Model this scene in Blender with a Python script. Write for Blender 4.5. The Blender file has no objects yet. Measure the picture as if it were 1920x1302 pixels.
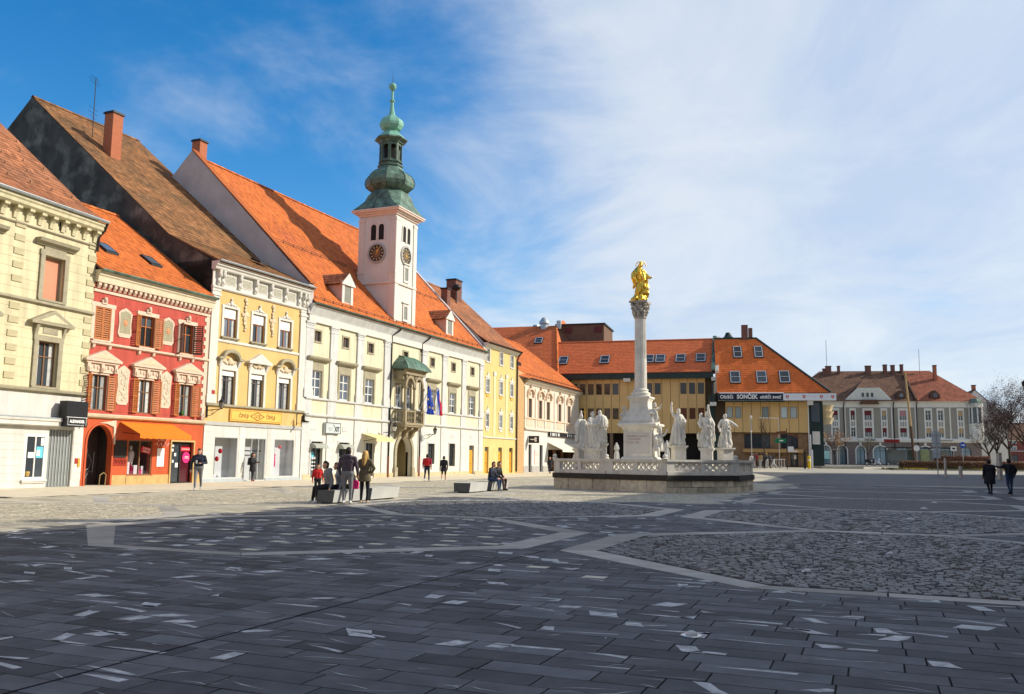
import bpy, bmesh, math, random
from mathutils import Vector, Matrix, noise as mnoise
random.seed(11)
rnd = random.random
U = random.uniform
pi = math.pi
rad = math.radians
SC = bpy.context.scene
COL = SC.collection
# ------------------------------------------------------------------ camera
cd = bpy.data.cameras.new('camera')
cam = bpy.data.objects.new('camera', cd)
COL.objects.link(cam)
SC.camera = cam
cd.sensor_width = 36.0
cd.lens = 1650 / 1920 * 36
cd.clip_end = 6000
cam.matrix_world = (Matrix.Translation((0, 0, 1.5)) @ Matrix.Rotation(pi / 2 + math.atan(210 / 1650), 4, 'X')
                    @ Matrix.Rotation(rad(0.65), 4, 'Z'))
# ------------------------------------------------------------------ sky, sun, exposure
SUN_EL, SUN_AZ = 30.0, 82.0          # azimuth clockwise from +Y
W = bpy.data.worlds.new('World')
SC.world = W
W.use_nodes = True
def build_world():
    nt = W.node_tree
    N, L = nt.nodes, nt.links
    N.clear()
    out = N.new('ShaderNodeOutputWorld')
    bg = N.new('ShaderNodeBackground')
    bg.inputs['Strength'].default_value = 0.112
    L.new(bg.outputs[0], out.inputs[0])
    sky = N.new('ShaderNodeTexSky')
    sky.sky_type = 'NISHITA'
    sky.sun_disc = False
    sky.sun_elevation = rad(SUN_EL)
    sky.sun_rotation = rad(SUN_AZ)
    sky.altitude = 300
    sky.air_density = 1.0
    sky.dust_density = 0.25
    sky.ozone_density = 2.2
    hsv = N.new('ShaderNodeHueSaturation')
    hsv.inputs['Saturation'].default_value = 1.42
    hsv.inputs['Value'].default_value = 1.30
    L.new(sky.outputs[0], hsv.inputs['Color'])
    tc = N.new('ShaderNodeTexCoord')
    sep = N.new('ShaderNodeSeparateXYZ')
    L.new(tc.outputs['Generated'], sep.inputs[0])
    def math_(op, a, b=None, c=None, clamp=False):
        m = N.new('ShaderNodeMath'); m.operation = op; m.use_clamp = clamp
        for i, v in enumerate((a, b, c)):
            if v is None: continue
            if isinstance(v, (int, float)): m.inputs[i].default_value = v
            else: L.new(v, m.inputs[i])
        return m.outputs[0]
    X, Y, Z = sep.outputs
    zz = math_('ADD', math_('MAXIMUM', Z, 0.0), 0.16)
    cx, cy = math_('DIVIDE', X, zz), math_('DIVIDE', Y, zz)
    cmb = N.new('ShaderNodeCombineXYZ'); L.new(cx, cmb.inputs[0]); L.new(cy, cmb.inputs[1])
    def noise(scale, detail, rough, dist, off, stretch=(1, 1, 1)):
        mp = N.new('ShaderNodeMapping'); mp.inputs['Location'].default_value = off; mp.inputs['Scale'].default_value = stretch
        mp.inputs['Rotation'].default_value = (0, 0, rad(25))
        L.new(cmb.outputs[0], mp.inputs[0])
        n = N.new('ShaderNodeTexNoise'); n.inputs['Scale'].default_value = scale; n.inputs['Detail'].default_value = detail
        n.inputs['Roughness'].default_value = rough; n.inputs['Distortion'].default_value = dist
        L.new(mp.outputs[0], n.inputs['Vector'])
        return n.outputs['Fac']
    big = noise(0.55, 8, 0.55, 0.35, (3.1, 7.7, 0.4))
    wisp = noise(1.7, 9, 0.60, 0.45, (1.3, 2.2, 5.4), (1.0, 0.8, 1))
    # the cloud field thickens towards the right (+X) side of the sky
    low = math_('MULTIPLY', math_('SUBTRACT', 1.0, math_('MULTIPLY', Z, 5.0), None, True), 0.30)      # haze and cloud pile up at the horizon
    sm = N.new('ShaderNodeMapRange'); sm.interpolation_type = 'SMOOTHSTEP'
    for i_, v_ in enumerate((-0.16, 0.22, 0.0, 0.31)): sm.inputs[i_ + 1].default_value = v_
    L.new(X, sm.inputs[0])
    side = math_('ADD', sm.outputs[0], low)
    f = math_('ADD', math_('ADD', math_('MULTIPLY', big, 0.75), math_('MULTIPLY', wisp, 0.50)), side)
    mr = N.new('ShaderNodeMapRange'); mr.interpolation_type = 'SMOOTHSTEP'
    mr.inputs['From Min'].default_value = 0.57; mr.inputs['From Max'].default_value = 0.90
    mr.inputs['To Min'].default_value = 0.0; mr.inputs['To Max'].default_value = 0.88
    L.new(f, mr.inputs['Value'])
    ramp = N.new('ShaderNodeValToRGB')
    e = ramp.color_ramp.elements
    e[0].position = 0.36; e[0].color = (4.4, 5.15, 6.3, 1)
    e[1].position = 0.64; e[1].color = (5.9, 6.25, 6.7, 1)
    L.new(wisp, ramp.inputs[0])
    mix = N.new('ShaderNodeMix'); mix.data_type = 'RGBA'
    L.new(mr.outputs[0], mix.inputs['Factor'])
    L.new(hsv.outputs[0], mix.inputs[6]); L.new(ramp.outputs[0], mix.inputs[7])
    L.new(mix.outputs[2], bg.inputs['Color'])
build_world()
sd = bpy.data.lights.new('sun', 'SUN')
sd.energy = 4.4
sd.angle = rad(0.55)
sd.color = (1.0, 0.93, 0.80)
sun = bpy.data.objects.new('sun', sd)
COL.objects.link(sun)
S3 = Vector((math.sin(rad(SUN_AZ)) * math.cos(rad(SUN_EL)), math.cos(rad(SUN_AZ)) * math.cos(rad(SUN_EL)), math.sin(rad(SUN_EL))))
sun.rotation_euler = S3.to_track_quat('Z', 'Y').to_euler()
sun.location = S3 * 150
SC.view_settings.view_transform = 'Standard'
SC.view_settings.look = 'None'
SC.view_settings.exposure = 0.30
SC.view_settings.gamma = 1.0
SC.view_settings.use_curve_mapping = False
SC.cycles.use_denoising = True
SC.cycles.max_bounces = 6
SC.cycles.diffuse_bounces = 3
SC.cycles.glossy_bounces = 3
SC.cycles.transparent_max_bounces = 8
SC.cycles.caustics_reflective = False
SC.cycles.caustics_refractive = False

# ------------------------------------------------------------------ materials
MATS = {}
def M(name, col, rough=0.85, var=0.12, scale=2.5, bump=0.0, bscale=30.0, metal=0.0, spec=0.3, attr=0.0, streak=0.0,
      emis=0.0, alt=None, altf=(0.55, 0.75), altscale=1.2, orand=0.0, trans=0.0, world=False):
    if name in MATS: return MATS[name]
    m = bpy.data.materials.new(name); m.use_nodes = True
    nt = m.node_tree; N, L = nt.nodes, nt.links
    b = N['Principled BSDF']
    b.inputs['Roughness'].default_value = rough; b.inputs['Metallic'].default_value = metal
    b.inputs['Specular IOR Level'].default_value = spec
    tc = N.new('ShaderNodeTexCoord')
    if world: geo = N.new('ShaderNodeNewGeometry')
    def noise(s, d=5, vec=None, r=0.6):
        n = N.new('ShaderNodeTexNoise'); n.inputs['Scale'].default_value = s; n.inputs['Detail'].default_value = d
        n.inputs['Roughness'].default_value = r
        L.new(vec or (geo.outputs['Position'] if world else tc.outputs['Object']), n.inputs['Vector']); return n.outputs['Fac']
    def mr(fac, a, b2, c, d):
        r = N.new('ShaderNodeMapRange'); L.new(fac, r.inputs[0])
        for i, v in enumerate((a, b2, c, d)): r.inputs[i + 1].default_value = v
        return r.outputs[0]
    def mixc(fac, A, B, mode='MIX'):
        x = N.new('ShaderNodeMix'); x.data_type = 'RGBA'; x.blend_type = mode
        for sock, v in ((x.inputs['Factor'], fac), (x.inputs[6], A), (x.inputs[7], B)):
            if isinstance(v, (int, float)): sock.default_value = v
            elif isinstance(v, (tuple, list)): sock.default_value = (*v[:3], 1)
            else: L.new(v, sock)
        return x.outputs[2]
    c = col
    if alt is not None:
        c = mixc(mr(noise(altscale, 7), altf[0], altf[1], 0, 1), col, alt)
    val = None
    def mul(v):
        nonlocal val
        if val is None: val = v; return
        k = N.new('ShaderNodeMath'); k.operation = 'MULTIPLY'; L.new(val, k.inputs[0]); L.new(v, k.inputs[1]); val = k.outputs[0]
    if var: mul(mr(noise(scale, 8), 0.3, 0.7, 1 - var, 1 + var))
    if streak:
        mp = N.new('ShaderNodeMapping'); mp.inputs['Scale'].default_value = (1.6, 1.6, 0.16)
        L.new(tc.outputs['Object'], mp.inputs[0])
        mul(mr(noise(1.5, 6, mp.outputs[0]), 0.38, 0.68, 1.0, 1 - streak))
    if attr:
        a = N.new('ShaderNodeAttribute'); a.attribute_name = 'rnd'
        mul(mr(a.outputs['Fac'], 0, 1, 1 - attr, 1 + attr))
    if orand:
        oi = N.new('ShaderNodeObjectInfo')
        mul(mr(oi.outputs['Random'], 0, 1, 1 - orand, 1 + orand))
    if val is not None:
        g = N.new('ShaderNodeCombineColor')
        for i in range(3): L.new(val, g.inputs[i])
        c = mixc(1.0, c, g.outputs[0], 'MULTIPLY')
    if isinstance(c, (tuple, list)): b.inputs['Base Color'].default_value = (*c[:3], 1)
    else: L.new(c, b.inputs['Base Color'])
    if bump:
        bp = N.new('ShaderNodeBump'); bp.inputs['Strength'].default_value = bump; bp.inputs['Distance'].default_value = 0.02
        L.new(noise(bscale, 4), bp.inputs['Height']); L.new(bp.outputs[0], b.inputs['Normal'])
    if emis:
        b.inputs['Emission Color'].default_value = (*col, 1); b.inputs['Emission Strength'].default_value = emis
    if trans: b.inputs['Transmission Weight'].default_value = trans
    MATS[name] = m
    return m
def glass(name, tint=(0.05, 0.06, 0.07), clear=0.0):
    """window glass: dark room behind plus mirror-like sky reflection; clear>0 lets the shop inside show."""
    if name in MATS: return MATS[name]
    m = bpy.data.materials.new(name); m.use_nodes = True
    nt = m.node_tree; N, L = nt.nodes, nt.links
    if not clear:
        b = N['Principled BSDF']; b.inputs['Roughness'].default_value = 0.04; b.inputs['Specular IOR Level'].default_value = 0.5
        oi = N.new('ShaderNodeObjectInfo'); r = N.new('ShaderNodeValToRGB')
        r.color_ramp.elements[0].color = (*[t * 0.35 for t in tint], 1); r.color_ramp.elements[1].color = (*[min(1, t * 1.7) for t in tint], 1)
        L.new(oi.outputs['Random'], r.inputs[0]); L.new(r.outputs[0], b.inputs['Base Color'])
        tc = N.new('ShaderNodeTexCoord'); n = N.new('ShaderNodeTexNoise'); n.inputs['Scale'].default_value = 1.3
        L.new(tc.outputs['Object'], n.inputs['Vector']); bp = N.new('ShaderNodeBump'); bp.inputs['Strength'].default_value = 0.08
        bp.inputs['Distance'].default_value = 0.05; L.new(n.outputs['Fac'], bp.inputs['Height']); L.new(bp.outputs[0], b.inputs['Normal'])
    else:
        out = N['Material Output']; N.remove(N['Principled BSDF'])
        t = N.new('ShaderNodeBsdfTransparent'); t.inputs[0].default_value = (clear, clear, clear * 1.02, 1)
        g = N.new('ShaderNodeBsdfGlossy'); g.inputs['Roughness'].default_value = 0.02
        lw = N.new('ShaderNodeLayerWeight'); lw.inputs[0].default_value = 0.5; pw = N.new('ShaderNodeMath'); pw.operation = 'POWER'; pw.inputs[1].default_value = 4.0; L.new(lw.outputs['Facing'], pw.inputs[0])
        fr = N.new('ShaderNodeMath'); fr.operation = 'MULTIPLY_ADD'; fr.inputs[1].default_value = 0.6; fr.inputs[2].default_value = 0.06; L.new(pw.outputs[0], fr.inputs[0])
        mx = N.new('ShaderNodeMixShader'); L.new(fr.outputs[0], mx.inputs[0]); L.new(t.outputs[0], mx.inputs[1]); L.new(g.outputs[0], mx.inputs[2])
        L.new(mx.outputs[0], out.inputs[0])
    MATS[name] = m
    return m

# ------------------------------------------------------------------ mesh helpers
class MB:
    def __init__(s): s.v = []; s.f = []; s.mi = []; s.m = 0; s.r = []; s.rv = 0.5
    def poly(s, pts, m=None):
        i = len(s.v); s.v += [tuple(p) for p in pts]; s.f.append(tuple(range(i, i + len(pts)))); s.mi.append(s.m if m is None else m); s.r.append(s.rv)
        return s
    def hexa(s, p, skip=()):
        for k, q in enumerate(((0, 3, 2, 1), (4, 5, 6, 7), (0, 1, 5, 4), (1, 2, 6, 5), (2, 3, 7, 6), (3, 0, 4, 7))):
            if k not in skip: s.poly([p[i] for i in q])
        return s
    def box(s, x0, x1, y0, y1, z0, z1, skip=()):
        return s.hexa([(x0, y0, z0), (x1, y0, z0), (x1, y1, z0), (x0, y1, z0), (x0, y0, z1), (x1, y0, z1), (x1, y1, z1), (x0, y1, z1)], skip)
    def prism(s, poly, a0, a1, ax='y'):
        """polygon in (x,z) extruded along y, or in (y,z) along x, or in (x,y) along z"""
        P = {'y': lambda p, a: (p[0], a, p[1]), 'x': lambda p, a: (a, p[0], p[1]), 'z': lambda p, a: (p[0], p[1], a)}[ax]
        n = len(poly)
        s.poly([P(p, a0) for p in poly]); s.poly([P(p, a1) for p in reversed(poly)])
        for i in range(n):
            j = (i + 1) % n
            s.poly([P(poly[j], a0), P(poly[i], a0), P(poly[i], a1), P(poly[j], a1)])
        return s
    def lathe(s, prof, cx=0, cy=0, n=16, a0=0, sx=1, sy=1, mod=None):
        R = []
        for r, z in prof:
            row = []
            for k in range(n):
                a = a0 + 2 * pi * k / n; rr = r * (mod(a, z) if mod else 1)
                row.append((cx + rr * sx * math.cos(a), cy + rr * sy * math.sin(a), z))
            R.append(row)
        for i in range(len(R) - 1):
            for k in range(n):
                l = (k + 1) % n
                s.poly([R[i][k], R[i][l], R[i + 1][l], R[i + 1][k]])
        s.poly(list(reversed(R[0]))); s.poly(R[-1])
        return s
    def tube(s, pts, r, n=6):
        pts = [Vector(p) for p in pts]; rs = r if isinstance(r, (list, tuple)) else [r] * len(pts)
        rings = []
        up = Vector((0.13, 0.21, 0.97))
        for i, p in enumerate(pts):
            d = (pts[min(i + 1, len(pts) - 1)] - pts[max(i - 1, 0)])
            if d.length < 1e-6: d = Vector((0, 0, 1))
            d.normalize()
            a = d.cross(up)
            if a.length < 0.05: a = d.cross(Vector((1, 0, 0)))
            a.normalize(); b = d.cross(a)
            rings.append([p + (a * math.cos(2 * pi * k / n) + b * math.sin(2 * pi * k / n)) * rs[i] for k in range(n)])
        for i in range(len(rings) - 1):
            for k in range(n):
                l = (k + 1) % n
                s.poly([rings[i][k], rings[i][l], rings[i + 1][l], rings[i + 1][k]])
        s.poly(list(reversed(rings[0]))); s.poly(rings[-1])
        return s
    def ball(s, c, rx, ry=None, rz=None, n=10, m=7):
        ry = ry or rx; rz = rz or rx
        prof = [(max(math.sin(pi * i / m), 0.02), -math.cos(pi * i / m)) for i in range(m + 1)]
        i0 = len(s.v); s.lathe(prof, n=n)
        for i in range(i0, len(s.v)):
            x, y, z = s.v[i]; s.v[i] = (c[0] + x * rx, c[1] + y * ry, c[2] + z * rz)
        return s
    def mesh(s, name, mats, smooth=False, rndattr=False):
        me = bpy.data.meshes.new(name); me.from_pydata(s.v, [], s.f)
        for mt in (mats if isinstance(mats, (list, tuple)) else [mats]): me.materials.append(mt)
        if any(s.mi): me.polygons.foreach_set('material_index', s.mi)
        if smooth:
            bm = bmesh.new(); bm.from_mesh(me); bmesh.ops.remove_doubles(bm, verts=bm.verts, dist=1e-5)
            bmesh.ops.recalc_face_normals(bm, faces=bm.faces); bm.to_mesh(me); bm.free()
            for p in me.polygons: p.use_smooth = True
            if smooth != 2: me.set_sharp_from_angle(angle=rad(40))
        if rndattr:
            at = me.attributes.new('rnd', 'FLOAT', 'FACE'); at.data.foreach_set('value', s.r)
        me.update()
        return me
    def build(s, name, mats, parent=None, loc=None, rz=None, smooth=False, rndattr=False, kind=None):
        return ob(name, s.mesh(name, mats, smooth, rndattr), parent, loc, rz, kind)
class MS(MB):
    """like MB, but every box becomes a piece of its own"""
    def __init__(s): s.l = []
    def box(s, *a, **k): s.l.append(a); return s
    def build(s, name, mats, parent=None, **k):
        for a in s.l:
            if a[1] - a[0] > .02: MB().box(*a).build(name, mats, parent)
def ob(name, me, parent=None, loc=None, rz=None, kind=None):
    o = bpy.data.objects.new(name, me); COL.objects.link(o)
    if parent: o.parent = parent
    if loc: o.location = loc
    if rz: o.rotation_euler = (0, 0, rz)
    if kind: o['kind'] = kind
    return o
def tag(o, label, cat, group=None):
    o['label'] = label; o['category'] = cat
    if group: o['group'] = group
    return o
def thing(name, label, cat, loc=(0, 0, 0), rz=0, group=None):
    o = bpy.data.objects.new(name, None); COL.objects.link(o); o.location = loc; o.rotation_euler = (0, 0, rz)
    o.empty_display_size = 0.3
    return tag(o, label, cat, group)
def copy_tree(o, parent=None, loc=None, rz=None, label=None):
    c = o.copy(); COL.objects.link(c); c.parent = parent
    if loc: c.location = loc
    if rz is not None: c.rotation_euler = (0, 0, rz)
    if label: c['label'] = label
    for ch in list(o.children): copy_tree(ch, c)
    return c
def S(name, mb, mat, **k): return mb.build(name, mat, kind='structure', **k)
def text_mesh(txt, size, depth=0.01, mat=None, name='lettering', parent=None, loc=(0, 0, 0), align='CENTER', sx=1.0, bold=0.0, face='-y', shear=0.0):
    """flat lettering standing upright in the local x-z plane, facing -y"""
    cu = bpy.data.curves.new(name, 'FONT'); cu.body = txt; cu.size = size; cu.extrude = depth / 2; cu.align_x = align; cu.offset = bold; cu.shear = shear
    cu.resolution_u = 2
    t = bpy.data.objects.new(name, cu); COL.objects.link(t)
    bpy.context.view_layer.update()
    me = bpy.data.meshes.new_from_object(t.evaluated_get(bpy.context.evaluated_depsgraph_get()))
    bpy.data.objects.remove(t); bpy.data.curves.remove(cu)
    me.transform(Matrix.Diagonal((sx, 1, 1, 1))); me.transform(Matrix.Rotation(pi / 2, 4, 'X'))
    me.materials.clear(); me.materials.append(mat); me.name = name
    return ob(name, me, parent, loc)
def worn_marks(par, x0, x1, z, h, y, mat, n, name='worn_lettering', gaps=(), seed=1):
    """lettering too small or worn to read: a row of letter-sized strokes"""
    r_ = random.Random(seed); q = MB(); w = (x1 - x0) / n
    for k in range(n):
        if k in gaps: continue
        x = x0 + k * w; t = min(.22 * w, .3 * h); c = r_.randint(0, 3); z1 = z + h
        q.box(x, x + t, y - .004, y + .004, z, z1)
        if c in (0, 2): q.box(x + t, x + w * .72, y - .004, y + .004, z1 - t, z1)
        if c in (1, 2): q.box(x + t, x + w * .72, y - .004, y + .004, z, z + t)
        if c == 3: q.box(x + w * .5, x + w * .5 + t, y - .004, y + .004, z, z1)
    return q.build(name, mat, par)
# plaza axes: TT runs along the old row of houses, RR across the square
TT = Vector((0.38, 0.925, 0)).normalized()
RR = Vector((0.925, -0.38, 0)).normalized()
def rt(r, t, z=0): return RR * r + TT * t + Vector((0, 0, z))
def sstep(a, b, x):
    x = min(1, max(0, (x - a) / (b - a))); return x * x * (3 - 2 * x)
def gz(x, y):
    """terrain: the square is flat, the far right end climbs gently to the main road"""
    h = min(1.15, max(0.0, 0.0185 * (y - 62))) if y < 124 else 1.15
    return h * sstep(8, 20, x) if y < 118 else h * sstep(4, 14, x)
# ------------------------------------------------------------------ ground and the paved square
m_ground = M('ground_grey', (0.46, 0.41, 0.31), 0.9, 0.15, 0.4, 0.15, 12)
m_slab = M('dark_slab', (0.106, 0.110, 0.117), 0.72, 0.25, 3.0, 0.15, 60, orand=0.40, attr=0.0, spec=0.16, world=True, alt=(0.145, 0.148, 0.153), altf=(.52, .80), altscale=.8)
m_slabj = M('dark_slab_far', (0.108, 0.111, 0.116), 0.75, 0.22, 3.0, 0.1, 40, attr=0.42, spec=0.16, world=True, alt=(0.15, 0.152, 0.156), altf=(.52, .80), altscale=.8)
m_inlay = M('pale_quartz', (0.50, 0.50, 0.49), 0.7, 0.45, 9.0, 0.1, 60, spec=0.3, world=True)
m_strip = M('light_granite', (0.385, 0.36, 0.315), 0.7, 0.20, 1.3, 0.08, 80, orand=0.22, spec=0.2, world=True)
m_cob = M('cobble_stone', (0.115, 0.110, 0.105), 0.5, 0.2, 5.0, 0.2, 50, attr=0.55, spec=0.4)
m_grout = M('grout', (0.03, 0.028, 0.026), 0.95, 0.2, 6)
m_walk = M('footway_stone', (0.62, 0.54, 0.40), 0.85, 0.14, 1.2, 0.1, 30)
def cobble_mat(name, col):
    m = M(name, col, 0.75, 0.16, 0.9, 0.0)
    nt = m.node_tree; N, L = nt.nodes, nt.links; b = N['Principled BSDF']
    tc = N.new('ShaderNodeTexCoord'); v = N.new('ShaderNodeTexVoronoi'); v.inputs['Scale'].default_value = 7.5; v.inputs['Randomness'].default_value = 0.55
    L.new(tc.outputs['Object'], v.inputs['Vector'])
    v2 = N.new('ShaderNodeTexVoronoi'); v2.feature = 'DISTANCE_TO_EDGE'; v2.inputs['Scale'].default_value = 7.5; v2.inputs['Randomness'].default_value = 0.55
    L.new(tc.outputs['Object'], v2.inputs['Vector'])
    src = b.inputs['Base Color'].links[0].from_socket
    r = N.new('ShaderNodeMapRange'); L.new(v2.outputs['Distance'], r.inputs[0]); r.inputs[2].default_value = 0.16; r.inputs[3].default_value = 0.35; r.inputs[4].default_value = 1.0
    sp = N.new('ShaderNodeSeparateColor'); L.new(v.outputs['Color'], sp.inputs[0])
    r2 = N.new('ShaderNodeMapRange'); L.new(sp.outputs[0], r2.inputs[0]); r2.inputs[3].default_value = 0.7; r2.inputs[4].default_value = 1.3
    k = N.new('ShaderNodeMath'); k.operation = 'MULTIPLY'; L.new(r.outputs[0], k.inputs[0]); L.new(r2.outputs[0], k.inputs[1])
    g = N.new('ShaderNodeCombineColor')
    for i in range(3): L.new(k.outputs[0], g.inputs[i])
    x = N.new('ShaderNodeMix'); x.data_type = 'RGBA'; x.blend_type = 'MULTIPLY'; x.inputs['Factor'].default_value = 1
    L.new(src, x.inputs[6]); L.new(g.outputs[0], x.inputs[7]); L.new(x.outputs[2], b.inputs['Base Color'])
    bp = N.new('ShaderNodeBump'); bp.inputs['Strength'].default_value = 0.5; bp.inputs['Distance'].default_value = 0.03
    L.new(r.outputs[0], bp.inputs['Height']); L.new(bp.outputs[0], b.inputs['Normal'])
    return m
m_cob_sun = cobble_mat('cobble_sun_tone', (0.55, 0.485, 0.35)); m_cob_shade = cobble_mat('cobble_shade_tone', (0.15, 0.145, 0.138))  # one cobble stone, sun and shade put into its colour: paler left, darker right
def spaced(a, b, n): return [a + (b - a) * i / n for i in range(n + 1)]
gx = [-3000, -1200, -500, -200, -100] + spaced(-60, 4, 8) + spaced(6, 24, 9) + spaced(30, 140, 6) + [250, 500, 1200, 3000]
gy = [-600, -200, -60] + spaced(-20, 56, 4) + spaced(60, 130, 14) + [150, 200, 300, 600, 1200, 3000, 5000]
mb = MB()
for i in range(len(gx) - 1):
    for j in range(len(gy) - 1):
        q = [(gx[i], gy[j]), (gx[i + 1], gy[j]), (gx[i + 1], gy[j + 1]), (gx[i], gy[j + 1])]
        mb.poly([(x, y, gz(x, y) - 0.03) for x, y in q])
ground = S('ground', mb, m_ground)
plaza = S('plaza', MB().poly([rt(-36.4, 2, -0.016), rt(26, 2, -0.016), rt(26, 64, -0.016), rt(-36.4, 64, -0.016)]), m_grout)
S('footway', MB().box(-36.4, -27.6, 22, 118, -0.012, 0.002), m_walk, parent=plaza, rz=math.atan2(RR.y, RR.x))
# octagonal fields, edged with light granite
PR, PT, R0, T0 = 10.6, 9.85, 0.08, 16.0
OUT = [(1.55, -4.93), (5.0, -1.85), (5.0, 1.85), (1.55, 4.93), (-1.55, 4.93), (-5.0, 1.85), (-5.0, -1.85), (-1.55, -4.93)]
INN = [(1.32, -4.62), (4.42, -1.62), (4.42, 1.62), (1.32, 4.62), (-1.32, 4.62), (-4.42, 1.62), (-4.42, -1.62), (-1.32, -4.62)]
def in_oct(r, t, P, grow=0.0):
    for k in range(8):
        (ax, ay), (bx, by) = P[k], P[(k + 1) % 8]
        ex, ey = bx - ax, by - ay; l = math.hypot(ex, ey)
        if ((r - ax) * ey - (t - ay) * ex) / l > grow: return False
    return True
def fields_():
    for j in range(0, 5):
        for i in (-2, -1, 0, 1):
            yield i, j, R0 + PR * i, T0 + PT * j
FIELDS = list(fields_())
ANG = math.atan2(RR.y, RR.x)          # plaza-local frame: x = RR, y = TT
stones = {}
for i, j, r0, t0 in FIELDS:
    for k in range(8):
        if k == 7 and j > 0: continue                      # the straight band is shared by two fields
        a, b = Vector(OUT[k]), Vector(OUT[(k + 1) % 8]); c, d = Vector(INN[k]), Vector(INN[(k + 1) % 8])
        if k == 3: c, d = c + Vector((0, 0.58)), d + Vector((0, 0.58)); c, d, a, b = a - Vector((0, .31)), b - Vector((0, .31)), c, d
        if k == 7: c, d, a, b = c, d, a, b
        n = max(2, round((b - a).length / 1.55))
        for s in range(n):
            key = (k, s)
            if key not in stones:
                g = 0.011 / (b - a).length
                f0, f1 = s / n + g, (s + 1) / n - g
                p = [a.lerp(b, f0), a.lerp(b, f1), c.lerp(d, f1), c.lerp(d, f0)]
                q = MB(); q.hexa([(v.x, v.y, -0.015) for v in p] + [(v.x, v.y, 0.004) for v in p], skip=(0,))
                stones[key] = q.mesh('border_stone', m_strip)
            o = ob('border_stone', stones[key], plaza, rt(r0, t0), ANG)
def clip_poly(P, c):  # point test helper on inner polygon of a field
    return in_oct(P[0] - c[0], P[1] - c[1], INN, 0.0)
NEAR = {(0, 0), (0, 1), (-1, 1), (1, 0)}
for i, j, r0, t0 in FIELDS:
    if (i, j) == (-1, 0): continue
    base = MB().poly([(x, y, 0.0015) for x, y in INN])
    base.build('cobble_bed', m_grout if (i, j) in NEAR else m_cob_sun if i < 0 else m_cob_shade, plaza, rt(r0, t0), ANG)
    if (i, j) not in NEAR: continue
    q = MB(); size = 0.125 if j == 0 else 0.15
    y = -5.6
    while y < 4.8:
        x = -4.6 + U(0, 0.1)
        while x < 4.6:
            w = size * U(0.8, 1.35); xm = x + w / 2
            ph = (xm / 1.5 + 0.5) % 1.0
            yo = y + 0.62 * (1 - (2 * ph - 1) ** 2) + U(-0.008, 0.008)
            if in_oct(xm, yo + size / 2, INN, -0.05):
                h = 0.013 + U(-0.003, 0.004); ta, tb = U(-.005, .005), U(-.005, .005); g = 0.007; e = 0.014
                sl = 0.62 / 0.75 * -(2 * ph - 1) * w * 0.9
                P0 = [(x + g, yo + g - sl / 2), (x + w - g, yo + g + sl / 2), (x + w - g, yo + size - g + sl / 2), (x + g, yo + size - g - sl / 2)]
                cx = sum(p[0] for p in P0) / 4; cy = sum(p[1] for p in P0) / 4
                P1 = [(cx + (px - cx) * 0.80 + U(-.004, .004), cy + (py - cy) * 0.80) for px, py in P0]
                q.rv = rnd()
                lo = [(px, py, 0.001) for px, py in P0]; hi = [(px, py, h + ta * sx_ + tb * sy_) for (px, py), sx_, sy_ in zip(P1, (-1, 1, 1, -1), (-1, -1, 1, 1))]
                q.hexa(lo + hi, skip=(0,))
            x += w
        y += size
    q.build('cobbles', m_cob, plaza, rt(r0, t0), ANG, rndattr=True, kind='stuff')
# dark slabs in running bond, with pale quartz patches and veins
def slab_into(q, x0, x1, y0, y1, inlay=True):
    g = 0.007 if inlay else 0.005
    a, b, c, d = x0 + g, x1 - g, y0 + g, y1 - g
    zt = U(-0.0012, 0.0012)
    q.m = 0; q.rv = rnd()
    q.hexa([(a, c, -0.016), (b, c, -0.016), (b, d, -0.016), (a, d, -0.016), (a, c, zt), (b, c, zt), (b, d, zt), (a, d, zt)], skip=(0,))
    if not inlay: return
    q.m = 1; k = rnd(); w, h = b - a, d - c; z = zt + 0.0012
    cl = lambda x, y: (min(b, max(a, x)), min(d, max(c, y)), z)
    if k < 0.20:                                            # block of quartz
        x = U(a, b - 0.12); l = U(0.10, 0.30); sk = U(-0.22, 0.22); lo, hi = c + (0 if rnd() < .6 else h * U(.1, .4)), d - (0 if rnd() < .6 else h * U(.1, .4))
        q.poly([cl(x, lo), cl(x + l * .5, lo + U(0, .02)), cl(x + l, lo), cl(x + l + sk * .6, (lo + hi) / 2), cl(x + l + sk, hi), cl(x + l * .4 + sk, hi - U(0, .03)), cl(x + sk, hi)])
    if k > 0.10 and k < 0.45:                               # tapering sliver
        x, y = U(a, a + w * .4), U(c, d); l = U(.35, .95) * w; y2 = y + U(-.16, .16); t = U(.03, .08)
        q.poly([cl(x, y), cl(x + l * .55, (y + y2) / 2 - t * .5), cl(x + l, y2 - t), cl(x + l * 1.02, y2), cl(x + l * .5, (y + y2) / 2 + t * .35)])
    if k > 0.25 and k < 0.78:                               # thin veins
        for _ in range(1 if k < 0.38 else 2):
            x, y = U(a, b), U(c, d); an = U(-.5, .5) + (pi if rnd() < .5 else 0) + (U(.6, 1.2) if rnd() < .25 else 0); l = U(.15, .6); t = U(.008, .018)
            dx, dy = math.cos(an), math.sin(an); mx, my = U(-.015, .015), U(-.015, .015)
            q.poly([cl(x, y), cl(x + dx * l / 2 + mx, y + dy * l / 2 + my), cl(x + dx * l, y + dy * l), cl(x + dx * l + t * .4, y + dy * l + t * .4), cl(x + dx * l / 2 + mx - dy * t, y + dy * l / 2 + my + dx * t)])
slabs = []
t = 3.3
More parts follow.
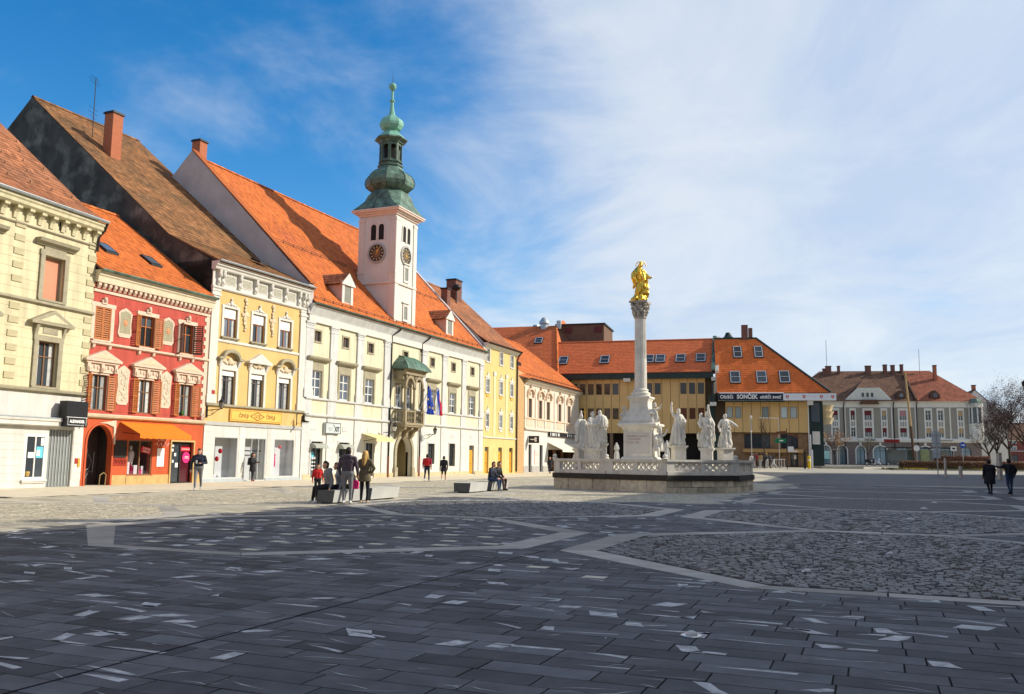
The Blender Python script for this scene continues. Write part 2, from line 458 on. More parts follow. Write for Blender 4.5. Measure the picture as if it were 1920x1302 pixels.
while t < 64:
    h = 0.30 if t < 26 else 0.62
    r = -27.5 + U(0, .6)
    while r < 25:
        w = U(0.45, 0.95) if t < 26 else U(0.9, 1.5)
        x, y = r + w / 2, t + h / 2
        P = rt(x, y)
        vis = P.y > 1.5 and abs(P.x) < P.y * 0.66 + 2.0
        if vis:
            hit = False
            for i, j, r0, t0 in FIELDS:
                if abs(x - r0) < 5 and abs(y - t0) < 5 and (i, j) != (-1, 0) and in_oct(x - r0, y - t0, INN, 0.15): hit = True; break
            if not hit: slabs.append((P.length, r, r + w, t, t + h))
        r += w
    t += h
slabs.sort()
vis_n = 0
far = MB(); beige = MB()
m_slab_sun = M('sunlit_tone_slab', (0.44, 0.395, 0.30), 0.8, 0.16, 2.0, 0.1, 40, attr=0.22, spec=0.16)  # paler copy of the slab stone, sunlight painted into its colour
for D_, x0, x1, y0, y1 in slabs:
    P = rt((x0 + x1) / 2, (y0 + y1) / 2)
    if vis_n < 300 and P.y > 4.6 and abs(P.x) < P.y * 0.60 + 0.4:
        q = MB(); slab_into(q, 0, x1 - x0, 0, y1 - y0)
        q.build('paving_slab', [m_slab, m_inlay], plaza, rt(x0, y0), ANG); vis_n += 1
    else:
        rc, tc_ = (x0 + x1) / 2, (y0 + y1) / 2
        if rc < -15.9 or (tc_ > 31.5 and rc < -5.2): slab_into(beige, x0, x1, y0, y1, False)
        else: slab_into(far, x0, x1, y0, y1, D_ < 34)
far.build('paving_slabs_beyond', [m_slabj, m_inlay], plaza, (0, 0, 0), ANG, rndattr=True, kind='stuff')
beige.build('sunlit_tone_slabs_beyond', m_slab_sun, plaza, (0, 0, 0), ANG, rndattr=True, kind='stuff')
# drainage slots
m_black = M('black_gap', (0.012, 0.012, 0.013), 0.9, 0)
for r, t0, t1 in ((-5.12, 3.2, 14.0), (-14.9, 9.9, 14.2)):
    MB().box(r - 0.009, r + 0.009, t0, t1, 0.0005, 0.0045).build('drain_slot', m_black, plaza, rz=ANG)
# pale square pavers scattered in the smooth field
m_pale = M('pale_paver', (0.62, 0.58, 0.45), 0.6, 0.1)
pv = MB().box(-.15, .15, -.10, .10, 0.0, 0.005, skip=(0,)).mesh('pale_paver', m_pale)
for a in range(9):
    for b in range(7):
        x, y = -4.2 + a * 1.05 + U(-.25, .25) + (0.5 if b % 2 else 0), -3.9 + b * 1.3 + U(-.25, .25)
        if in_oct(x, y, INN, -0.25): ob('pale_paver', pv, plaza, rt(R0 - PR + x, T0 + y), ANG)
for x, y in ((-1.2, 15.6), (0.4, 12.6), (1.1, 11.6), (-8.3, 19.5), (-6.5, 20.7)): ob('pale_paver', pv, plaza, (x, y, 0.002), ANG)
# small domed marker lights set into the paving
m_steel = M('brushed_steel', (0.62, 0.62, 0.62), 0.32, 0.08, 20, metal=0.9)
m_dome = M('frosted_dome', (0.6, 0.6, 0.6), 0.35, 0)
def dome_light(x, y, r, lab):
    t_ = thing('ground_light', lab, 'light', (x, y, 0.004), 0, 'domed lights set in the paving')
    MB().lathe([(r * 1.7, 0.0), (r * 1.6, 0.006), (r * 1.1, 0.008)], n=18).build('rim', m_steel, t_, smooth=True)
    MB().lathe([(r, 0.006), (r * .96, .016), (r * .75, .03), (r * .4, .039), (r * .02, .041)], n=16).build('dome', m_dome, t_, smooth=True)
for k, (x, y) in enumerate(((1.58, 7.86), (4.11, 12.42), (6.55, 16.78), (6.31, 14.9), (8.95, 21.16), (10.85, 24.26), (13.92, 30.05), (16.47, 34.65))):
    dome_light(x, y, 0.055 if k < 5 else 0.07, ['small round white dome light among the near dark slabs', 'white dome light near the front edge of the large cobbled field',
        'white dome light towards the back of the large cobbled field', 'lone small light in the middle of the large cobbled field', 'dome light just behind the back edge of the large cobbled field',
        'dome light in the middle of the second cobbled field', 'dome light beyond the second cobbled field', 'farthest dome light, towards the walking couple in black'][k])
# far road and pavement at the head of the square
m_road = M('road_asphalt', (0.17, 0.165, 0.155), 0.9, 0.12, 0.8, 0.1, 20)
m_pave = M('far_pavement', (0.36, 0.33, 0.27), 0.85, 0.1, 0.8)
def sheet(name, x0, x1, y0, y1, dz, mat, n=14):
    q = MB()
    ys = spaced(y0, y1, n); xs = spaced(x0, x1, 6)
    for i in range(6):
        for j in range(n):
            q.poly([(x, y, gz(x, y) + dz) for x, y in ((xs[i], ys[j]), (xs[i + 1], ys[j]), (xs[i + 1], ys[j + 1]), (xs[i], ys[j + 1]))])
    return S(name, q, mat)
sheet('square_upper_end', 14, 75, 61, 89, -0.012, M('upper_paving', (0.095, 0.092, 0.09), 0.65, 0.25, 1.1, 0.1, 30))
sheet('cross_road', 12, 130, 89, 104, -0.016, m_pave)
sheet('main_road', 20, 220, 118, 134, 0.006, m_road, 8)
# ------------------------------------------------------------------ building kit: local x along the front, y into the house, z up
def wall(q, u0, u1, z0, z1, holes=(), dep=0.24, y=0.0):
    us = sorted({u0, u1, *[h[0] for h in holes], *[h[1] for h in holes]}); zs = sorted({z0, z1, *[h[2] for h in holes], *[h[3] for h in holes]})
    us = [u for u in us if u0 <= u <= u1]; zs = [z for z in zs if z0 <= z <= z1]
    for i in range(len(us) - 1):
        for j in range(len(zs) - 1):
            cu, cz = (us[i] + us[i + 1]) / 2, (zs[j] + zs[j + 1]) / 2
            if any(h[0] < cu < h[1] and h[2] < cz < h[3] for h in holes): continue
            q.poly([(us[i], y, zs[j]), (us[i + 1], y, zs[j]), (us[i + 1], y, zs[j + 1]), (us[i], y, zs[j + 1])])
    for a, b, c, d in holes:
        if c < z0 - .01 or d > z1 + .01: continue
        for P in (((a, c), (a, d)), ((b, d), (b, c)), ((a, d), (b, d)), ((b, c), (a, c))):
            (x0, w0), (x1, w1) = P
            q.poly([(x0, y, w0), (x0, y + dep, w0), (x1, y + dep, w1), (x1, y, w1)])
    return q
def shell(par, u0, u1, dep, z1, mat, name='side_wall', z0=0):
    """side and back walls of a house (the front is built apart)"""
    q = MB()
    q.poly([(u0, 0, z0), (u0, dep, z0), (u0, dep, z1), (u0, 0, z1)]); q.poly([(u1, 0, z0), (u1, dep, z0), (u1, dep, z1), (u1, 0, z1)])
    q.poly([(u0, dep, z0), (u1, dep, z0), (u1, dep, z1), (u0, dep, z1)])
    return q.build(name, mat, par)
def cornice(par, name, mat, u0, u1, prof, z=0, y=0):
    """moulding: profile of (projection, height) extruded along the front"""
    P = [(y - p, z + h) for p, h in prof]
    P = [(y + 0.03, P[0][1])] + P + [(y + 0.03, P[-1][1])]
    return MB().prism(P, u0, u1, 'x').build(name, mat, par)
def band(par, name, mat, u0, u1, z0, z1, proj, y=0): return MB().box(u0, u1, y - proj, y + 0.02, z0, z1).build(name, mat, par)
CACHE = {}
def cmesh(key, fn):
    if key not in CACHE: CACHE[key] = fn()
    return CACHE[key]
def window(par, uc, z0, w, h, fm, gm, cols=2, rows=(1,), dep=0.17, fw=0.06, mw=0.045, sill=None, smat=None, name='window', onepane=False, sproj=.1):
    tot = sum(rows)
    def frame():
        q = MB(); y0, y1 = dep - 0.05, dep + 0.03
        q.box(-w / 2, -w / 2 + fw, y0, y1, 0, h); q.box(w / 2 - fw, w / 2, y0, y1, 0, h)
        q.box(-w / 2 + fw, w / 2 - fw, y0, y1, 0, fw); q.box(-w / 2 + fw, w / 2 - fw, y0, y1, h - fw, h)
        for c in range(1, cols):
            x = -w / 2 + fw + (w - 2 * fw) * c / cols; k = mw * (1.35 if c * 2 == cols else 1)
            q.box(x - k / 2, x + k / 2, y0 + .005, y1 - .005, fw, h - fw)
        a = 0
        for r in rows[:-1]:
            a += r; zz = fw + (h - 2 * fw) * a / tot
            q.box(-w / 2 + fw, w / 2 - fw, y0 + .01, y1 - .01, zz - mw / 2, zz + mw / 2)
        return q.mesh('window_frame', fm)
    key = (name, round(w, 2), round(h, 2), fm.name, cols, tuple(rows), dep, fw)
    o = ob(name, cmesh(('fr',) + key, frame), par, (uc, 0, z0))
    pw = (w - 2 * fw) / cols; a = 0
    if onepane:
        ob('pane', cmesh(('one',) + key + (gm.name,), lambda: MB().box(-w / 2 + .01, w / 2 - .01, dep, dep + .012, 0.01, h - .01).mesh('pane', gm)), o)
    else:
        for r in rows:
            ph = (h - 2 * fw) * r / tot; zz = fw + (h - 2 * fw) * a / tot; a += r
            me = cmesh(('pane', round(pw, 3), round(ph, 3), gm.name), lambda: MB().box(-pw / 2, pw / 2, 0, .012, 0, ph).mesh('pane', gm))
            for c in range(cols): ob('pane', me, o, (-w / 2 + fw + pw * (c + .5), dep, zz))
    if sill:
        ob('sill', cmesh(('sill', round(w, 2), sill, smat.name, sproj), lambda: MB().box(-w / 2 - sill, w / 2 + sill, -sproj, dep, -0.09, 0.0).box(-w / 2 - sill * .6, w / 2 + sill * .6, -sproj * .6, 0.0, -0.16, -0.09).mesh('sill', smat)), o)
    return o
def curtain(o, w, h, dep, n, f=.26):
    m = M('net_curtain', (.42, .42, .40), .9, .25, 6, orand=.3)
    me = cmesh(('cur', round(w, 2), round(h, 2), dep, f), lambda: MB().box(-w / 2 + .06, -w / 2 + w * f, dep - .008, dep - .002, .06, h - .06).box(w / 2 - w * f, w / 2 - .06, dep - .008, dep - .002, .06, h - .06).mesh('curtain', m))
    ob('curtain', me, o)
def surround(o, mat, w, h, t=0.14, proj=0.05, top=True, bottom=False, name='surround', ear=0.0):
    def fn():
        q = MB(); e = ear
        q.box(-w / 2 - t, -w / 2, -proj, .02, 0, h); q.box(w / 2, w / 2 + t, -proj, .02, 0, h)
        if top: q.box(-w / 2 - t - e, w / 2 + t + e, -proj - .004, .02, h, h + t)
        if bottom: q.box(-w / 2 - t, w / 2 + t, -proj - .004, .02, -t, 0)
        return q.mesh(name, mat)
    return ob(name, cmesh(('sur', name, mat.name, round(w, 2), round(h, 2), t, proj, top, bottom, ear), fn), o)
def shutter_mesh(w, h, mat, n=14):
    def fn():
        q = MB(); f = .06
        for b in ((0, f, 0, h), (w - f, w, 0, h), (f, w - f, 0, f), (f, w - f, h - f, h), (f, w - f, h * .5 - f / 2, h * .5 + f / 2)): q.box(b[0], b[1], -.02, .02, b[2], b[3])
        for k in range(n):
            z = f + (h - 2 * f) * (k + .5) / n; d = (h - 2 * f) / n * .62
            q.hexa([(f, -.018, z - d), (w - f, -.018, z - d), (w - f, .012, z), (f, .012, z), (f, -.018, z - d + .012), (w - f, -.018, z - d + .012), (w - f, .012, z + .012), (f, .012, z + .012)])
        return q.mesh('shutter', mat)
    return cmesh(('shut', round(w, 2), round(h, 2), mat.name), fn)
def shutter(o, w, h, mat, x, side, ang):
    """louvred leaf hinged at x; side -1 opens to the left, +1 to the right; ang in degrees swung out of the wall plane"""
    s = ob('shutter', shutter_mesh(w, h, mat), o, (x, -0.05, 0))
    s.rotation_euler = (0, 0, rad(-ang) if side > 0 else rad(180 + ang))
    return s
def arc_pts(cx, cz, r, a0, a1, n=10, rz=None):
    rz = rz or r
    return [(cx + r * math.cos(rad(a0 + (a1 - a0) * k / n)), cz + rz * math.sin(rad(a0 + (a1 - a0) * k / n))) for k in range(n + 1)]
def arch_fill(q, u0, u1, zs, zt, y0, y1, n=12):
    """wall between the arch crown and the rectangular hole top: soffit and spandrels"""
    cx, r = (u0 + u1) / 2, (u1 - u0) / 2; rz = zt - zs
    A = arc_pts(cx, zs, r, 180, 0, n, rz)
    for k in range(n):
        (xa, za), (xb, zb) = A[k], A[k + 1]
        q.poly([(xa, y0, za), (xb, y0, zb), (xb, y0, zt), (xa, y0, zt)]); q.poly([(xa, y0, za), (xa, y1, za), (xb, y1, zb), (xb, y0, zb)])
    return q
def arch_band(q, u0, u1, z0, zs, zt, t, proj, n=14, y=0):
    cx, r = (u0 + u1) / 2, (u1 - u0) / 2; rz = zt - zs
    I = [(u0, z0)] + arc_pts(cx, zs, r, 180, 0, n, rz) + [(u1, z0)]; O = [(u0 - t, z0)] + arc_pts(cx, zs, r + t, 180, 0, n, rz + t) + [(u1 + t, z0)]
    for k in range(len(I) - 1):
        a, b, c, d = I[k], I[k + 1], O[k + 1], O[k]
        q.hexa([(a[0], y - proj, a[1]), (b[0], y - proj, b[1]), (b[0], y + .02, b[1]), (a[0], y + .02, a[1]), (d[0], y - proj, d[1]), (c[0], y - proj, c[1]), (c[0], y + .02, c[1]), (d[0], y + .02, d[1])])
    return q
def tiles(par, A, B, C_, D_, mat, tw=0.20, th=0.30, lift=0.03, name='roof_tiles'):
    """overlapping tiles on the plane A (eave left) B (eave right) C (ridge right) D (ridge left)"""
    A, B, C_, D_ = map(Vector, (A, B, C_, D_))
    n = (B - A).cross(D_ - A)
    if n.length < 1e-6: n = (B - A).cross(C_ - A)
    n.normalize()
    if n.z < 0: n = -n
    sl = max((D_ - A).length, 0.1); N_ = max(2, int(sl / th)); q = MB()
    ax = (B - A).normalized() if (B - A).length > .1 else (C_ - D_).normalized()
    o = A
    for j in range(N_):
        s0, s1 = j / N_, min(1.0, (j + 1.22) / N_)
        L0, R0_, L1, R1 = A.lerp(D_, s0), B.lerp(C_, s0), A.lerp(D_, s1), B.lerp(C_, s1)
        a0, b0, a1, b1 = (L0 - o).dot(ax), (R0_ - o).dot(ax), (L1 - o).dot(ax), (R1 - o).dot(ax)
        base0, base1 = L0 - ax * a0, L1 - ax * a1
        x = math.floor(a0 / tw) * tw + (tw / 2 if j % 2 else 0) - tw
        while x < max(b0, b1):
            xl, xr = x + .004, x + tw - .004; x += tw
            p = [min(max(xl, a0), b0), min(max(xr, a0), b0), min(max(xl, a1), b1), min(max(xr, a1), b1)]
            if p[1] - p[0] < .02: continue
            u = lift + U(-.006, .008); q.rv = min(1, max(0, random.gauss(.5, .22)))
            v0, v1, v2, v3 = base0 + ax * p[0] + n * u, base0 + ax * p[1] + n * u, base1 + ax * p[3] + n * .006, base1 + ax * p[2] + n * .006
            q.poly([v0, v1, v2, v3]); q.poly([base0 + ax * p[0], base0 + ax * p[1], v1, v0])
    return q.build(name, mat, par, rndattr=True, kind='stuff')
def ridge_caps(par, P, Q, mat, w=0.16, step=0.42):
    P, Q = Vector(P), Vector(Q); d = (Q - P); n = max(1, int(d.length / step)); q = MB(); s = d.normalized().cross(Vector((0, 0, 1))).normalized()
    for k in range(n):
        a, b = P.lerp(Q, k / n), P.lerp(Q, (k + 1.08) / n); q.rv = rnd()
        for (r0, h0), (r1, h1) in (((-w, -.06), (-w * .6, .06)), ((-w * .6, .06), (0, .1)), ((0, .1), (w * .6, .06)), ((w * .6, .06), (w, -.06))):
            q.poly([a + s * r0 + Vector((0, 0, h0 + .02)), a + s * r1 + Vector((0, 0, h1 + .02)), b + s * r1 + Vector((0, 0, h1)), b + s * r0 + Vector((0, 0, h0))])
    return q.build('ridge_tiles', mat, par, rndattr=True, kind='stuff')
def roof(par, u0, u1, prof, back, mat, under, tw=.2, th=.3, caps=True, thick=.10, e0=None, e1=None):
    """prof: list of (inward, z) up the front slope to the ridge; back: (inward, z) of the rear eave"""
    q = MB()
    pts = prof + [back]
    for k in range(len(pts) - 1):
        (a, za), (b, zb) = pts[k], pts[k + 1]
        q.hexa([(u0, a, za - thick), (u1, a, za - thick), (u1, b, zb - thick), (u0, b, zb - thick), (u0, a, za), (u1, a, za), (u1, b, zb), (u0, b, zb)])
    r = q.build('roof', under, par)
    for k in range(len(prof) - 1):
        (a, za), (b, zb) = prof[k], prof[k + 1]
        tiles(r, (u0, a, za), (u1, a, za), (u1, b, zb), (u0, b, zb), mat, tw, th)
    if caps: ridge_caps(r, (u0, *prof[-1]), (u1, *prof[-1]), mat)
    return r
def gable(par, u, prof, back, zb, mat, name='gable_wall', t=0.0, up=0.0):
    """wall closing the roof end at u; t>0 makes a parapet of that thickness raised by up"""
    P = [(prof[0][0], zb)] + [(a, z + up) for a, z in prof] + [(back[0], back[1] + up), (back[0], zb)]
    q = MB()
    if t: q.prism(P, u - t / 2, u + t / 2, 'x')
    else: q.poly([(u, a, z) for a, z in P])
    return q.build(name, mat, par)
def gutter(par, u0, u1, y, z, mat, r=.08):
    q = MB(); A = arc_pts(0, 0, r, 180, 360, 6)
    for k in range(6):
        (a, b), (c, d) = A[k], A[k + 1]
        q.poly([(u0, y + a, z + b), (u1, y + a, z + b), (u1, y + c, z + d), (u0, y + c, z + d)])
    q.box(u0, u1, y - r - .012, y - r + .004, z - .012, z + .02)
    for u in (u0, u1): q.poly([(u, y + a, z + b) for a, b in A])
    return q.build('gutter', mat, par)
def pipe(par, pts, r, mat, name='downpipe'): return MB().tube(pts, r, 8).build(name, mat, par, smooth=True)
def snow_guards(par, u0, u1, y, z, mat):
    q = MB(); n = int((u1 - u0) / 1.1)
    for h in (.10, .20): q.box(u0, u1, y - .012, y + .012, z + h, z + h + .02)
    for k in range(n + 1): x = u0 + (u1 - u0) * k / n; q.box(x - .012, x + .012, y - .02, y + .02, z - .06, z + .24)
    return q.build('snow_guard', mat, par)
def chimney(par, u, y, z0, z1, w, d, mat, capmat, pots=0):
    c = MB().box(u - w / 2, u + w / 2, y - d / 2, y + d / 2, z0, z1).build('chimney', mat, par)
    q = MB().box(u - w / 2 - .08, u + w / 2 + .08, y - d / 2 - .08, y + d / 2 + .08, z1, z1 + .1)
    q.box(u - w / 2 - .03, u + w / 2 + .03, y - d / 2 - .03, y + d / 2 + .03, z1 + .1, z1 + .16)
    q.build('chimney_cap', capmat, c)
    if pots: MB().lathe([(.12, z1 + .16), (.1, z1 + .45), (.14, z1 + .5), (.13, z1 + .56)], u, y, 10).build('chimney_pot', capmat, c, smooth=True)
    return c
def brick_mat(name, c1, c2, mortar, s=1.0):
    if name in MATS: return MATS[name]
    m = M(name, c1, 0.9, 0.0); nt = m.node_tree; N, L = nt.nodes, nt.links; b = N['Principled BSDF']
    tc = N.new('ShaderNodeTexCoord'); sx = N.new('ShaderNodeSeparateXYZ'); L.new(tc.outputs['Object'], sx.inputs[0])
    ad = N.new('ShaderNodeMath'); ad.operation = 'ADD'; L.new(sx.outputs[0], ad.inputs[0]); L.new(sx.outputs[1], ad.inputs[1])
    cb = N.new('ShaderNodeCombineXYZ'); L.new(ad.outputs[0], cb.inputs[0]); L.new(sx.outputs[2], cb.inputs[1])
    t = N.new('ShaderNodeTexBrick'); t.inputs['Color1'].default_value = (*c1, 1); t.inputs['Color2'].default_value = (*c2, 1); t.inputs['Mortar'].default_value = (*mortar, 1)
    t.inputs['Scale'].default_value = 1.0 / s; t.inputs['Brick Width'].default_value = .26; t.inputs['Row Height'].default_value = .08; t.inputs['Mortar Size'].default_value = .009
    L.new(cb.outputs[0], t.inputs['Vector']); L.new(t.outputs['Color'], b.inputs['Base Color'])
    return m
def house(name, label, o, t, z0=0, cat='building', group=None):
    return thing(name, label, cat, (o[0], o[1], z0), math.atan2(t[1], t[0]), group)
# shared building materials
m_stone = M('olive_stone', (0.36, 0.32, 0.22), 0.85, 0.16, 3, 0.15, 25, streak=.12)
m_white = M('white_render', (0.66, 0.64, 0.585), 0.85, 0.08, 1.4, 0.06, 30, streak=.18)
m_trim = M('white_trim', (0.66, 0.63, 0.56), 0.8, 0.08, 2.5, 0.05, 30, streak=.08)
m_pinkt = M('pale_pink_trim', (0.66, 0.50, 0.38), 0.8, 0.12, 3, 0.15, 18)
m_wwood = M('white_frame', (0.78, 0.77, 0.73), 0.5, 0.05)
m_brown = M('brown_frame', (0.22, 0.115, 0.055), 0.55, 0.15)
m_orange_w = M('orange_timber', (0.42, 0.135, 0.035), 0.55, 0.2, 6)
m_doorw = M('golden_oak_door', (0.72, 0.34, 0.035), 0.5, 0.15, 5)
m_glass = glass('dark_glass')
m_glassb = glass('blue_glass', (0.10, 0.12, 0.15))
m_shopg = glass('shop_glass', clear=0.95)
m_tin = M('zinc_sheet', (0.40, 0.44, 0.46), 0.45, 0.15, 3, metal=.6)
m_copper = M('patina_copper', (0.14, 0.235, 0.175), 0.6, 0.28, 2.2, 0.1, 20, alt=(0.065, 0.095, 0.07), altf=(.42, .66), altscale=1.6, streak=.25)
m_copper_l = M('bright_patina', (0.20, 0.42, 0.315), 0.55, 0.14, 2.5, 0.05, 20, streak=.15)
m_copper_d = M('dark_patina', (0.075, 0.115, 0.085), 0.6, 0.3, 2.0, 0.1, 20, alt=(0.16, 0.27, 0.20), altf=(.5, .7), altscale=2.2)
m_dark = M('dark_metal', (0.022, 0.022, 0.024), 0.5, 0.1, metal=.3)
m_pipe = M('dark_brown_pipe', (0.05, 0.035, 0.03), 0.5, 0.15, metal=.3)
m_tile_o = M('orange_tiles', (0.56, 0.15, 0.032), 0.85, 0.16, 0.7, attr=0.34, alt=(0.40, 0.10, 0.035), altf=(.5, .72), altscale=.35)
m_tile_b = M('mossy_brown_tiles', (0.27, 0.125, 0.05), 0.9, 0.22, 1.1, attr=0.42, alt=(0.145, 0.085, 0.04), altf=(.42, .68), altscale=.5)
m_tile_r = M('weathered_tiles', (0.37, 0.145, 0.065), 0.88, 0.2, 0.9, attr=0.40, alt=(0.22, 0.10, 0.055), altf=(.45, .7), altscale=.45)
m_batten = M('roof_deck', (0.16, 0.07, 0.04), 0.9, 0.1)
m_brickr = brick_mat('red_brick', (0.46, 0.125, 0.05), (0.38, 0.10, 0.04), (0.36, 0.2, 0.13))
m_brickd = brick_mat('dark_brick', (0.20, 0.075, 0.05), (0.155, 0.055, 0.04), (0.2, 0.13, 0.1))
m_concrete = M('concrete_cap', (0.33, 0.31, 0.28), 0.9, 0.15)
m_black_s = M('black_sign', (0.018, 0.018, 0.02), 0.35, 0.05)
m_whitet = M('white_lettering', (0.85, 0.85, 0.84), 0.6, 0)
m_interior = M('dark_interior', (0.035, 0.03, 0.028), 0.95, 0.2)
# ------------------------------------------------------------------ cream corner house at the left
m_cream = M('cream_render', (0.67, 0.60, 0.385), 0.88, 0.10, 1.1, 0.08, 30, streak=.26)
m_quoin = M('olive_quoin', (0.46, 0.40, 0.245), 0.88, 0.14, 3, 0.1, 30)
hA = house('cream_house', 'cream house with olive stone window frames and white ground floor at the left edge', (-20.234, 42.420), (0.2983, 0.9545))
from_u, to_u = -13.6, -0.38
AW = (-10.75, -6.83, -2.88)
holes = [(u - .58, u + .58, 8.45, 10.45) for u in AW] + [(u - .58, u + .58, 4.5, 6.55) for u in AW]
wall(MB(), from_u, to_u, 4.28, 12.4, holes, .26).build('front_wall', m_cream, hA)
gA = [(-3.69, -2.52, .36, 2.36), (-2.40, -.98, 0.0, 2.6), (-9.2, -5.6, .5, 2.5)]
wall(MB(), from_u, to_u, 0, 4.28, gA, .22).build('ground_floor_wall', m_white, hA)
shell(hA, from_u, to_u, 14, 12.9, m_cream)
q = MS()                                            # shallow rustication joints, as raised courses
for k in range(18):
    z = 4.42 + k * .43
    if z > 11.2: break
    us = from_u
    for a in sorted(AW): q.box(us, a - .86, -.012, .005, z, z + .40); us = a + .86
    q.box(us, to_u, -.012, .005, z, z + .40)
q.build('render_course', m_cream, hA)
q = MS()
for k in range(7):
    z = .30 + k * .34
    for a, b in ((from_u, -9.3), (-5.5, -3.8), (-.94, to_u)): q.box(a, b, -.014, .005, z, z + .325)
q.build('ground_course', m_white, hA)
qm = MB().box(0, .55, -.05, .01, 0, .28).mesh('quoin', m_quoin); qm2 = MB().box(0, .50, -.05, .035, 0, .28).mesh('quoin', m_quoin)
for k in range(12):
    z = 4.72 + k * .605
    if 8.05 < z < 8.5: continue
    ob('quoin', qm2, hA, (to_u - .49, 0, z))
    for u in (-5.13, -9.1): ob('quoin', qm, hA, (u, 0, z))
for u in AW:
    for up in (0, 1):
        z, h = (8.45, 2.0) if up else (4.5, 2.05)
        w = window(hA, u, z, 1.16, h, m_brown if not up else m_stone, m_glass if not up else M('salmon_blind', (0.62, 0.27, 0.16), 0.8, 0.05, streak=.05), 2 if not up else 1, (1.35, .65) if not up else (1,), dep=.2, sill=.22, smat=m_stone)
        surround(w, m_stone, 1.16, h, .24, .09, ear=.03)
        if not up: curtain(w, 1.16, h, .2, 0)
        if up:
            cornice(w, 'hood', m_stone, -1.14, 1.14, [(.1, 0), (.16, .08), (.30, .14), (.34, .24), (.36, .28)], z=h + .42)
            MB().box(-.62, .62, -.06, .02, h + .24, h + .42).build('frieze', m_stone, w)
        else:
            q = MB().prism([(-1.22, h + .72), (1.22, h + .72), (1.22, h + .84), (0, h + 1.42), (-1.22, h + .84)], -.30, .02, 'y')
            q.build('pediment', m_stone, w)
            MB().prism([(-.82, h + .86), (.82, h + .86), (0, h + 1.22)], -.315, -.28, 'y').build('tympanum', m_cream, w)
            MB().box(-.84, .84, -.10, .02, h + .24, h + .72).build('frieze', m_cream, w)
            for s in (-1, 1): MB().prism([(0, h + .24), (-.1, h + .24), (-.24, h + .72), (0, h + .72)], s * .78 - .08, s * .78 + .08, 'x').build('console', m_stone, w)
            MB().box(-.42, .42, -.125, -.09, h + .33, h + .62).build('tablet', m_stone, w)
cornice(hA, 'string_course', m_stone, from_u, to_u + .03, [(.05, 0), (.16, .06), (.16, .14), (.06, .2)], z=8.14)
cornice(hA, 'sill_course', m_stone, from_u, to_u + .03, [(.06, 0), (.18, .07), (.20, .15), (.08, .2)], z=4.2)
cornice(hA, 'frieze_moulding', m_stone, from_u, to_u + .02, [(.05, 0), (.1, .05), (.05, .1)], z=11.5)
bm_ = MB().prism([(0.02, 0), (-.06, 0), (-.10, .25), (-.28, .46), (-.28, .54), (.02, .54)], -.11, .11, 'x').mesh('bracket', m_cream)
bh = MB().prism([(-.22, .38), (-.30, .42), (-.30, .54), (-.22, .54)], -.13, .13, 'x').mesh('bracket_block', m_cream)
for k in range(20):
    u = to_u - .18 - k * .665
    o = ob('bracket', bm_, hA, (u, 0, 11.72)); ob('bracket_block', bh, o)
for k, u in enumerate((-2.55, -6.55)): MB().box(u - .2, u + .2, -.02, .01, 11.78, 12.16).build('attic_vent', m_dark, hA)
cornice(hA, 'eaves_cornice', m_cream, from_u, to_u + .05, [(.30, 0), (.40, .08), (.42, .22), (.48, .28), (.50, .40)], z=12.25)
gutter(hA, from_u, to_u + .06, -.56, 12.76, m_tin, .10)
pipe(hA, [(to_u + .02, -.55, 12.68), (to_u + .04, -.4, 12.35), (to_u - .02, -.12, 12.0), (to_u - .02, -.10, 11.3)], .06, m_pipe)
rA = roof(hA, from_u, to_u + .08, [(-.48, 12.78), (1.0, 13.70), (8.4, 19.9)], (17, 13), m_tile_r, m_batten, .25, .34)
for c in range(8):                                   # snow hooks in rows up the tiles
    for r_ in range(7):
        y = 1.2 + r_ * .95; MB().box(-c * 1.25 - .9 - .012 - (r_ % 2) * .6, -c * 1.25 - .888 - (r_ % 2) * .6, y - .04, y + .06, 13.80 + (y - 1.0) * .845, 13.90 + (y - 1.0) * .845).build('snow_hook', M('rusty_zinc', (.42, .26, .16), .6, .1), rA) if r_ % 2 == 0 or c < 6 else None
gable(hA, to_u, [(0, 12.9), (8.4, 19.9)], (17, 12.9), 12.3, m_cream)
# shop front, shutter and sign
wd = window(hA, -3.105, .36, 1.17, 2.0, m_wwood, m_glass, 2, (1,), dep=.05, fw=.11, name='shop_window', sill=.1, smat=m_white)
mp1 = M('pale_blue_notice', (0.13, 0.52, 0.68), .7, 0.1); mp2 = M('white_notice', (0.85, 0.85, 0.83), .7, .03)
for a, b, c, d, m in ((.10, .52, .95, 1.45, mp1), (.12, .3, 1.05, 1.3, mp2), (.32, .5, 1.5, 1.85, mp2), (-.35, -.02, .95, 1.2, mp2)):
    MB().box(a, b, .036, .042 if m is mp1 else .032, c, d).build('notice', m, wd)
MB().lathe([(.08, .14), (.12, .3), (.10, .36)], -.35, .02, 8).build('plant_pot', M('straw_basket', (.5, .33, .1), .9), wd)
window(hA, -7.4, .5, 3.5, 2.0, m_wwood, m_glass, 3, (1,), dep=.12, fw=.1, name='shop_window')
ds = MB().box(-2.40, -.98, .10, .14, 0, 2.6).build('roller_door', M('grey_shutter', (.23, .25, .25), .5, .1, metal=.4), hA)
sm = MB().box(-.02, .02, -.02, .02, .04, 2.58).mesh('slat', M('bright_slat', (.5, .52, .5), .4, .1, metal=.5))
for k in range(8): ob('slat', sm, ds, (-2.32 + k * .18, .09, 0))
MB().box(-.80, -.62, -.03, .01, 1.05, 1.30).build('number_plate', M('red_plate', (.35, .03, .03), .5, 0), hA); MB().box(-.62, -.5, -.05, .01, .9, 1.3).build('intercom', m_doorw, hA)
cornice(hA, 'canopy_ledge', m_white, from_u, -1.86, [(.22, 0), (.34, .04), (.34, .20), (.4, .24), (.42, .34)], z=2.72)
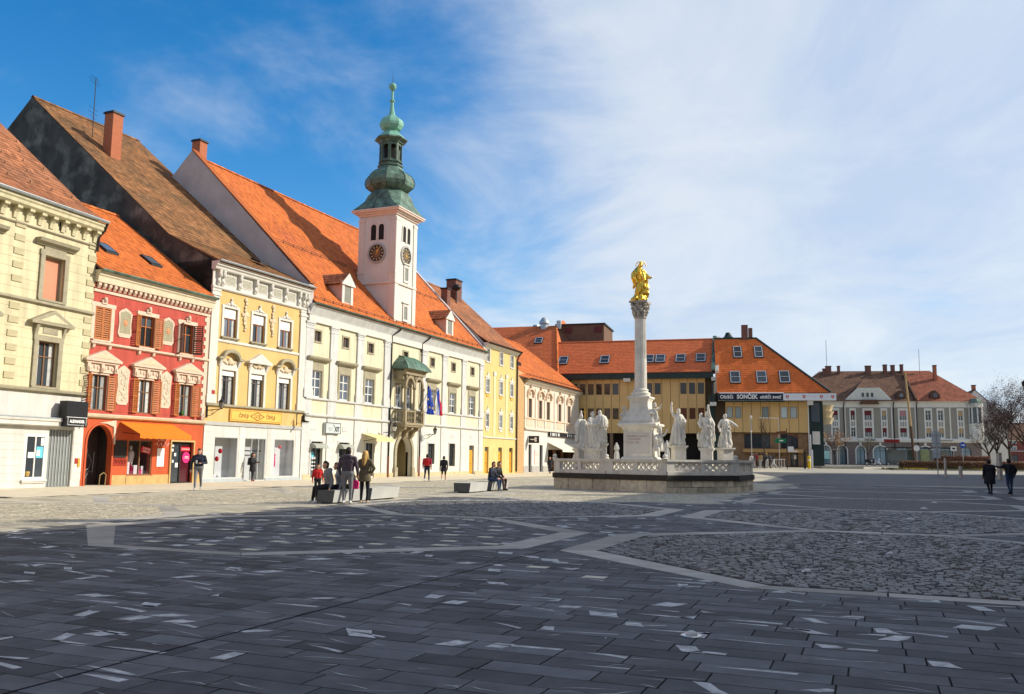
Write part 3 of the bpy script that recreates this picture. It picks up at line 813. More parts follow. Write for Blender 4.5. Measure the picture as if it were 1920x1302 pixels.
MB().box(from_u, -1.9, -.42, .02, 3.07, 3.12).build('canopy_flashing', m_tin, hA)
sg = MB().box(-2.10, -.84, -.62, -.18, 2.74, 3.92).build('sign_box', m_black_s, hA)
MB().box(-2.10, -.84, -.635, -.615, 3.17, 3.19).build('sign_line', m_whitet, sg)
text_mesh('ALEXANDER', .19, .012, m_whitet, parent=sg, loc=(-1.46, -.626, 2.93), bold=.006, sx=.82); worn_marks(sg, -1.22, -1.02, 2.795, .05, -.625, m_whitet, 3); MB().box(-2.02, -2.005, -.632, -.618, 2.82, 3.18).box(-.92, -.905, -.632, -.618, 2.82, 3.18).box(-2.02, -1.26, -.632, -.618, 2.82, 2.835).build('sign_frame', m_whitet, sg)
for s in (-1.9, -1.1): MB().box(s - .03, s + .03, -.2, .01, 3.3, 3.36).build('sign_arm', m_dark, sg)
MB().tube([(-.62, 0, 3.0), (-.62, -.25, 3.05), (-.5, -.3, 2.95), (-.5, -.3, 2.86)], .03, 6).build('camera_arm', m_dark, hA)
# ------------------------------------------------------------------ red house
m_red = M('red_render', (0.50, 0.085, 0.06), 0.85, 0.14, 1.2, 0.06, 30, streak=.22)
m_redg = M('orange_red_render', (0.54, 0.10, 0.035), 0.85, 0.1, 1.2, 0.06, 30, streak=.12)
m_sand = M('sandstone_base', (0.52, 0.36, 0.15), 0.9, 0.15, 3, 0.1, 20)
m_green_p = M('grey_green_panel', (0.34, 0.31, 0.20), .85, .15, 4, .15, 14)
hB = house('red_house', 'red house with orange louvred shutters and pink stucco pediments', (-20.234, 42.420), (0.3603, 0.9328))
b0, b1 = -.36, 7.98
BU, BL = (.32, 3.27, 6.22), (.40, 3.40, 6.36)
holes = [(u - .5, u + .5, 7.05, 8.68) for u in BU] + [(u - .48, u + .48, 3.62, 5.36) for u in BL]
wall(MB(), b0, b1, 3.3, 9.85, holes, .22).build('front_wall', m_red, hB)
q = MB(); wall(q, b0, b1, 0, 3.3, [(-.1, 1.44, 0, 2.92), (2.51, 4.18, .46, 2.25), (5.52, 7.22, 0, 2.22)], .3)
arch_fill(q, -.1, 1.44, 2.05, 2.92, 0, .3)
q.build('ground_floor_wall', m_redg, hB)
q = MS(); q.box(1.52, 2.45, -.03, .01, 0, .48); q.box(2.45, 4.25, -.05, .01, 0, .44); q.box(4.25, 5.45, -.03, .01, 0, .48); q.box(7.28, b1, -.03, .01, 0, .48)
q.build('plinth', m_sand, hB)
shell(hB, b0, b1, 12, 10.6, m_red)
q = MS()
for k in range(13):
    z = 3.62 + k * .47
    if z + .44 > 9.4: break
    H = [(u - .72, u + .72) for u in (BU if z > 6.5 else BL)]; us = b0
    if 6.6 < z + .2 < 7.0: continue
    for a, b in H: q.box(us, max(us + .01, a), -.012, .004, z, z + .45); us = b
    q.box(us, b1 - .42, -.012, .004, z, z + .45)
q.build('render_course', m_red, hB)
def head_ornament(par, x, z, s, mat, name='mask_keystone'):
    q = MB(); q.ball((x, -.12, z + .10 * s), .10 * s, .10 * s, .14 * s, 8, 6); q.ball((x - .12 * s, -.07, z + .02), .08 * s, .06, .07 * s, 6, 5); q.ball((x + .12 * s, -.07, z + .02), .08 * s, .06, .07 * s, 6, 5)
    q.box(x - .16 * s, x + .16 * s, -.1, 0, z - .12 * s, z)
    return q.build(name, mat, par, smooth=True)
m_shut = m_orange_w
for i, u in enumerate(BU):
    w = window(hB, u, 7.05, 1.0, 1.63, m_orange_w, m_glass, 2, (1.25, .6), dep=.14, fw=.07)
    surround(w, m_pinkt, 1.0, 1.63, .2, .05, ear=.06); head_ornament(w, 0, 1.90, 1, m_pinkt)
    MB().box(-.55, .55, -.08, .02, -.08, 0).build('sill', m_pinkt, w)
    if i == 0:
        ob('shutter', shutter_mesh(.49, 1.6, m_shut), w, (-.49, -.03, .01)); ob('shutter', shutter_mesh(.49, 1.6, m_shut), w, (0, -.03, .01))
    elif i == 1: shutter(w, .5, 1.62, m_shut, -.5, -1, 22); shutter(w, .5, 1.62, m_shut, .5, 1, 16)
    else: shutter(w, .5, 1.62, M('faded_brown_shutter', (.17, .075, .05), .6, .2), -.5, -1, 55); shutter(w, .5, 1.62, MATS['faded_brown_shutter'], .5, 1, 62)
for i, u in enumerate(BL):
    w = window(hB, u, 3.62, .96, 1.74, m_brown, m_glass, 2, (1.2, .65), dep=.14, fw=.06)
    surround(w, m_pinkt, .96, 1.74, .08, .03); curtain(w, .96, 1.74, .14, 0, .3)
    shutter(w, .48, 1.74, m_shut, -.5, -1, 14 if i else 30); shutter(w, .48, 1.74, m_shut, .5, 1, 10 + 7 * i)
    q = MB(); q.prism([(-1.12, 2.36), (1.12, 2.36), (1.12, 2.46), (0, 2.93), (-1.12, 2.46)], -.28, .02, 'y'); q.box(-1.0, 1.0, -.2, .02, 2.26, 2.36)
    q.build('pediment', m_pinkt, w)
    MB().prism([(-.72, 2.50), (.72, 2.50), (0, 2.80)], -.295, -.26, 'y').build('tympanum', M('pale_tympanum', (.62, .5, .33), .85, .25, 10, .4, 20), w)
    q = MB().box(-.92, .92, -.09, .02, 1.84, 2.26)
    for k in range(7): q.ball((-.66 + k * .22, -.1, 2.05 + .05 * (k % 2)), .085, .05, .11, 6, 5)
    for s in (-.84, 0, .84): q.box(s - .09, s + .09, -.19, 0, 1.86, 2.26); q.ball((s, -.19, 2.0), .075, .06, .12, 6, 5)
    q.build('carved_frieze', m_pinkt, w)
    if i == 2: MB().ball((-.1, .0, .18), .13, .08, .14, 7, 5).build('window_plant', M('leaf_green', (.05, .13, .03), .8), w)
def cartouche(par, u, z, w, h, med):
    o = MB().prism([(-w / 2, .18), (-w / 2 + .12, 0), (w / 2 - .12, 0), (w / 2, .18), (w / 2 - .06, h * .5), (w / 2, h - .2), (w / 2 - .14, h - .06), (0, h + .08), (-w / 2 + .14, h - .06), (-w / 2, h - .2), (-w / 2 + .06, h * .5)], -.05, .01, 'y').build('stucco_panel', m_pinkt, par, (u, 0, z))
    MB().prism([(-w / 2 + .1, .2), (w / 2 - .1, .2), (w / 2 - .12, h * .5), (w / 2 - .1, h - .2), (0, h - .06), (-w / 2 + .1, h - .2), (-w / 2 + .12, h * .5)], -.056, -.04, 'y').build('panel_field', m_green_p if med else M('stone_grey_relief', (.52, .46, .34), .85, .3, 9, .5, 12), o)
    if med:
        q = MB()
        for k in range(14): a = 2 * pi * k / 14; q.ball((.19 * math.cos(a), -.06, h * .52 + .24 * math.sin(a)), .035, .03, .035, 5, 4)
        q.build('medallion_ring', m_pinkt, o); q = MB(); q.ball((0, -.06, h * .52), .13, .035, .17, 8, 6); q.build('medallion', M('terracotta_relief', (.62, .27, .12), .8, .2), o)
    else:
        q = MB()
        for k in range(11): q.ball((.15 * math.sin(k * 1.7), -.06, .25 + (h - .5) * k / 10), .07 + .03 * math.sin(k * 2.3), .035, .09, 6, 5)
        q.build('relief', m_pinkt, o)
for u in (1.74, 4.74): cartouche(hB, u, 7.36, .9, 1.42, True)
for u in (1.86, 4.83): cartouche(hB, u, 3.98, .80, 1.9, False)
cornice(hB, 'string_course', m_pinkt, b0, b1 + .02, [(.05, 0), (.14, .05), (.14, .12), (.05, .16)], z=6.80)
for u in (.32 - .5, .82, 2.77, 3.77, 5.72, 6.72): MB().prism([(0.01, 0), (-.1, .06), (-.14, .22), (.01, .22)], u - .07, u + .07, 'x').build('console', m_pinkt, hB, (0, 0, 6.58))
cornice(hB, 'shop_cornice', M('cream_course', (.66, .55, .38), .85, .1, streak=.1), b0, b1 + .04, [(.06, 0), (.18, .06), (.22, .16), (.08, .22)], z=3.24)
qm = MB().box(0, .40, -.03, .01, 0, .22).mesh('quoin', m_pinkt); qn = MB().box(.14, .40, -.03, .01, 0, .22).mesh('quoin', m_pinkt)
for k in range(27): ob('quoin', qm if k % 2 else qn, hB, (b1 - .40, -.006, 3.5 + k * .222))
MB().box(b0, b1, -.06, .01, 9.38, 9.52).build('frieze_band', m_pinkt, hB)
dm = MB().prism([(.01, 0), (-.10, 0), (-.22, .14), (-.22, .29), (.01, .29)], -.085, .085, 'x').mesh('dentil', m_pinkt)
for k in range(25): ob('dentil', dm, hB, (b0 + .2 + k * .33, 0, 9.55))
MB().box(b0, b1, -.09, .01, 9.53, 9.86).build('frieze_panel', M('maroon_frieze', (.30, .05, .03), .85, .1), hB)
cornice(hB, 'eaves_cornice', M('cream_cornice', (.70, .60, .42), .85, .08, streak=.1), b0, b1 + .05, [(.26, 0), (.28, .12), (.30, .28), (.36, .34), (.38, .46), (.42, .52), (.42, .58)], z=9.84)
gutter(hB, b0 - .02, b1 + .06, -.50, 10.44, m_copper, .10)
roof(hB, b0, b1, [(-.44, 10.45), (7.4, 16.0)], (14, 11.5), m_tile_o, m_batten, .17, .28)
for u, y in ((2.1, 1.9), (5.25, 1.9)):
    z = 10.45 + (y + .44) * .708
    k = MB(); k.hexa([(u - .42, y - .42, z - .28 + .03), (u + .42, y - .42, z - .28 + .03), (u + .42, y + .42, z + .30 + .03), (u - .42, y + .42, z + .30 + .03), (u - .42, y - .42, z - .28 + .15), (u + .42, y - .42, z - .28 + .15), (u + .42, y + .42, z + .30 + .15), (u - .42, y + .42, z + .30 + .15)])
    k = k.build('roof_window', m_dark, hB)
    MB().poly([(u - .33, y - .33, z - .22 + .16), (u + .33, y - .33, z - .22 + .16), (u + .33, y + .33, z + .23 + .16), (u - .33, y + .33, z + .23 + .16)]).build('pane', m_glassb, k)
# passage, awning, shop window and glass door
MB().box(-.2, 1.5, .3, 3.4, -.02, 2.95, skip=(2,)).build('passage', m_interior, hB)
gm = M('graffiti_paint', (.35, .4, .42), .7, .2)
for pts in ([(.5, .5), (.62, 1.1), (.9, 1.5), (1.1, 1.2), (.95, .8), (.7, .7)], [(.1, 1.3), (.3, 1.25), (.35, 1.45), (.55, 1.3), (.75, 1.4)], [(.75, .3), (1.0, .7), (1.2, .6), (1.25, 1.6)]):
    MB().tube([(a, .9 + .0 * b, b) for a, b in pts], .014, 4).build('graffiti', gm, hB)
MB().box(-.15, 1.45, .92, .96, 0, 2.9).build('passage_door', M('dark_brown_door', (.05, .03, .025), .6, .3), hB)
MB().tube([(.95, .15, 0), (.95, .12, .5), (1.15, .1, .62), (1.32, .12, .5), (1.32, .15, 0)], .025, 6).build('bent_rail', M('dull_brass', (.45, .33, .14), .5, metal=.5), hB)
q = MB(); arch_band(q, -.1, 1.44, 0, 2.05, 2.92, .10, .04); q.build('arch_trim', m_redg, hB)
MB().prism([(.55, 3.02), (1.6, 3.18), (1.6, 2.0), (1.5, 2.0), (1.46, 2.85), (1.0, 3.0)], -.05, .01, 'y').build('arch_spandrel', m_pinkt, hB)
m_awn = M('orange_canvas', (0.66, 0.20, 0.012), 0.8, 0.08, 1.0, 0.05, 12)
aw = MB(); aw.hexa([(1.86, -.02, 3.10), (5.50, -.02, 3.10), (5.50, -1.35, 2.50), (1.86, -1.35, 2.50), (1.86, -.02, 3.13), (5.50, -.02, 3.13), (5.50, -1.35, 2.53), (1.86, -1.35, 2.53)])
aw = aw.build('awning', m_awn, hB)
q = MB()
for k in range(18): x = 1.86 + k * 3.64 / 18; q.box(x, x + 3.64 / 18 - .012, -1.36, -1.345, 2.32 - .02 * (k % 2), 2.52)
q.build('valance', m_awn, aw)
for u in (2.1, 5.3): MB().tube([(u, -1.3, 2.5), (u, -.05, 2.6)], .018, 6).build('awning_arm', m_dark, aw)
sw = window(hB, 3.345, .46, 1.67, 1.79, m_brown, m_shopg, 2, (1,), dep=.08, fw=.06, name='shop_window')
MB().box(-.84, .84, .12, 1.3, -.05, 1.85, skip=(2,)).build('display_box', M('shop_back', (.16, .06, .06), .9, .2), sw)
mred, mpk = M('sale_red', (.60, .015, .03), .7, .05), M('magenta_item', (.70, .02, .18), .7, .1)
rdm = random.Random(5)
for k in range(9):
    x = -.7 + k * .17; MB().box(x, x + rdm.uniform(.1, .24), .3 + .05 * (k % 3), .55, .02, rdm.uniform(.15, .7)).build('display_item', [mpk, m_whitet, mred][k % 3], sw)
q = MB(); q.lathe([(.09, .5), (.15, .75), (.2, 1.05), (.17, 1.2), (.06, 1.28), (.09, 1.4), (.05, 1.5)], -.15, .5, 9); q.build('mannequin', m_whitet, sw, smooth=True)
p = MB().box(-.12, .62, .055, .062, 1.18, 1.5).build('sale_sign', mred, sw); p.rotation_euler = (0, rad(10), 0)
text_mesh('SPODNJE', .13, .006, m_whitet, parent=p, loc=(.25, .05, 1.37)); text_mesh('PERILO', .15, .006, m_whitet, parent=p, loc=(.25, .05, 1.22))
MB().box(4.52, 5.02, -.03, .01, .9, 1.85).build('price_board', m_whitet, hB)
bd = hB.children[-1]
for k in range(8): MB().box(4.58, 4.58 + .36 * rdm.uniform(.4, 1), -.034, -.03, 1.72 - k * .09, 1.745 - k * .09).build('print_line', M('green_print', (.05, .3, .2), .7), bd)
MB().tube([(4.35 + .1 * k, -.02, 2.05 + .12 * math.sin(k * 2.1)) for k in range(11)], .022, 5).build('graffiti', M('pink_paint', (.85, .55, .5), .7, 0), hB); MB().tube([(4.5 + .09 * k, -.02, 2.28 + .07 * math.cos(k * 2.6)) for k in range(8)], .018, 5).build('graffiti', MATS['pink_paint'], hB)
MB().box(1.6, 2.4, -.04, .01, 1.35, 2.2).build('awning_shade_board', m_interior, hB)  # dark sheet painting the awning's shadow onto the wall
MB().box(1.56, 2.44, -.02, .01, .95, 1.32).build('graffiti_patch', M('maroon_patch', (.30, .03, .015), .85, .3), hB)
MB().tube([(1.62 + .09 * k, -.025, 1.05 + .2 * (k % 2)) for k in range(10)], .012, 4).build('graffiti', M('black_spray', (.03, .02, .02), .8), hB)
dr = MB().box(5.52, 7.22, .2, .24, 0, 2.22).build('shop_door', m_interior, hB)
window(hB, 6.78, .02, .84, 2.1, m_dark, glass('maroon_glass', (.09, .012, .02)), 1, (1,), dep=.16, fw=.05, name='door_leaf'); window(hB, 5.94, .02, .80, 2.1, m_dark, m_glass, 1, (1,), dep=.12, fw=.05, name='door_leaf')
for x, z, s in ((5.7, 1.7, .12), (5.9, 1.45, .14), (5.75, 1.1, .12), (6.0, .85, .2), (5.72, 1.95, .12)): MB().box(x, x + s, .09, .10, z, z + s * 1.2).build('notice', mp2, dr)
MB().prism(arc_pts(6.85, 1.38, .3, 0, 360, 20)[:-1], .115, .13, 'y').build('round_sticker', mpk, dr); text_mesh('-70%', .20, .01, m_whitet, parent=dr, loc=(6.85, .108, 1.31))
p = MB().box(6.42, 7.14, .12, .13, 1.72, 1.95).build('sale_strip', mred, dr); text_mesh('RAZPRODAJA', .1, .008, m_whitet, parent=p, loc=(6.78, .112, 1.80))
surround(dr, m_sand, 1.7, 2.22, .09, .05).location = (6.37, -.02, 0)
# ------------------------------------------------------------------ yellow house with the shoe shop
m_yel = M('golden_render', (0.67, 0.45, 0.175), 0.87, 0.08, 1.1, 0.06, 30, alt=(0.67, 0.52, 0.28), altf=(.6, .8), altscale=.6, streak=.08)
hC = house('yellow_house', 'golden yellow house with white pilasters above a three-window shoe shop', (-17.276, 50.079), (0.4076, 0.9132))
c0, c1 = -.18, 8.72
CU, CL = (1.48, 3.99, 6.57), (1.55, 4.08, 6.67)
holes = [(u - .58, u + .58, 8.42, 10.15) for u in CU] + [(u - .60, u + .60, 4.46, 6.48) for u in CL]
wall(MB(), c0, c1, 3.42, 11.3, holes, .25).build('front_wall', m_yel, hC)
CS = [(.72, 2.66, .22, 2.58), (3.26, 5.18, .03, 2.58), (5.98, 7.96, .24, 2.58)]
wall(MB(), c0, c1, 0, 3.26, CS, .18).build('ground_floor_wall', m_white, hC)
MB().box(c0, c1, -.07, .02, 3.24, 3.44).build('shop_fascia', M('grey_band', (.42, .42, .40), .7, .1), hC)
q = MS()
for k in range(8):
    z = .34 + k * .36
    for a, b in ((c0, .62), (2.76, 3.16), (5.28, 5.88), (8.06, c1)): q.box(a, b, -.016, .004, z, z + .345)
q.build('ground_course', m_white, hC)
MS().box(c0, 3.2, -.04, .01, 0, .18).box(5.24, c1, -.04, .01, 0, .18).build('plinth', M('blue_grey_base', (.42, .46, .48), .8, .1), hC)
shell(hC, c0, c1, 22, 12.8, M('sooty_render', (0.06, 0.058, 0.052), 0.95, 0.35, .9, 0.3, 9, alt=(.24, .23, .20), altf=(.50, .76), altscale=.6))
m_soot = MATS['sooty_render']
for i, u in enumerate(CU):
    w = window(hC, u, 8.42, 1.16, 1.73, M('rust_frame', (.40, .15, .05), .55, .15), m_glassb, 2, (1.1, .6), dep=.16, sill=.16, smat=m_stone, sproj=.16)
    surround(w, m_trim, 1.16, 1.73, .15, .05, ear=.02); curtain(w, 1.16, 1.2, .16, 0, .24)
    MB().box(-.52, .52, .07, .12, 1.14, 1.70).build('blind', M('white_blind', (.84, .83, .80), .7, .03), w)
    q = MB(); q.ball((0, -.07, 2.02), .14, .07, .16, 8, 6)
    for s in (-1, 1): q.ball((s * .24, -.06, 1.95), .13, .05, .08, 7, 5); q.ball((s * .42, -.05, 1.9), .09, .04, .06, 6, 5)
    q.ball((0, -.07, 2.25), .06, .05, .12, 6, 5); q.build('crest', m_trim, w, smooth=True)
    MB().prism([(-.38, -.18), (.38, -.18), (.22, -.30), (0, -.36), (-.22, -.30)], -.06, .01, 'y').build('apron', m_trim, w)
for i, u in enumerate(CL):
    w = window(hC, u, 4.46, 1.2, 2.02, M('grey_brown_frame', (.13, .10, .085), .55, .1), m_glass, 2, (1.35, .5), dep=.18, onepane=False)
    surround(w, m_trim, 1.2, 2.02, .18, .06); curtain(w, 1.2, 2.02, .18, 0, .3)
    MB().box(-.54, .54, .06, .12, 1.70, 2.0).build('blind', MATS['white_blind'], w)
    MB().box(-.86, .86, -.05, .02, 2.2, 2.62).build('frieze', m_trim, w)
    for s in (-1, 1): MB().prism([(.01, 2.22), (-.07, 2.22), (-.24, 2.62), (.01, 2.62)], s * .78 - .09, s * .78 + .09, 'x').build('console', m_trim, w)
    q = MB()
    if i == 1: q.prism([(-1.06, 2.62), (1.06, 2.62), (1.06, 2.74), (.62, 2.92), (0, 3.27), (-.62, 2.92), (-1.06, 2.74)], -.30, .02, 'y'); q.prism([(-.55, 2.66), (.55, 2.66), (0, 3.02)], -.315, -.28, 'y')
    else:
        O = [(-1.06, 2.62), (-.72, 2.62)] + arc_pts(0, 2.66, .60, 180, 0, 12, .40) + [(.72, 2.62), (1.06, 2.62), (1.06, 2.74), (.78, 2.76)] + arc_pts(0, 2.72, .74, 0, 180, 12, .53) + [(-.78, 2.76), (-1.06, 2.74)]
        n = len(O)
        for k in range(n // 2 - 1): q.hexa([(*O[k][:1], -.30, O[k][1]), (O[k + 1][0], -.30, O[k + 1][1]), (O[k + 1][0], .02, O[k + 1][1]), (O[k][0], .02, O[k][1]), (O[n - 1 - k][0], -.30, O[n - 1 - k][1]), (O[n - 2 - k][0], -.30, O[n - 2 - k][1]), (O[n - 2 - k][0], .02, O[n - 2 - k][1]), (O[n - 1 - k][0], .02, O[n - 1 - k][1])])
    q.build('pediment', m_stone if i != 1 else m_trim, w)
    q = MB(); q.ball((0, -.1, 2.55), .20, .09, .22, 9, 7)
    for s in (-1, 1):
        for k in range(3): q.ball((s * (.24 + .14 * k), -.08, 2.44 + .05 * k), .11, .06, .12 - .02 * k, 7, 5)
    q.build('shell_relief', M('tan_stucco', (.62, .50, .33), .85, .2), w, smooth=True)
cornice(hC, 'string_course', m_trim, c0 + .5, c1 - .6, [(.03, 0), (.07, .04), (.07, .14), (.03, .18)], z=8.06)
cornice(hC, 'upper_string', m_trim, c0 + .5, c1 - .6, [(.02, 0), (.035, .03), (.02, .12)], z=10.0) if False else None
cornice(hC, 'sill_course', m_stone, c0, c1, [(.05, 0), (.16, .06), (.16, .14), (.06, .18)], z=4.30)
for u in (c0 + .02, 8.02):
    p = MB().box(u, u + .62, -.09, .01, 4.5, 11.0).build('pilaster', m_trim, hC)
    MB().box(u - .06, u + .70, -.13, .01, 4.48, 4.95).build('pilaster_base', m_trim, p); MB().box(u - .06, u + .70, -.14, .01, 10.72, 10.84).box(u - .04, u + .68, -.12, .01, 10.98, 11.1).build('capital', m_trim, p)
for u in (2.74, 5.28):
    q = MB()
    for k, (dz, s) in enumerate(((10.85, .16), (10.62, .13), (10.4, .11), (10.2, .13), (9.95, .22), (9.68, .18), (9.42, .15), (9.2, .12), (9.02, .09))): q.ball((u + .05 * math.sin(k * 2), -.05, dz), s, .06, s, 7, 5)
    for s in (-1, 1): q.ball((u + s * .22, -.04, 9.95), .12, .05, .14, 6, 5)
    q.build('garland_relief', M('tan_stucco', (.62, .5, .33)), hC, smooth=True)
cornice(hC, 'architrave', m_trim, c0 - .02, c1 + .02, [(.08, 0), (.14, .06), (.14, .14), (.10, .18)], z=11.12)
MB().box(c0, c1, -.07, .02, 11.28, 12.3).build('frieze', m_trim, hC)
cm = MB().prism([(.0, 0), (-.10, 0), (-.16, .12), (-.12, .5), (-.26, .80), (-.26, .90), (0, .90)], -.10, .10, 'x').mesh('console', m_trim); cb_ = MB().ball((0, -.20, .62), .12, .1, .16, 7, 5).ball((0, -.14, .2), .1, .08, .1, 7, 5).mesh('console_scroll', m_trim)
for u in (.22, .55, 1.98, 3.40, 4.82, 6.24, 7.66, 8.20, 8.52):
    o = ob('console', cm, hC, (u, -.06, 11.32)); ob('console_scroll', cb_, o)
for a, b in ((.80, 1.72), (2.24, 3.14), (3.66, 4.56), (5.08, 5.98), (6.50, 7.40)):
    p = MB().box(a, b, -.10, -.06, 11.50, 12.08).build('frieze_panel', m_trim, hC)
    q = MB().box(a + .08, b - .08, -.112, -.095, 11.56, 12.02); q.build('panel_relief', M('grey_relief', (.40, .38, .30), .9, .5, 16, .6, 30), p)
cornice(hC, 'eaves_cornice', m_trim, c0 - .06, c1 + .06, [(.26, 0), (.30, .05), (.32, .16), (.42, .22), (.44, .34), (.50, .38), (.52, .46)], z=12.22)
gutter(hC, c0 - .05, c1 + .05, -.58, 12.72, m_tin, .08)
# shop fronts with their displays
for k, (a, b, z0_, z1_) in enumerate(CS):
    fm = M('grey_alu', (.55, .57, .57), .4, .05, metal=.4)
    w = window(hC, (a + b) / 2, z0_, b - a, z1_ - z0_, fm, m_shopg, 1 if k != 1 else 3, (1,), dep=.06, fw=.045, name='shop_window' if k != 1 else 'shop_entrance', onepane=(k != 1))
    MB().box(-(b - a) / 2 - .05, (b - a) / 2 + .05, .10, .72, -.03, z1_ - z0_ + .04, skip=(2,)).build('shop_room', M('grey_shop_wall', (.74, .77, .74), .85, .04), w)
    if k == 0:
        MB().box(-.9, -.35, .5, .6, .0, 2.3).build('dark_panel', m_interior, w)
        for x, z in ((-.55, 1.55), (-.8, 1.1)): MB().ball((x + .3, .2, z), .12, .12, .15).build('balloon', mred, w, smooth=True)
        for x, h in ((-.85, .35), (-.6, .2), (-.2, .15)): MB().box(x, x + .22, .3, .5, 0, h).build('shoe_box', mred if h > .3 else m_whitet, w)
    if k == 1: MB().box(-.9, .9, .3, .34, 1.75, 1.82).build('shelf', m_dark, w); MB().tube([(.3, .03, .9), (.3, .03, 1.5)], .02, 6).build('pull_handle', m_steel, w)
    if k == 2:
        q = MB(); q.lathe([(.05, .1), (.06, .6), (.12, .75), (.17, 1.0), (.15, 1.15), (.19, 1.35), (.1, 1.5), (.05, 1.56), (.09, 1.7), (.05, 1.82)], -.55, .45, 10, sy=.7); q.build('mannequin', m_whitet, w, smooth=True)
        q = MB(); q.lathe([(.2, .62), (.21, .9), (.19, 1.2), (.22, 1.36), (.12, 1.48)], -.55, .45, 10, sy=.8); q.build('display_coat', mpk, w, smooth=True)
        MB().ball((.05, .4, 1.85), .13, .1, .12).build('balloon', mred, w, smooth=True)
text_mesh('', .1, .01, m_dark) if False else None
sb = MB().box(1.80, 6.50, -.10, .0, 3.54, 4.24).build('sign_panel', M('ochre_sign', (.78, .46, .10), .8, .08), hC)
q = MB()
for a, b, c, d in ((1.86, 6.44, 4.16, 4.18), (1.86, 6.44, 3.60, 3.62), (1.86, 1.88, 3.60, 4.18), (6.42, 6.44, 3.60, 4.18)): q.box(a, b, -.108, -.09, c, d)
m_brl = M('brown_lettering', (.22, .11, .03), .7, .05)
q.build('sign_border', m_brl, sb)
for u in (2.95, 5.40): text_mesh('ČEVLJI', .30, .012, m_brl, parent=sb, loc=(u, -.104, 3.78), bold=.004)
q = MB(); D4 = [(3.55, 3.89), (4.17, 4.13), (4.79, 3.89), (4.17, 3.65)]
for k in range(4):
    a, b = D4[k], D4[(k + 1) % 4]; q.tube([(a[0], -.105, a[1]), (b[0], -.105, b[1])], .022, 4)
q.build('sign_lozenge', m_brl, sb); worn_marks(sb, 3.93, 4.45, 3.80, .19, -.106, m_brl, 4, seed=3)
q = MB(); q.tube([(8.10, -.02, 3.52), (8.10, -.02, 4.30)], .025, 6); q.tube([(8.10, -.02, 4.26), (8.12, -.95, 4.26)], .02, 6); q.tube([(8.10, -.02, 3.66), (8.12, -.95, 3.66)], .012, 6); q.build('sign_bracket', m_dark, hC)
bt = MB(); bt.box(8.09, 8.15, -.62, -.42, 3.82, 4.16); bt.prism([(-.66, 3.72), (-.66, 3.88), (-.40, 3.86), (-.40, 3.72)], 8.09, 8.15, 'x'); bt.prism([(-.40, 3.72), (-.40, 3.80), (-.92, 3.72)] if 0 else [(-.40, 3.70), (-.98, 3.70), (-.98, 3.76), (-.70, 3.82), (-.40, 3.9)], 8.085, 8.155, 'x')
bt.build('boot_sign', m_black_s, hC)
MB().box(.18, .42, -.11, -.08, 5.0, 5.22).build('number_plate', MATS['red_plate'], hC)
# tall mossy roof behind a sooty gable, with its brick chimney and aerial
profC = [(-.52, 12.66), (3.6, 14.62), (16.6, 25.35)]
rC = roof(hC, c0 + .05, c1 + .2, profC, (24, 19), m_tile_b, m_batten, .21, .30)
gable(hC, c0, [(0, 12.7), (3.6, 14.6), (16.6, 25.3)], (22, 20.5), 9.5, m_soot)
def on_roof(prof, y):
    for (a, za), (b, zb) in zip(prof, prof[1:]):
        if a <= y <= b: return za + (zb - za) * (y - a) / (b - a)
    return prof[-1][1]
chimney(hC, 2.5, 11.9, on_roof(profC, 11.0), 24.3, .82, .8, m_brickr, m_dark, 0)
q = MB(); ux, uy = 2.3, 13.6; zb = on_roof(profC, uy); q.tube([(ux, uy, zb - .2), (ux - .05, uy, zb + 4.3)], .03, 5)
for z, l in ((4.2, .5), (4.0, .7), (3.8, .6), (2.0, .5), (1.7, .6), (1.4, .4)): q.tube([(ux - l, uy - .1, zb + z + .08), (ux + l * .6, uy + .1, zb + z)], .014, 4)
q.build('aerial', m_dark, rC)
MB().hexa([(6.2, 2.0, 14.05), (7.2, 2.0, 14.05), (7.2, 2.8, 14.4), (6.2, 2.8, 14.4), (6.2, 2.0, 14.2), (7.2, 2.0, 14.2), (7.2, 2.8, 14.52), (6.2, 2.8, 14.52)]).build('roof_hatch', m_dark, rC)
# ------------------------------------------------------------------ town hall
m_hall = M('pale_cream_render', (0.70, 0.645, 0.455), 0.88, 0.08, .9, 0.06, 30, alt=(.68, .60, .38), altf=(.55, .8), altscale=.45, streak=.22)
m_pil = M('grey_white_pilaster', (0.60, 0.595, 0.57), 0.85, 0.1, 1.6, 0.06, 30, alt=(.5, .49, .46), altf=(.62, .85), altscale=1.1, streak=.16)
m_hallg = M('hall_ground_render', (0.70, 0.67, 0.57), 0.88, 0.08, .9, 0.06, 30, streak=.12)
hD = house('town_hall', 'long pale yellow town hall with pilasters, stone balcony and steep orange roof', (-13.673, 58.151), (0.3796, 0.9252))
LD = 28.6
DM = (1.22, 4.66, 8.02, 18.12, 22.10, 26.2); DS = (1.2, 4.66, 8.05, 13.4, 18.1, 22.2, 26.25); DP = (.22, 3.12, 6.56, 10.45, 16.55, 20.40, 24.36, 28.3)
holes = [(u - .62, u + .62, 5.48, 7.3) for u in DM] + [(u - .36, u + .36, 9.28, 9.98) for u in DS] + [(11.95, 12.95, 4.3, 7.2), (13.45, 14.45, 4.3, 7.2)]
wall(MB(), 0, LD, 4.2, 11.7, holes, .28).build('front_wall', m_hall, hD)
GD = [(.92, 2.22, .12, 2.52), (4.22, 5.52, .12, 2.52), (7.72, 8.95, .12, 2.55), (12.25, 14.75, 0, 3.2), (17.6, 18.8, 1.0, 2.72), (21.6, 22.8, .8, 2.8), (25.85, 26.95, .06, 2.72)]
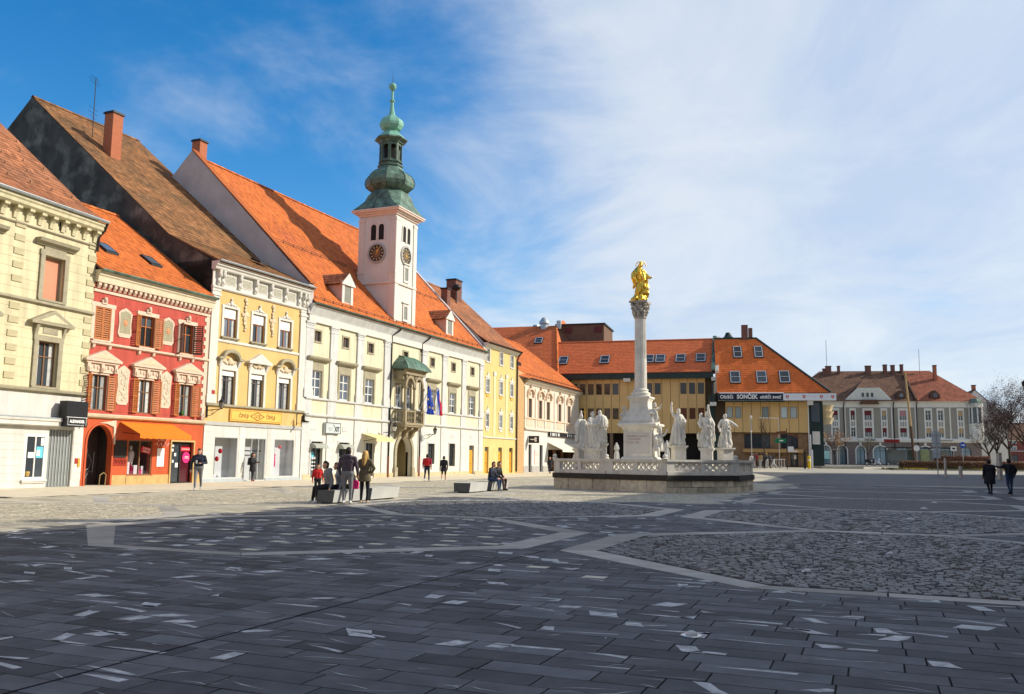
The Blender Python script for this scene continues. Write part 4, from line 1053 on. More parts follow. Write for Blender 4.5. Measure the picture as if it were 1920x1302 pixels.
q = MB(); wall(q, 0, LD, 0, 4.2, GD, .3); arch_fill(q, 12.25, 14.75, 1.95, 3.2, 0, .5); q.build('ground_floor_wall', m_hallg, hD)
shell(hD, 0, LD, 18, 11.8, m_hall)
for k, u in enumerate(DM):
    w = window(hD, u, 5.48, 1.24, 1.82, m_wwood, m_glassb, 2, (1, 1, .8), dep=.14, fw=.09, mw=.06)
    surround(w, m_stone, 1.24, 1.82, .20, .05)
    MB().box(-.82, .82, -.04, .02, 2.02, 2.42).build('frieze', m_stone, w)
    cornice(w, 'hood', m_stone, -1.24, 1.24, [(.08, 0), (.14, .06), (.30, .12), (.36, .2), (.38, .30)], z=2.40)
for u in DS:
    w = window(hD, u, 9.28, .72, .70, m_brown, m_glass, 2, (1,), dep=.12, fw=.05); surround(w, m_stone, .72, .70, .12, .04, bottom=True)
for k, u in enumerate(DP):
    p = MB().box(u - .42, u + .42, -.10, .01, 5.55, 10.3).build('pilaster', m_pil, hD)
    q = MB(); q.box(u - .50, u + .50, -.16, .01, 5.42, 5.95); q.box(u - .47, u + .47, -.13, .01, 5.95, 6.08); q.build('pilaster_base', m_pil, p)
    q = MB(); q.box(u - .46, u + .46, -.13, .01, 10.05, 10.13); q.box(u - .46, u + .46, -.13, .01, 10.28, 10.4); q.box(u - .52, u + .52, -.18, .01, 10.4, 10.52); q.build('capital', m_pil, p)
    MB().box(u - .52, u + .52, -.05, .01, 4.34, 5.36).build('pedestal_panel', m_pil, p); MB().box(u - .46, u + .46, -.05, .01, 0, 4.14).build('ground_pilaster', m_pil, p)
    q = MS()
    for j in range(7): q.box(u - .47, u + .47, -.062, -.04, .42 + j * .53, .42 + j * .53 + .50)
    q.build('rustication', m_pil, p)
cornice(hD, 'sill_course', m_pil, 0, LD, [(.05, 0), (.16, .06), (.16, .13), (.05, .18)], z=5.28)
cornice(hD, 'string_course', m_pil, 0, LD, [(.05, 0), (.18, .06), (.20, .14), (.06, .2)], z=4.16)
MB().box(-.02, LD, -.05, .01, 0, .36).build('plinth', M('ochre_plinth', (.55, .45, .28), .9, .15), hD) if False else None
for k, (a, b) in enumerate(((0, .9), (2.24, 4.2), (5.54, 7.7), (8.97, 12.0), (15.0, 25.8), (27.0, LD))): MB().box(a, b, -.075, .01, 0, .34).build('plinth', M('ochre_plinth', (.55, .45, .28), .9, .15), hD)
MB().box(-.02, LD + .02, -.16, .01, 10.52, 10.95).build('frieze', m_trim, hD)
cornice(hD, 'eaves_cornice', m_pil, -.05, LD + .1, [(.14, 0), (.18, .12), (.30, .34), (.44, .58), (.52, .66), (.54, .78)], z=10.92)
gutter(hD, -.05, LD + .05, -.62, 11.74, m_copper_d, .09)
profD = [(-.58, 11.68), (.6, 12.75), (10.5, 23.25)]
rD = roof(hD, .2, LD - .2, profD, (20, 13.2), m_tile_o, m_batten, .19, .30)
m_pinkw = M('grey_pink_gable', (0.50, 0.465, 0.45), 0.9, 0.12, .8, 0.1, 20, alt=(.38, .35, .34), altf=(.5, .8), altscale=.5)
gable(hD, 0, [(-.2, 12.6), (.5, 13.2), (10.5, 23.2)], (20, 13.3), 11.0, m_pinkw, 'gable_parapet', .5, .42)
q = MB(); q.hexa([(-.32, -.3, 13.02), (.32, -.3, 13.02), (.32, 10.5, 23.62), (-.32, 10.5, 23.62), (-.32, -.3, 13.10), (.32, -.3, 13.10), (.32, 10.5, 23.72), (-.32, 10.5, 23.72)]); q.build('parapet_coping', m_tile_o, hD)
gable(hD, LD, [(-.2, 11.9), (.5, 12.65), (10.5, 23.2)], (20, 13.3), 11.0, m_pinkw, 'gable_parapet', .4, .22)
chimney(hD, .9, 10.9, 21.8, 24.6, .75, .75, m_brickr, m_dark)
snow_guards(rD, .5, LD - .5, -.15, on_roof(profD, -.15), m_pipe); snow_guards(rD, .5, 11.0, 4.4, on_roof(profD, 4.4), m_pipe); snow_guards(rD, 16, LD - .5, 4.4, on_roof(profD, 4.4), m_pipe)
def dormer(par, u, y0, prof, w=1.35, h=1.35):
    z0_ = on_roof(prof, y0); yb = y0 + 2.3
    o = MB().box(u - w / 2, u + w / 2, y0, yb, z0_ - .1, z0_ + h).build('dormer', M('pink_dormer', (.62, .45, .38), .85, .1), par)
    f = MB(); f.box(u - w / 2 - .04, u - w / 2 + .26, y0 - .06, y0 + .02, z0_, z0_ + h); f.box(u + w / 2 - .26, u + w / 2 + .04, y0 - .06, y0 + .02, z0_, z0_ + h)
    f.prism([(u - w / 2 - .22, z0_ + h), (u + w / 2 + .22, z0_ + h), (u + w / 2 + .22, z0_ + h + .12), (u, z0_ + h + .95), (u - w / 2 - .22, z0_ + h + .12)], y0 - .16, y0 + .05, 'y')
    f.build('dormer_front', m_trim, o)
    MB().box(u - w / 2 + .2, u + w / 2 - .2, y0 - .02, y0 + .04, z0_ + .15, z0_ + h - .1).build('dormer_window', M('dull_pane', (.25, .25, .2), .2, .1), o)
    zr = z0_ + h + .95; q = MB()
    for s in (-1, 1): tiles(o, *(((u - w / 2 - .3, y0 - .2, z0_ + h + .02), (u - w / 2 - .3, yb + 1.6, z0_ + h + .02), (u, yb + 1.6, zr), (u, y0 - .2, zr)) if s < 0 else ((u + w / 2 + .3, yb + 1.6, z0_ + h + .02), (u + w / 2 + .3, y0 - .2, z0_ + h + .02), (u, y0 - .2, zr), (u, yb + 1.6, zr))), m_tile_r, .2, .28)
    return o
dormer(hD, 5.15, .35, profD); dormer(hD, 21.9, .35, profD)
# ground floor: shops, awnings, archway, grilled windows, oak door
for k, (a, b, z0_, z1_) in enumerate(GD[:3]):
    w = window(hD, (a + b) / 2, z0_, b - a, z1_ - z0_, m_dark, m_glass, 2, (1.7, .5), dep=.2, fw=.06, name='shop_door'); surround(w, m_pil, b - a, z1_ - z0_, .14, .04)
    if k < 2:
        q = MB(); R_ = [arc_pts(0, 0, .45, 90, 180, 5)]
        A = [(-y_, z_) for y_, z_ in arc_pts(0, 0, .5, 0, 90, 5, .34)]
        for j in range(5): q.poly([(-.74, A[j][0], A[j][1]), (.74, A[j][0], A[j][1]), (.74, A[j + 1][0], A[j + 1][1]), (-.74, A[j + 1][0], A[j + 1][1])])
        for s in (-.74, .74): q.poly([(s, 0, 0)] + [(s, y_, z_) for y_, z_ in A])
        q.build('dome_awning', M('grey_canvas', (.33, .34, .29), .8, .1), w, (0, 0, 1.95))
    q = MB()
    for j in range(4): q.box(-.25, .15, .175, .19, .5 + j * .24, .5 + j * .24 + (.16 if j == 3 else .08))
    q.build('door_sticker', mp2, w)
    if k == 0: MB().box(-.45, .0, .172, .18, 1.35, 1.7).build('face_sticker', mp1, w)
aw = MB(); aw.hexa([(7.2, -.02, 3.22), (9.75, -.02, 3.22), (9.75, -1.25, 2.86), (7.2, -1.25, 2.86), (7.2, -.02, 3.25), (9.75, -.02, 3.25), (9.75, -1.25, 2.89), (7.2, -1.25, 2.89)]); aw.box(7.2, 9.75, -1.27, -1.24, 2.66, 2.88)
m_ca = M('cream_canvas', (.70, .58, .30), .8, .06); aw = aw.build('awning', m_ca, hD)
for u in (7.4, 9.55): MB().tube([(u, -1.2, 2.86), (u, -.03, 2.7)], .018, 6).build('awning_arm', m_dark, aw)
sb = MB().box(2.25, 4.12, -.20, -.02, 3.08, 3.84).build('sign_panel', M('grey_sign', (.50, .54, .53), .6, .05), hD)
q = MB()
for a, b, c, d in ((2.25, 4.12, 3.80, 3.84), (2.25, 4.12, 3.08, 3.12), (2.25, 2.29, 3.12, 3.80), (4.08, 4.12, 3.12, 3.80)): q.box(a, b, -.215, -.19, c, d)
q.build('sign_frame', m_dark, sb)
text_mesh('XIT', .44, .012, m_black_s, parent=sb, loc=(3.64, -.205, 3.26), bold=.014, sx=.85); worn_marks(sb, 2.55, 3.15, 3.28, .24, -.204, M('faint_lettering', (.4, .44, .44), .6), 4, seed=6); q = MB(); q.tube([(3.3, -.205, 3.55), (3.24, -.205, 3.66), (3.18, -.205, 3.72)], .02, 5); q.build('sign_mark', m_black_s, sb)
for u in (1.05, 5.0, 8.3, 18.2, 22.3, 26.4): MB().box(u - .38, u + .38, -.03, .01, 3.3, 3.62).build('relief_tablet', m_pil, hD)
q = MB(); arch_band(q, 12.25, 14.75, 0, 1.95, 3.2, .30, .12); q.build('portal', m_stone, hD)
q = MB(); q.prism([(13.38, 3.15), (13.62, 3.15), (13.7, 3.55), (13.3, 3.55)], -.25, .02, 'y'); q.ball((13.5, -.24, 3.34), .12, .1, .15, 8, 6); q.build('keystone', m_stone, hD)
for u in (12.1, 14.9): MB().box(u - .22, u + .22, -.20, .01, 0, .75).build('portal_base', m_stone, hD)
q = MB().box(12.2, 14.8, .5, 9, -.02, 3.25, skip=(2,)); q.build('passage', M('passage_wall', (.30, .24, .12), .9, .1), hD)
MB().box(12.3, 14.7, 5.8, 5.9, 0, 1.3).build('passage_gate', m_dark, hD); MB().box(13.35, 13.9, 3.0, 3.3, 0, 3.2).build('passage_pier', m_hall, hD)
for a, b, z0_, z1_ in GD[4:6]:
    w = window(hD, (a + b) / 2, z0_, b - a, z1_ - z0_, m_stone, m_glass, 1, (1,), dep=.2, fw=.05); surround(w, m_pil, b - a, z1_ - z0_, .12, .04)
    q = MB(); W_ = b - a; H_ = z1_ - z0_
    for k in range(6): x = -W_ / 2 + W_ * (k + .5) / 6; q.tube([(x, .03, 0.02), (x, .03, H_ - .02)], .014, 4)
    for r_ in range(4):
        for c_ in range(3): q.tube([(p[0], .02, p[1]) for p in arc_pts(-W_ / 2 + W_ * (c_ + .5) / 3, H_ * (r_ + .5) / 4, W_ * .15, 0, 360, 8)], .012, 4)
    q.build('iron_grille', m_dark, w)
def oak_door(par, a, b, z0_, z1_, dep=.18):
    w_ = b - a; h_ = z1_ - z0_
    d = MB().box(a, b, dep, dep + .06, z0_, z1_).build('door', m_doorw, par)
    q = MB()
    for s in (0, 1):
        for k in range(3): q.box(a + w_ * (.08 + .48 * s), a + w_ * (.44 + .48 * s), dep - .025, dep + .01, z0_ + h_ * (.06 + .25 * k), z0_ + h_ * (.27 + .25 * k))
    q.build('door_panel', m_doorw, d); MB().box(a + .06, b - .06, dep - .012, dep + .01, z0_ + h_ * .84, z1_ - .06).build('fanlight', m_glass, d)
    MB().ball((a + w_ * .54, dep - .05, z0_ + 1.0), .04).build('knob', m_dark, d)
    return d
oak_door(hD, *GD[6])
for u in (10.95, 15.95):
    z = 11.8; pipe(hD, [(u + .6, -.62, z - .1), (u + .5, -.52, z - .4), (u, -.14, z - .85), (u, -.13, 8.0), (u, -.13, 4.4), (u, -.26, 4.2), (u, -.12, 3.9), (u, -.12, 1.6)], .065, m_dark)
    pipe(hD, [(u, -.12, 1.6), (u, -.12, 0.0)], .075, M('rusty_pipe', (.30, .10, .06), .6, .2))
# stone balcony with its copper-roofed loggia
m_bst = M('brown_sandstone', (0.33, 0.27, 0.17), 0.88, 0.2, 3, 0.2, 22, streak=.15)
bx0, bx1, by = 11.75, 14.65, -1.0
bal = MB().box(bx0 - .1, bx1 + .1, by - .12, 0, 4.06, 4.24).box(bx0 - .02, bx1 + .02, by - .04, 0, 3.92, 4.06).build('balcony', m_bst, hD)
for u in (bx0 + .35, (bx0 + bx1) / 2, bx1 - .35): MB().prism([(.0, 3.0), (-.18, 3.02), (-.42, 3.3), (-.5, 3.55), (-.9, 3.72), (-.95, 3.92), (.0, 3.92)], u - .17, u + .17, 'x').build('corbel', m_bst, bal)
bm2 = MB().lathe([(.07, 0), (.07, .06), (.04, .12), (.085, .32), (.05, .52), (.035, .66), (.07, .74), (.07, .8)], n=8).mesh('baluster', m_bst)
for p in bm2.polygons: p.use_smooth = True
for k in range(10): ob('baluster', bm2, bal, (bx0 + .22 + k * (bx1 - bx0 - .44) / 9, by, 4.28))
for k in range(3):
    for u in (bx0, bx1): ob('baluster', bm2, bal, (u, by + .28 + k * .27, 4.28))
q = MB(); q.box(bx0 - .1, bx1 + .1, by - .1, by + .1, 5.08, 5.2)
for u in (bx0, bx1): q.box(u - .1, u + .1, by + .1, 0, 5.081, 5.199)
q.build('balcony_rail', m_bst, bal)
cols_ = [(bx0, by), ((bx0 + bx1) / 2, by), (bx1, by)]
for x, y in cols_:
    MB().box(x - .13, x + .13, y - .13, y + .13, 4.24, 5.22).build('pier', m_bst, bal)
    MB().lathe([(.15, 5.2), (.15, 5.3), (.10, 5.36), (.095, 6.85), (.14, 6.9), (.17, 7.05)], x, y, 12).build('column', m_bst, bal, smooth=True)
q = MB(); half = (bx1 - bx0) / 2
for a, b in ((bx0, bx0 + half), (bx0 + half, bx1)): arch_band(q, a + .16, b - .16, 7.0, 7.05, 7.75, .22, .12, 12, by + .05)
for a, b in ((bx0, bx0 + half), (bx0 + half, bx1)): arch_fill(q, a + .1, b - .1, 7.3, 8.1, by - .02, by + .14)
q.box(bx0 - .16, bx1 + .16, by - .14, by + .14, 8.0, 8.28); q.box(bx0 - .15, bx0 + .15, by + .14, 0, 7.6, 8.28); q.box(bx1 - .15, bx1 + .15, by + .14, 0, 7.6, 8.28)
for k in range(14): x = bx0 - .1 + k * (bx1 - bx0 + .2) / 13; q.prism([(by + .1, 8.28), (by - .15, 8.28), (by - .4, 8.44), (by + .1, 8.44)], x - .07, x + .07, 'x')
q.build('loggia_arch', m_bst, bal)
q = MB(); e = .5
P = [(by - e, 8.42, -e), (by - e * .85, 8.60, -e * .85), (by - e * .3, 8.95, -.2), (by + .25, 9.3, .25), (by + .55, 9.5, .6)]
for k in range(len(P) - 1):
    (y0, z0_, e0), (y1, z1_, e1) = P[k], P[k + 1]
    a0, a1, b0_, b1_ = bx0 + e0, bx1 - e0, bx0 + e1, bx1 - e1
    q.poly([(a0, y0, z0_), (a1, y0, z0_), (b1_, y1, z1_), (b0_, y1, z1_)]); q.poly([(a0, 0, z0_), (a0, y0, z0_), (b0_, y1, z1_), (b0_, 0, z1_)]); q.poly([(a1, y0, z0_), (a1, 0, z0_), (b1_, 0, z1_), (b1_, y1, z1_)])
q.poly([(bx0 + .6, by + .55, 9.5), (bx1 - .6, by + .55, 9.5), (bx1 - .6, 0, 9.6), (bx0 + .6, 0, 9.6)]); q.poly([(bx0 - e, by - e, 8.42), (bx1 + e, by - e, 8.42), (bx1 + e, 0, 8.42), (bx0 - e, 0, 8.42)])
q.build('loggia_roof', m_copper, bal)
q = MB()
for k in range(9):
    f = k / 8; q.tube([(bx0 + P[j][2] + (bx1 - bx0 - 2 * P[j][2]) * f, P[j][0] - .01, P[j][1] + .01) for j in range(5)], .02, 4)
q.build('roof_seams', m_copper_l, bal)
for u in (12.45, 13.95):
    w = window(hD, u, 4.3, 1.0, 2.9, m_wwood, m_glassb, 2, (1.2, 1, .7), dep=.14, fw=.09, name='balcony_door'); surround(w, m_bst, 1.0, 2.9, .12, .04)
# two flags on slanting staffs
def flag(name, label, u, cols, lean, mats):
    o = thing(name, label, 'flag', tuple(hD.matrix_world_loc(u) if False else (Vector((-13.673, 58.151, 0)) + Vector((.3796, .9252, 0)) * u + Vector((.9252, -.3796, 0)) * 1.1 + Vector((0, 0, 5.1)))), hD.rotation_euler.z)
    tip = (lean, -.9, 2.15)
    MB().tube([(0, .1, 0), tip], .03, 6).build('flagstaff', m_wwood, o)
    q = MB(); n, m = 16, 14
    def pt(i, j):
        s = i / n; w_ = 1.0 - .45 * j / m
        x = lean + (s - .35) * 1.12 * (w_ + .1 * math.sin(j)) * (.4 + .6 * j / m + .35) + .04 * math.sin(j * .8); y = -.9 + .5 * s * (1 - j / m) + .16 * math.sin(s * 11 + j * .15)
        z = 2.15 - 2.3 * j / m - .25 * s * (1 - j / m)
        return (x, y, z)
    for i in range(n):
        for j in range(m):
            q.m = cols(i / n, j / m); q.poly([pt(i, j), pt(i + 1, j), pt(i + 1, j + 1), pt(i, j + 1)])
    q.build('cloth', mats, o, smooth=2)
    return o
mfb, mfw, mfr, mfy = M('flag_blue', (.012, .05, .36), .7, .05), M('flag_white', (.8, .8, .8), .7, .02), M('flag_red', (.62, .012, .02), .7, .05), M('flag_yellow', (.85, .6, .05), .7, 0)
flag('flag', 'blue flag with gold stars hanging from the stone balcony', 13.9, lambda s, j: 1 if (int(s * 16) % 5 == 2 and int(j * 14) % 4 == 2) else 0, .2, [mfb, mfy])
flag('flag', 'white, blue and red flag hanging from the stone balcony', 14.7, lambda s, j: 0 if s < .18 else 1 if s < .42 else 2, .9, [mfw, mfb, mfr])
# the tower, rising flush with the front
m_tow = M('white_tower', (0.68, 0.64, 0.57), 0.85, 0.06, .9, 0.05, 30, streak=.06)
m_tpil = M('tower_pilaster', (0.72, 0.62, 0.53), 0.85, 0.07, 1.2, streak=.06)
tx0, tx1, tz = 11.52, 14.90, 21.1; td = tx1 - tx0
q = MB(); pass
tw_ = MB().box(tx0, tx1, .12, .12 + td, 11.5, tz).build('tower', m_tow, hD)
for a, b in ((tx0 - .04, tx0 + .5), (tx1 - .5, tx1 + .04)): MB().box(a, b, .05, .14, 11.9, 20.7).build('tower_pilaster', m_tow, tw_); MB().box(a - .04, b + .04, .02, .14, 20.5, 20.75).build('tower_capital', m_tow, tw_)
for a, b in ((.08, .62), (.12 + td - .5, .16 + td)): MB().box(tx0 - .07, tx0, a, b, 12.5, 20.7).build('tower_pilaster', m_tpil, tw_); MB().box(tx0 - .10, tx0, a - .03, b + .03, 20.5, 20.75).build('tower_capital', m_tpil, tw_); MB().box(tx0 - .12, tx0, a - .04, b + .04, 16.2, 16.36).build('tower_band', m_tpil, tw_)
for z in (15.32,): MB().box(tx0 - .12, tx1 + .08, .0, .2 + td, z, z + .14).build('tower_string', m_tpil, tw_)
q = MB()
for e, z0_, z1_ in ((.12, 20.95, 21.1), (.28, 21.1, 21.24), (.48, 21.24, 21.36), (.56, 21.36, 21.44)): q.box(tx0 - e, tx1 + e, .12 - e, .12 + td + e, z0_, z1_)
q.build('tower_cornice', M('pink_cornice', (.76, .60, .50), .8, .05), tw_)
m_void = M('belfry_dark', (.02, .018, .016), .9, .1)
def belfry(side):
    # twin round-headed openings, clock face and hands; side 0 front, side 1 left flank
    def P(x, d, z): return (x, .12 - d, z) if side == 0 else (tx0 - d, .12 + td - x, z)
    c = (tx0 + tx1) / 2 if side == 0 else td / 2
    for s in (-.36, .36):
        A = [(c + s - .25, 18.95)] + [(c + s + .25 * math.cos(a), 20.0 + .25 * math.sin(a)) for a in [0.0] and [pi * k / 8 for k in range(9)]][::-1] + [(c + s + .25, 18.95)]
        q = MB(); q.poly([P(x, .02, z) for x, z in A]); q.build('belfry_opening', m_void, tw_)
        q = MB(); O = [(c + s - .37, 18.9)] + [(c + s + .37 * math.cos(pi - pi * k / 8), 20.0 + .37 * math.sin(pi * k / 8)) for k in range(9)] + [(c + s + .37, 18.9)]
        for k in range(len(A) - 1): q.poly([P(A[k][0], .05, A[k][1]), P(A[k + 1][0], .05, A[k + 1][1]), P(O[k + 1][0], .05, O[k + 1][1]), P(O[k][0], .05, O[k][1])]); q.poly([P(A[k][0], .05, A[k][1]), P(A[k + 1][0], .05, A[k + 1][1]), P(A[k + 1][0], 0, A[k + 1][1]), P(A[k][0], 0, A[k][1])])
        q.build('belfry_frame', m_tow if side == 0 else m_tpil, tw_)
    cz = 17.85; R_ = .84
    def ring(q, r0, r1, d, n=32):
        for k in range(n):
            a, b = 2 * pi * k / n, 2 * pi * (k + 1) / n
            q.poly([P(c + r0 * math.cos(a), d, cz + r0 * math.sin(a)), P(c + r0 * math.cos(b), d, cz + r0 * math.sin(b)), P(c + r1 * math.cos(b), d, cz + r1 * math.sin(b)), P(c + r1 * math.cos(a), d, cz + r1 * math.sin(a))])
            if d > .06: q.poly([P(c + r1 * math.cos(a), d, cz + r1 * math.sin(a)), P(c + r1 * math.cos(b), d, cz + r1 * math.sin(b)), P(c + r1 * math.cos(b), 0, cz + r1 * math.sin(b)), P(c + r1 * math.cos(a), 0, cz + r1 * math.sin(a))])
    q = MB(); ring(q, 0.0, R_ * .82, .04); cf = q.build('clock_face', M('black_clock', (.03, .028, .026), .4, .1), tw_)
    q = MB(); ring(q, R_ * .82, R_, .10); q.build('clock_rim', M('clock_rim', (.40, .38, .34), .6, .1), cf)
    q = MB(); ring(q, 0.0, R_ * .42, .046); q.build('clock_centre', M('clock_brown', (.20, .12, .06), .6, .1), cf)
    q = MB()
    for h in range(12):
        a = pi / 2 - 2 * pi * h / 12; 
        for r0, r1, w_ in ((.50, .72, .045),):
            dx, dz = math.cos(a), math.sin(a)
            q.poly([P(c + dx * r0 * R_ - dz * w_, .05, cz + dz * r0 * R_ + dx * w_), P(c + dx * r1 * R_ - dz * w_ * 1.4, .05, cz + dz * r1 * R_ + dx * w_ * 1.4), P(c + dx * r1 * R_ + dz * w_ * 1.4, .05, cz + dz * r1 * R_ - dx * w_ * 1.4), P(c + dx * r0 * R_ + dz * w_, .05, cz + dz * r0 * R_ - dx * w_)])
    q.build('hour_marks', M('dull_gold', (.45, .33, .14), .4, .1, metal=.5), cf)
    for ang, l, w_ in (((62, .66, .045), (78, .46, .06)) if side == 1 else ((-6, .62, .05), (95, .42, .06))):
        q = MB(); dx, dz = math.cos(rad(ang)), math.sin(rad(ang))
        q.poly([P(c - dx * .14 - dz * w_, .07, cz - dz * .14 + dx * w_), P(c + dx * l, .07, cz + dz * l), P(c - dx * .14 + dz * w_, .07, cz - dz * .14 - dx * w_)]); q.build('clock_hand', M('gilt', (.85, .50, .08), .3, .05, metal=.8), cf)
belfry(0); belfry(1)
for z in (15.75, 12.55):
    w = window(hD, (tx0 + tx1) / 2 + .12, z, .62, 1.15, m_wwood, M('dull_pane', (.25, .25, .2), .2, .1), 1, (1,), dep=.02, fw=.05, name='tower_window', onepane=True); w.parent = tw_; w.location = ((tx0 + tx1) / 2 + .12, .09, z)
    surround(w, m_tow, .62, 1.15, .12, .05, bottom=True); MB().box(-.55, .55, -.12, .02, 1.36, 1.46).build('hood', m_trim, w)
cxx, cyy = (tx0 + tx1) / 2, .12 + td / 2
ZO = (21.4, 23.2, 24.4, 25.7, 26.1, 26.76, 29.0, 29.5, 30.2, 30.9, 31.8, 33.8, 35.2, 36.6); ZN = (21.4, 23.1, 24.07, 25.15, 25.45, 25.95, 27.5, 27.85, 28.6, 29.22, 30.0, 31.3, 32.62, 33.75)
def zm(z):
    for a, b, c, d in zip(ZO, ZO[1:], ZN, ZN[1:]):
        if a <= z <= b: return c + (d - c) * (z - a) / (b - a)
    return z
def octa(prof, mat, name, n=8, ph=pi / 8, smooth=False, sc=1.0, mod=None): return MB().lathe([(r * .90, zm(z)) for r, z in prof], cxx, cyy, n, ph, mod=mod).build(name, mat, tw_, smooth=smooth)
q = MB(); e = .5                                      # square-to-octagon copper skirt
S0 = [(tx0 - e, .12 - e), (tx1 + e, .12 - e), (tx1 + e, .12 + td + e), (tx0 - e, .12 + td + e)]
def sq2oct(r, z, rot=pi / 8): return [(cxx + r * math.cos(rot + k * pi / 4), cyy + r * math.sin(rot + k * pi / 4), z) for k in range(8)]
def chamf(h, c, z): return [(cxx + a, cyy + b, z) for a, b in ((h, c), (c, h), (-c, h), (-h, c), (-h, -c), (-c, -h), (c, -h), (h, -c))]
Rg = [chamf(td / 2 + .52, td / 2 + .50, 21.44), chamf(2.0, 1.65, 21.85), chamf(1.72, 1.15, 22.35), chamf(1.6, .85, 22.95), chamf(1.42, .59, 23.25)]
for i in range(4):
    for k in range(8): l = (k + 1) % 8; q.poly([Rg[i][k], Rg[i][l], Rg[i + 1][l], Rg[i + 1][k]])
q.build('copper_skirt', m_copper, tw_)
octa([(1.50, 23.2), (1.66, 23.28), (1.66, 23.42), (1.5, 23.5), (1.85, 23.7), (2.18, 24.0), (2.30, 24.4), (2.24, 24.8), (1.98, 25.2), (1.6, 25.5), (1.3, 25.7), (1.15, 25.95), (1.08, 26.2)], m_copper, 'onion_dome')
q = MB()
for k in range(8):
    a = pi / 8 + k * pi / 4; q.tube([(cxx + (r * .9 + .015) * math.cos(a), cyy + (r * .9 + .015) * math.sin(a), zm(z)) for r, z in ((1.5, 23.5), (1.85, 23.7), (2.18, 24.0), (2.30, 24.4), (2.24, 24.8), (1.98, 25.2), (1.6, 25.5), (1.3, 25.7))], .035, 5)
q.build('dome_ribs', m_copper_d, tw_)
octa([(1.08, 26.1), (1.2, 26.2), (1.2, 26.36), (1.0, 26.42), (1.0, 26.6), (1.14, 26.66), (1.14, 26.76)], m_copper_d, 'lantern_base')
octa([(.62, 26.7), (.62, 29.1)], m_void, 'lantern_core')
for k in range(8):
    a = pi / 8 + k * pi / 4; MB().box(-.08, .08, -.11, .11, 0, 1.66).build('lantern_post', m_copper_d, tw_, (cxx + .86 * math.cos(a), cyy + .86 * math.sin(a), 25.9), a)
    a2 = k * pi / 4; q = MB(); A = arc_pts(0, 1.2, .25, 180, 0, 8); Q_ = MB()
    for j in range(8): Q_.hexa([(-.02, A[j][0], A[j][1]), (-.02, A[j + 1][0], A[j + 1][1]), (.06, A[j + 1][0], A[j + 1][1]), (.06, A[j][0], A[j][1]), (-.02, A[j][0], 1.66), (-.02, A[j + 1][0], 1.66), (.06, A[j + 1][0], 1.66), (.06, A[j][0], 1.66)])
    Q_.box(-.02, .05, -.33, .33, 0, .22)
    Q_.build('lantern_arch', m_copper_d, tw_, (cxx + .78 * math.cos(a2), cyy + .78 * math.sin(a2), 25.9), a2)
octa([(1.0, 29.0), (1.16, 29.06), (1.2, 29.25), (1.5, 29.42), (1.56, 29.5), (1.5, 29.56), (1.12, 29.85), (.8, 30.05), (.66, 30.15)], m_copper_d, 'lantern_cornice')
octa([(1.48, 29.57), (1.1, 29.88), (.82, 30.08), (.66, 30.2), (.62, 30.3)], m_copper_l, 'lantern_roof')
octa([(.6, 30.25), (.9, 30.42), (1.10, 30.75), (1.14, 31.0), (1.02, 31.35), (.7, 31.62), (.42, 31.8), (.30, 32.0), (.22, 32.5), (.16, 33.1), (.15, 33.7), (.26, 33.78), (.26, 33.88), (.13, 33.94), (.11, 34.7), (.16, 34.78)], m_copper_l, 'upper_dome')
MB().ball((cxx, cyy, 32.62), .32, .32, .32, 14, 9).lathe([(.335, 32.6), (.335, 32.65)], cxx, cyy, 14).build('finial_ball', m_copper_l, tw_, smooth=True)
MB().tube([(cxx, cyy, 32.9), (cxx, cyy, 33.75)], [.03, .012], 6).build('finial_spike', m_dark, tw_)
MB().tube([(cxx - 1.3, cyy, 27.7), (cxx - 1.62, cyy + .1, 25), (cxx - 1.95, cyy, 22.5), (cxx - 2.2, cyy + .2, 21.5)], .02, 4).build('lightning_cable', m_dark, tw_)
# ------------------------------------------------------------------ wall lanterns
m_lamp = glass('lantern_glass', (.45, .43, .38))
def wall_lantern(label, base, o, t, u, z, dy=1.0, flip=1):
    P = Vector((o[0], o[1], 0)) + Vector((*t, 0)) * u + Vector((t[1], -t[0], 0)) * .02 + Vector((0, 0, z))
    r_ = thing('wall_lantern', label, 'lantern', P, math.atan2(t[1], t[0]), 'iron lanterns on wall brackets')
    q = MB(); q.box(-.05, .05, -.04, .02, -.35, .35); q.tube([(0, -.02, .05), (0, -dy, .12)], .025, 6); q.tube([(0, -.02, -.25), (0, -dy * .35, -.22), (0, -dy * .7, .02), (0, -dy * .9, .1)], .018, 6); q.tube([(p[0] * 0, -dy * .35 + p[0], p[1] - .05) for p in arc_pts(0, 0, .1, 0, 330, 10)], .014, 5)
    q.build('bracket', m_dark, r_)
    MB().lathe([(.06, .14), (.10, .20), (.16, .48)], 0, -dy, 6).build('lamp_glass', m_lamp, r_)
    q = MB(); q.lathe([(.19, .48), (.20, .50), (.12, .60), (.05, .66), (.03, .74), (.05, .78), (.01, .84)], 0, -dy, 6); q.lathe([(.07, .10), (.07, .15), (.05, .16)], 0, -dy, 6)
    for k in range(6): a = k * pi / 3; q.tube([(.10 * math.cos(a), -dy + .10 * math.sin(a), .18), (.17 * math.cos(a), -dy + .17 * math.sin(a), .49)], .009, 4)
    q.build('lamp_frame', m_dark, r_)
tC, tD = (0.4076, 0.9132), (0.3796, 0.9252)
wall_lantern('iron lantern on a bracket between the red and yellow houses', None, (-17.276, 50.079), tC, -.05, 4.0, 1.05)
wall_lantern('iron lantern to the left of the town hall archway', None, (-13.673, 58.151), tD, 10.2, 3.35, 1.0)
wall_lantern('iron lantern to the right of the town hall archway', None, (-13.673, 58.151), tD, 16.9, 3.35, 1.0)
q = None
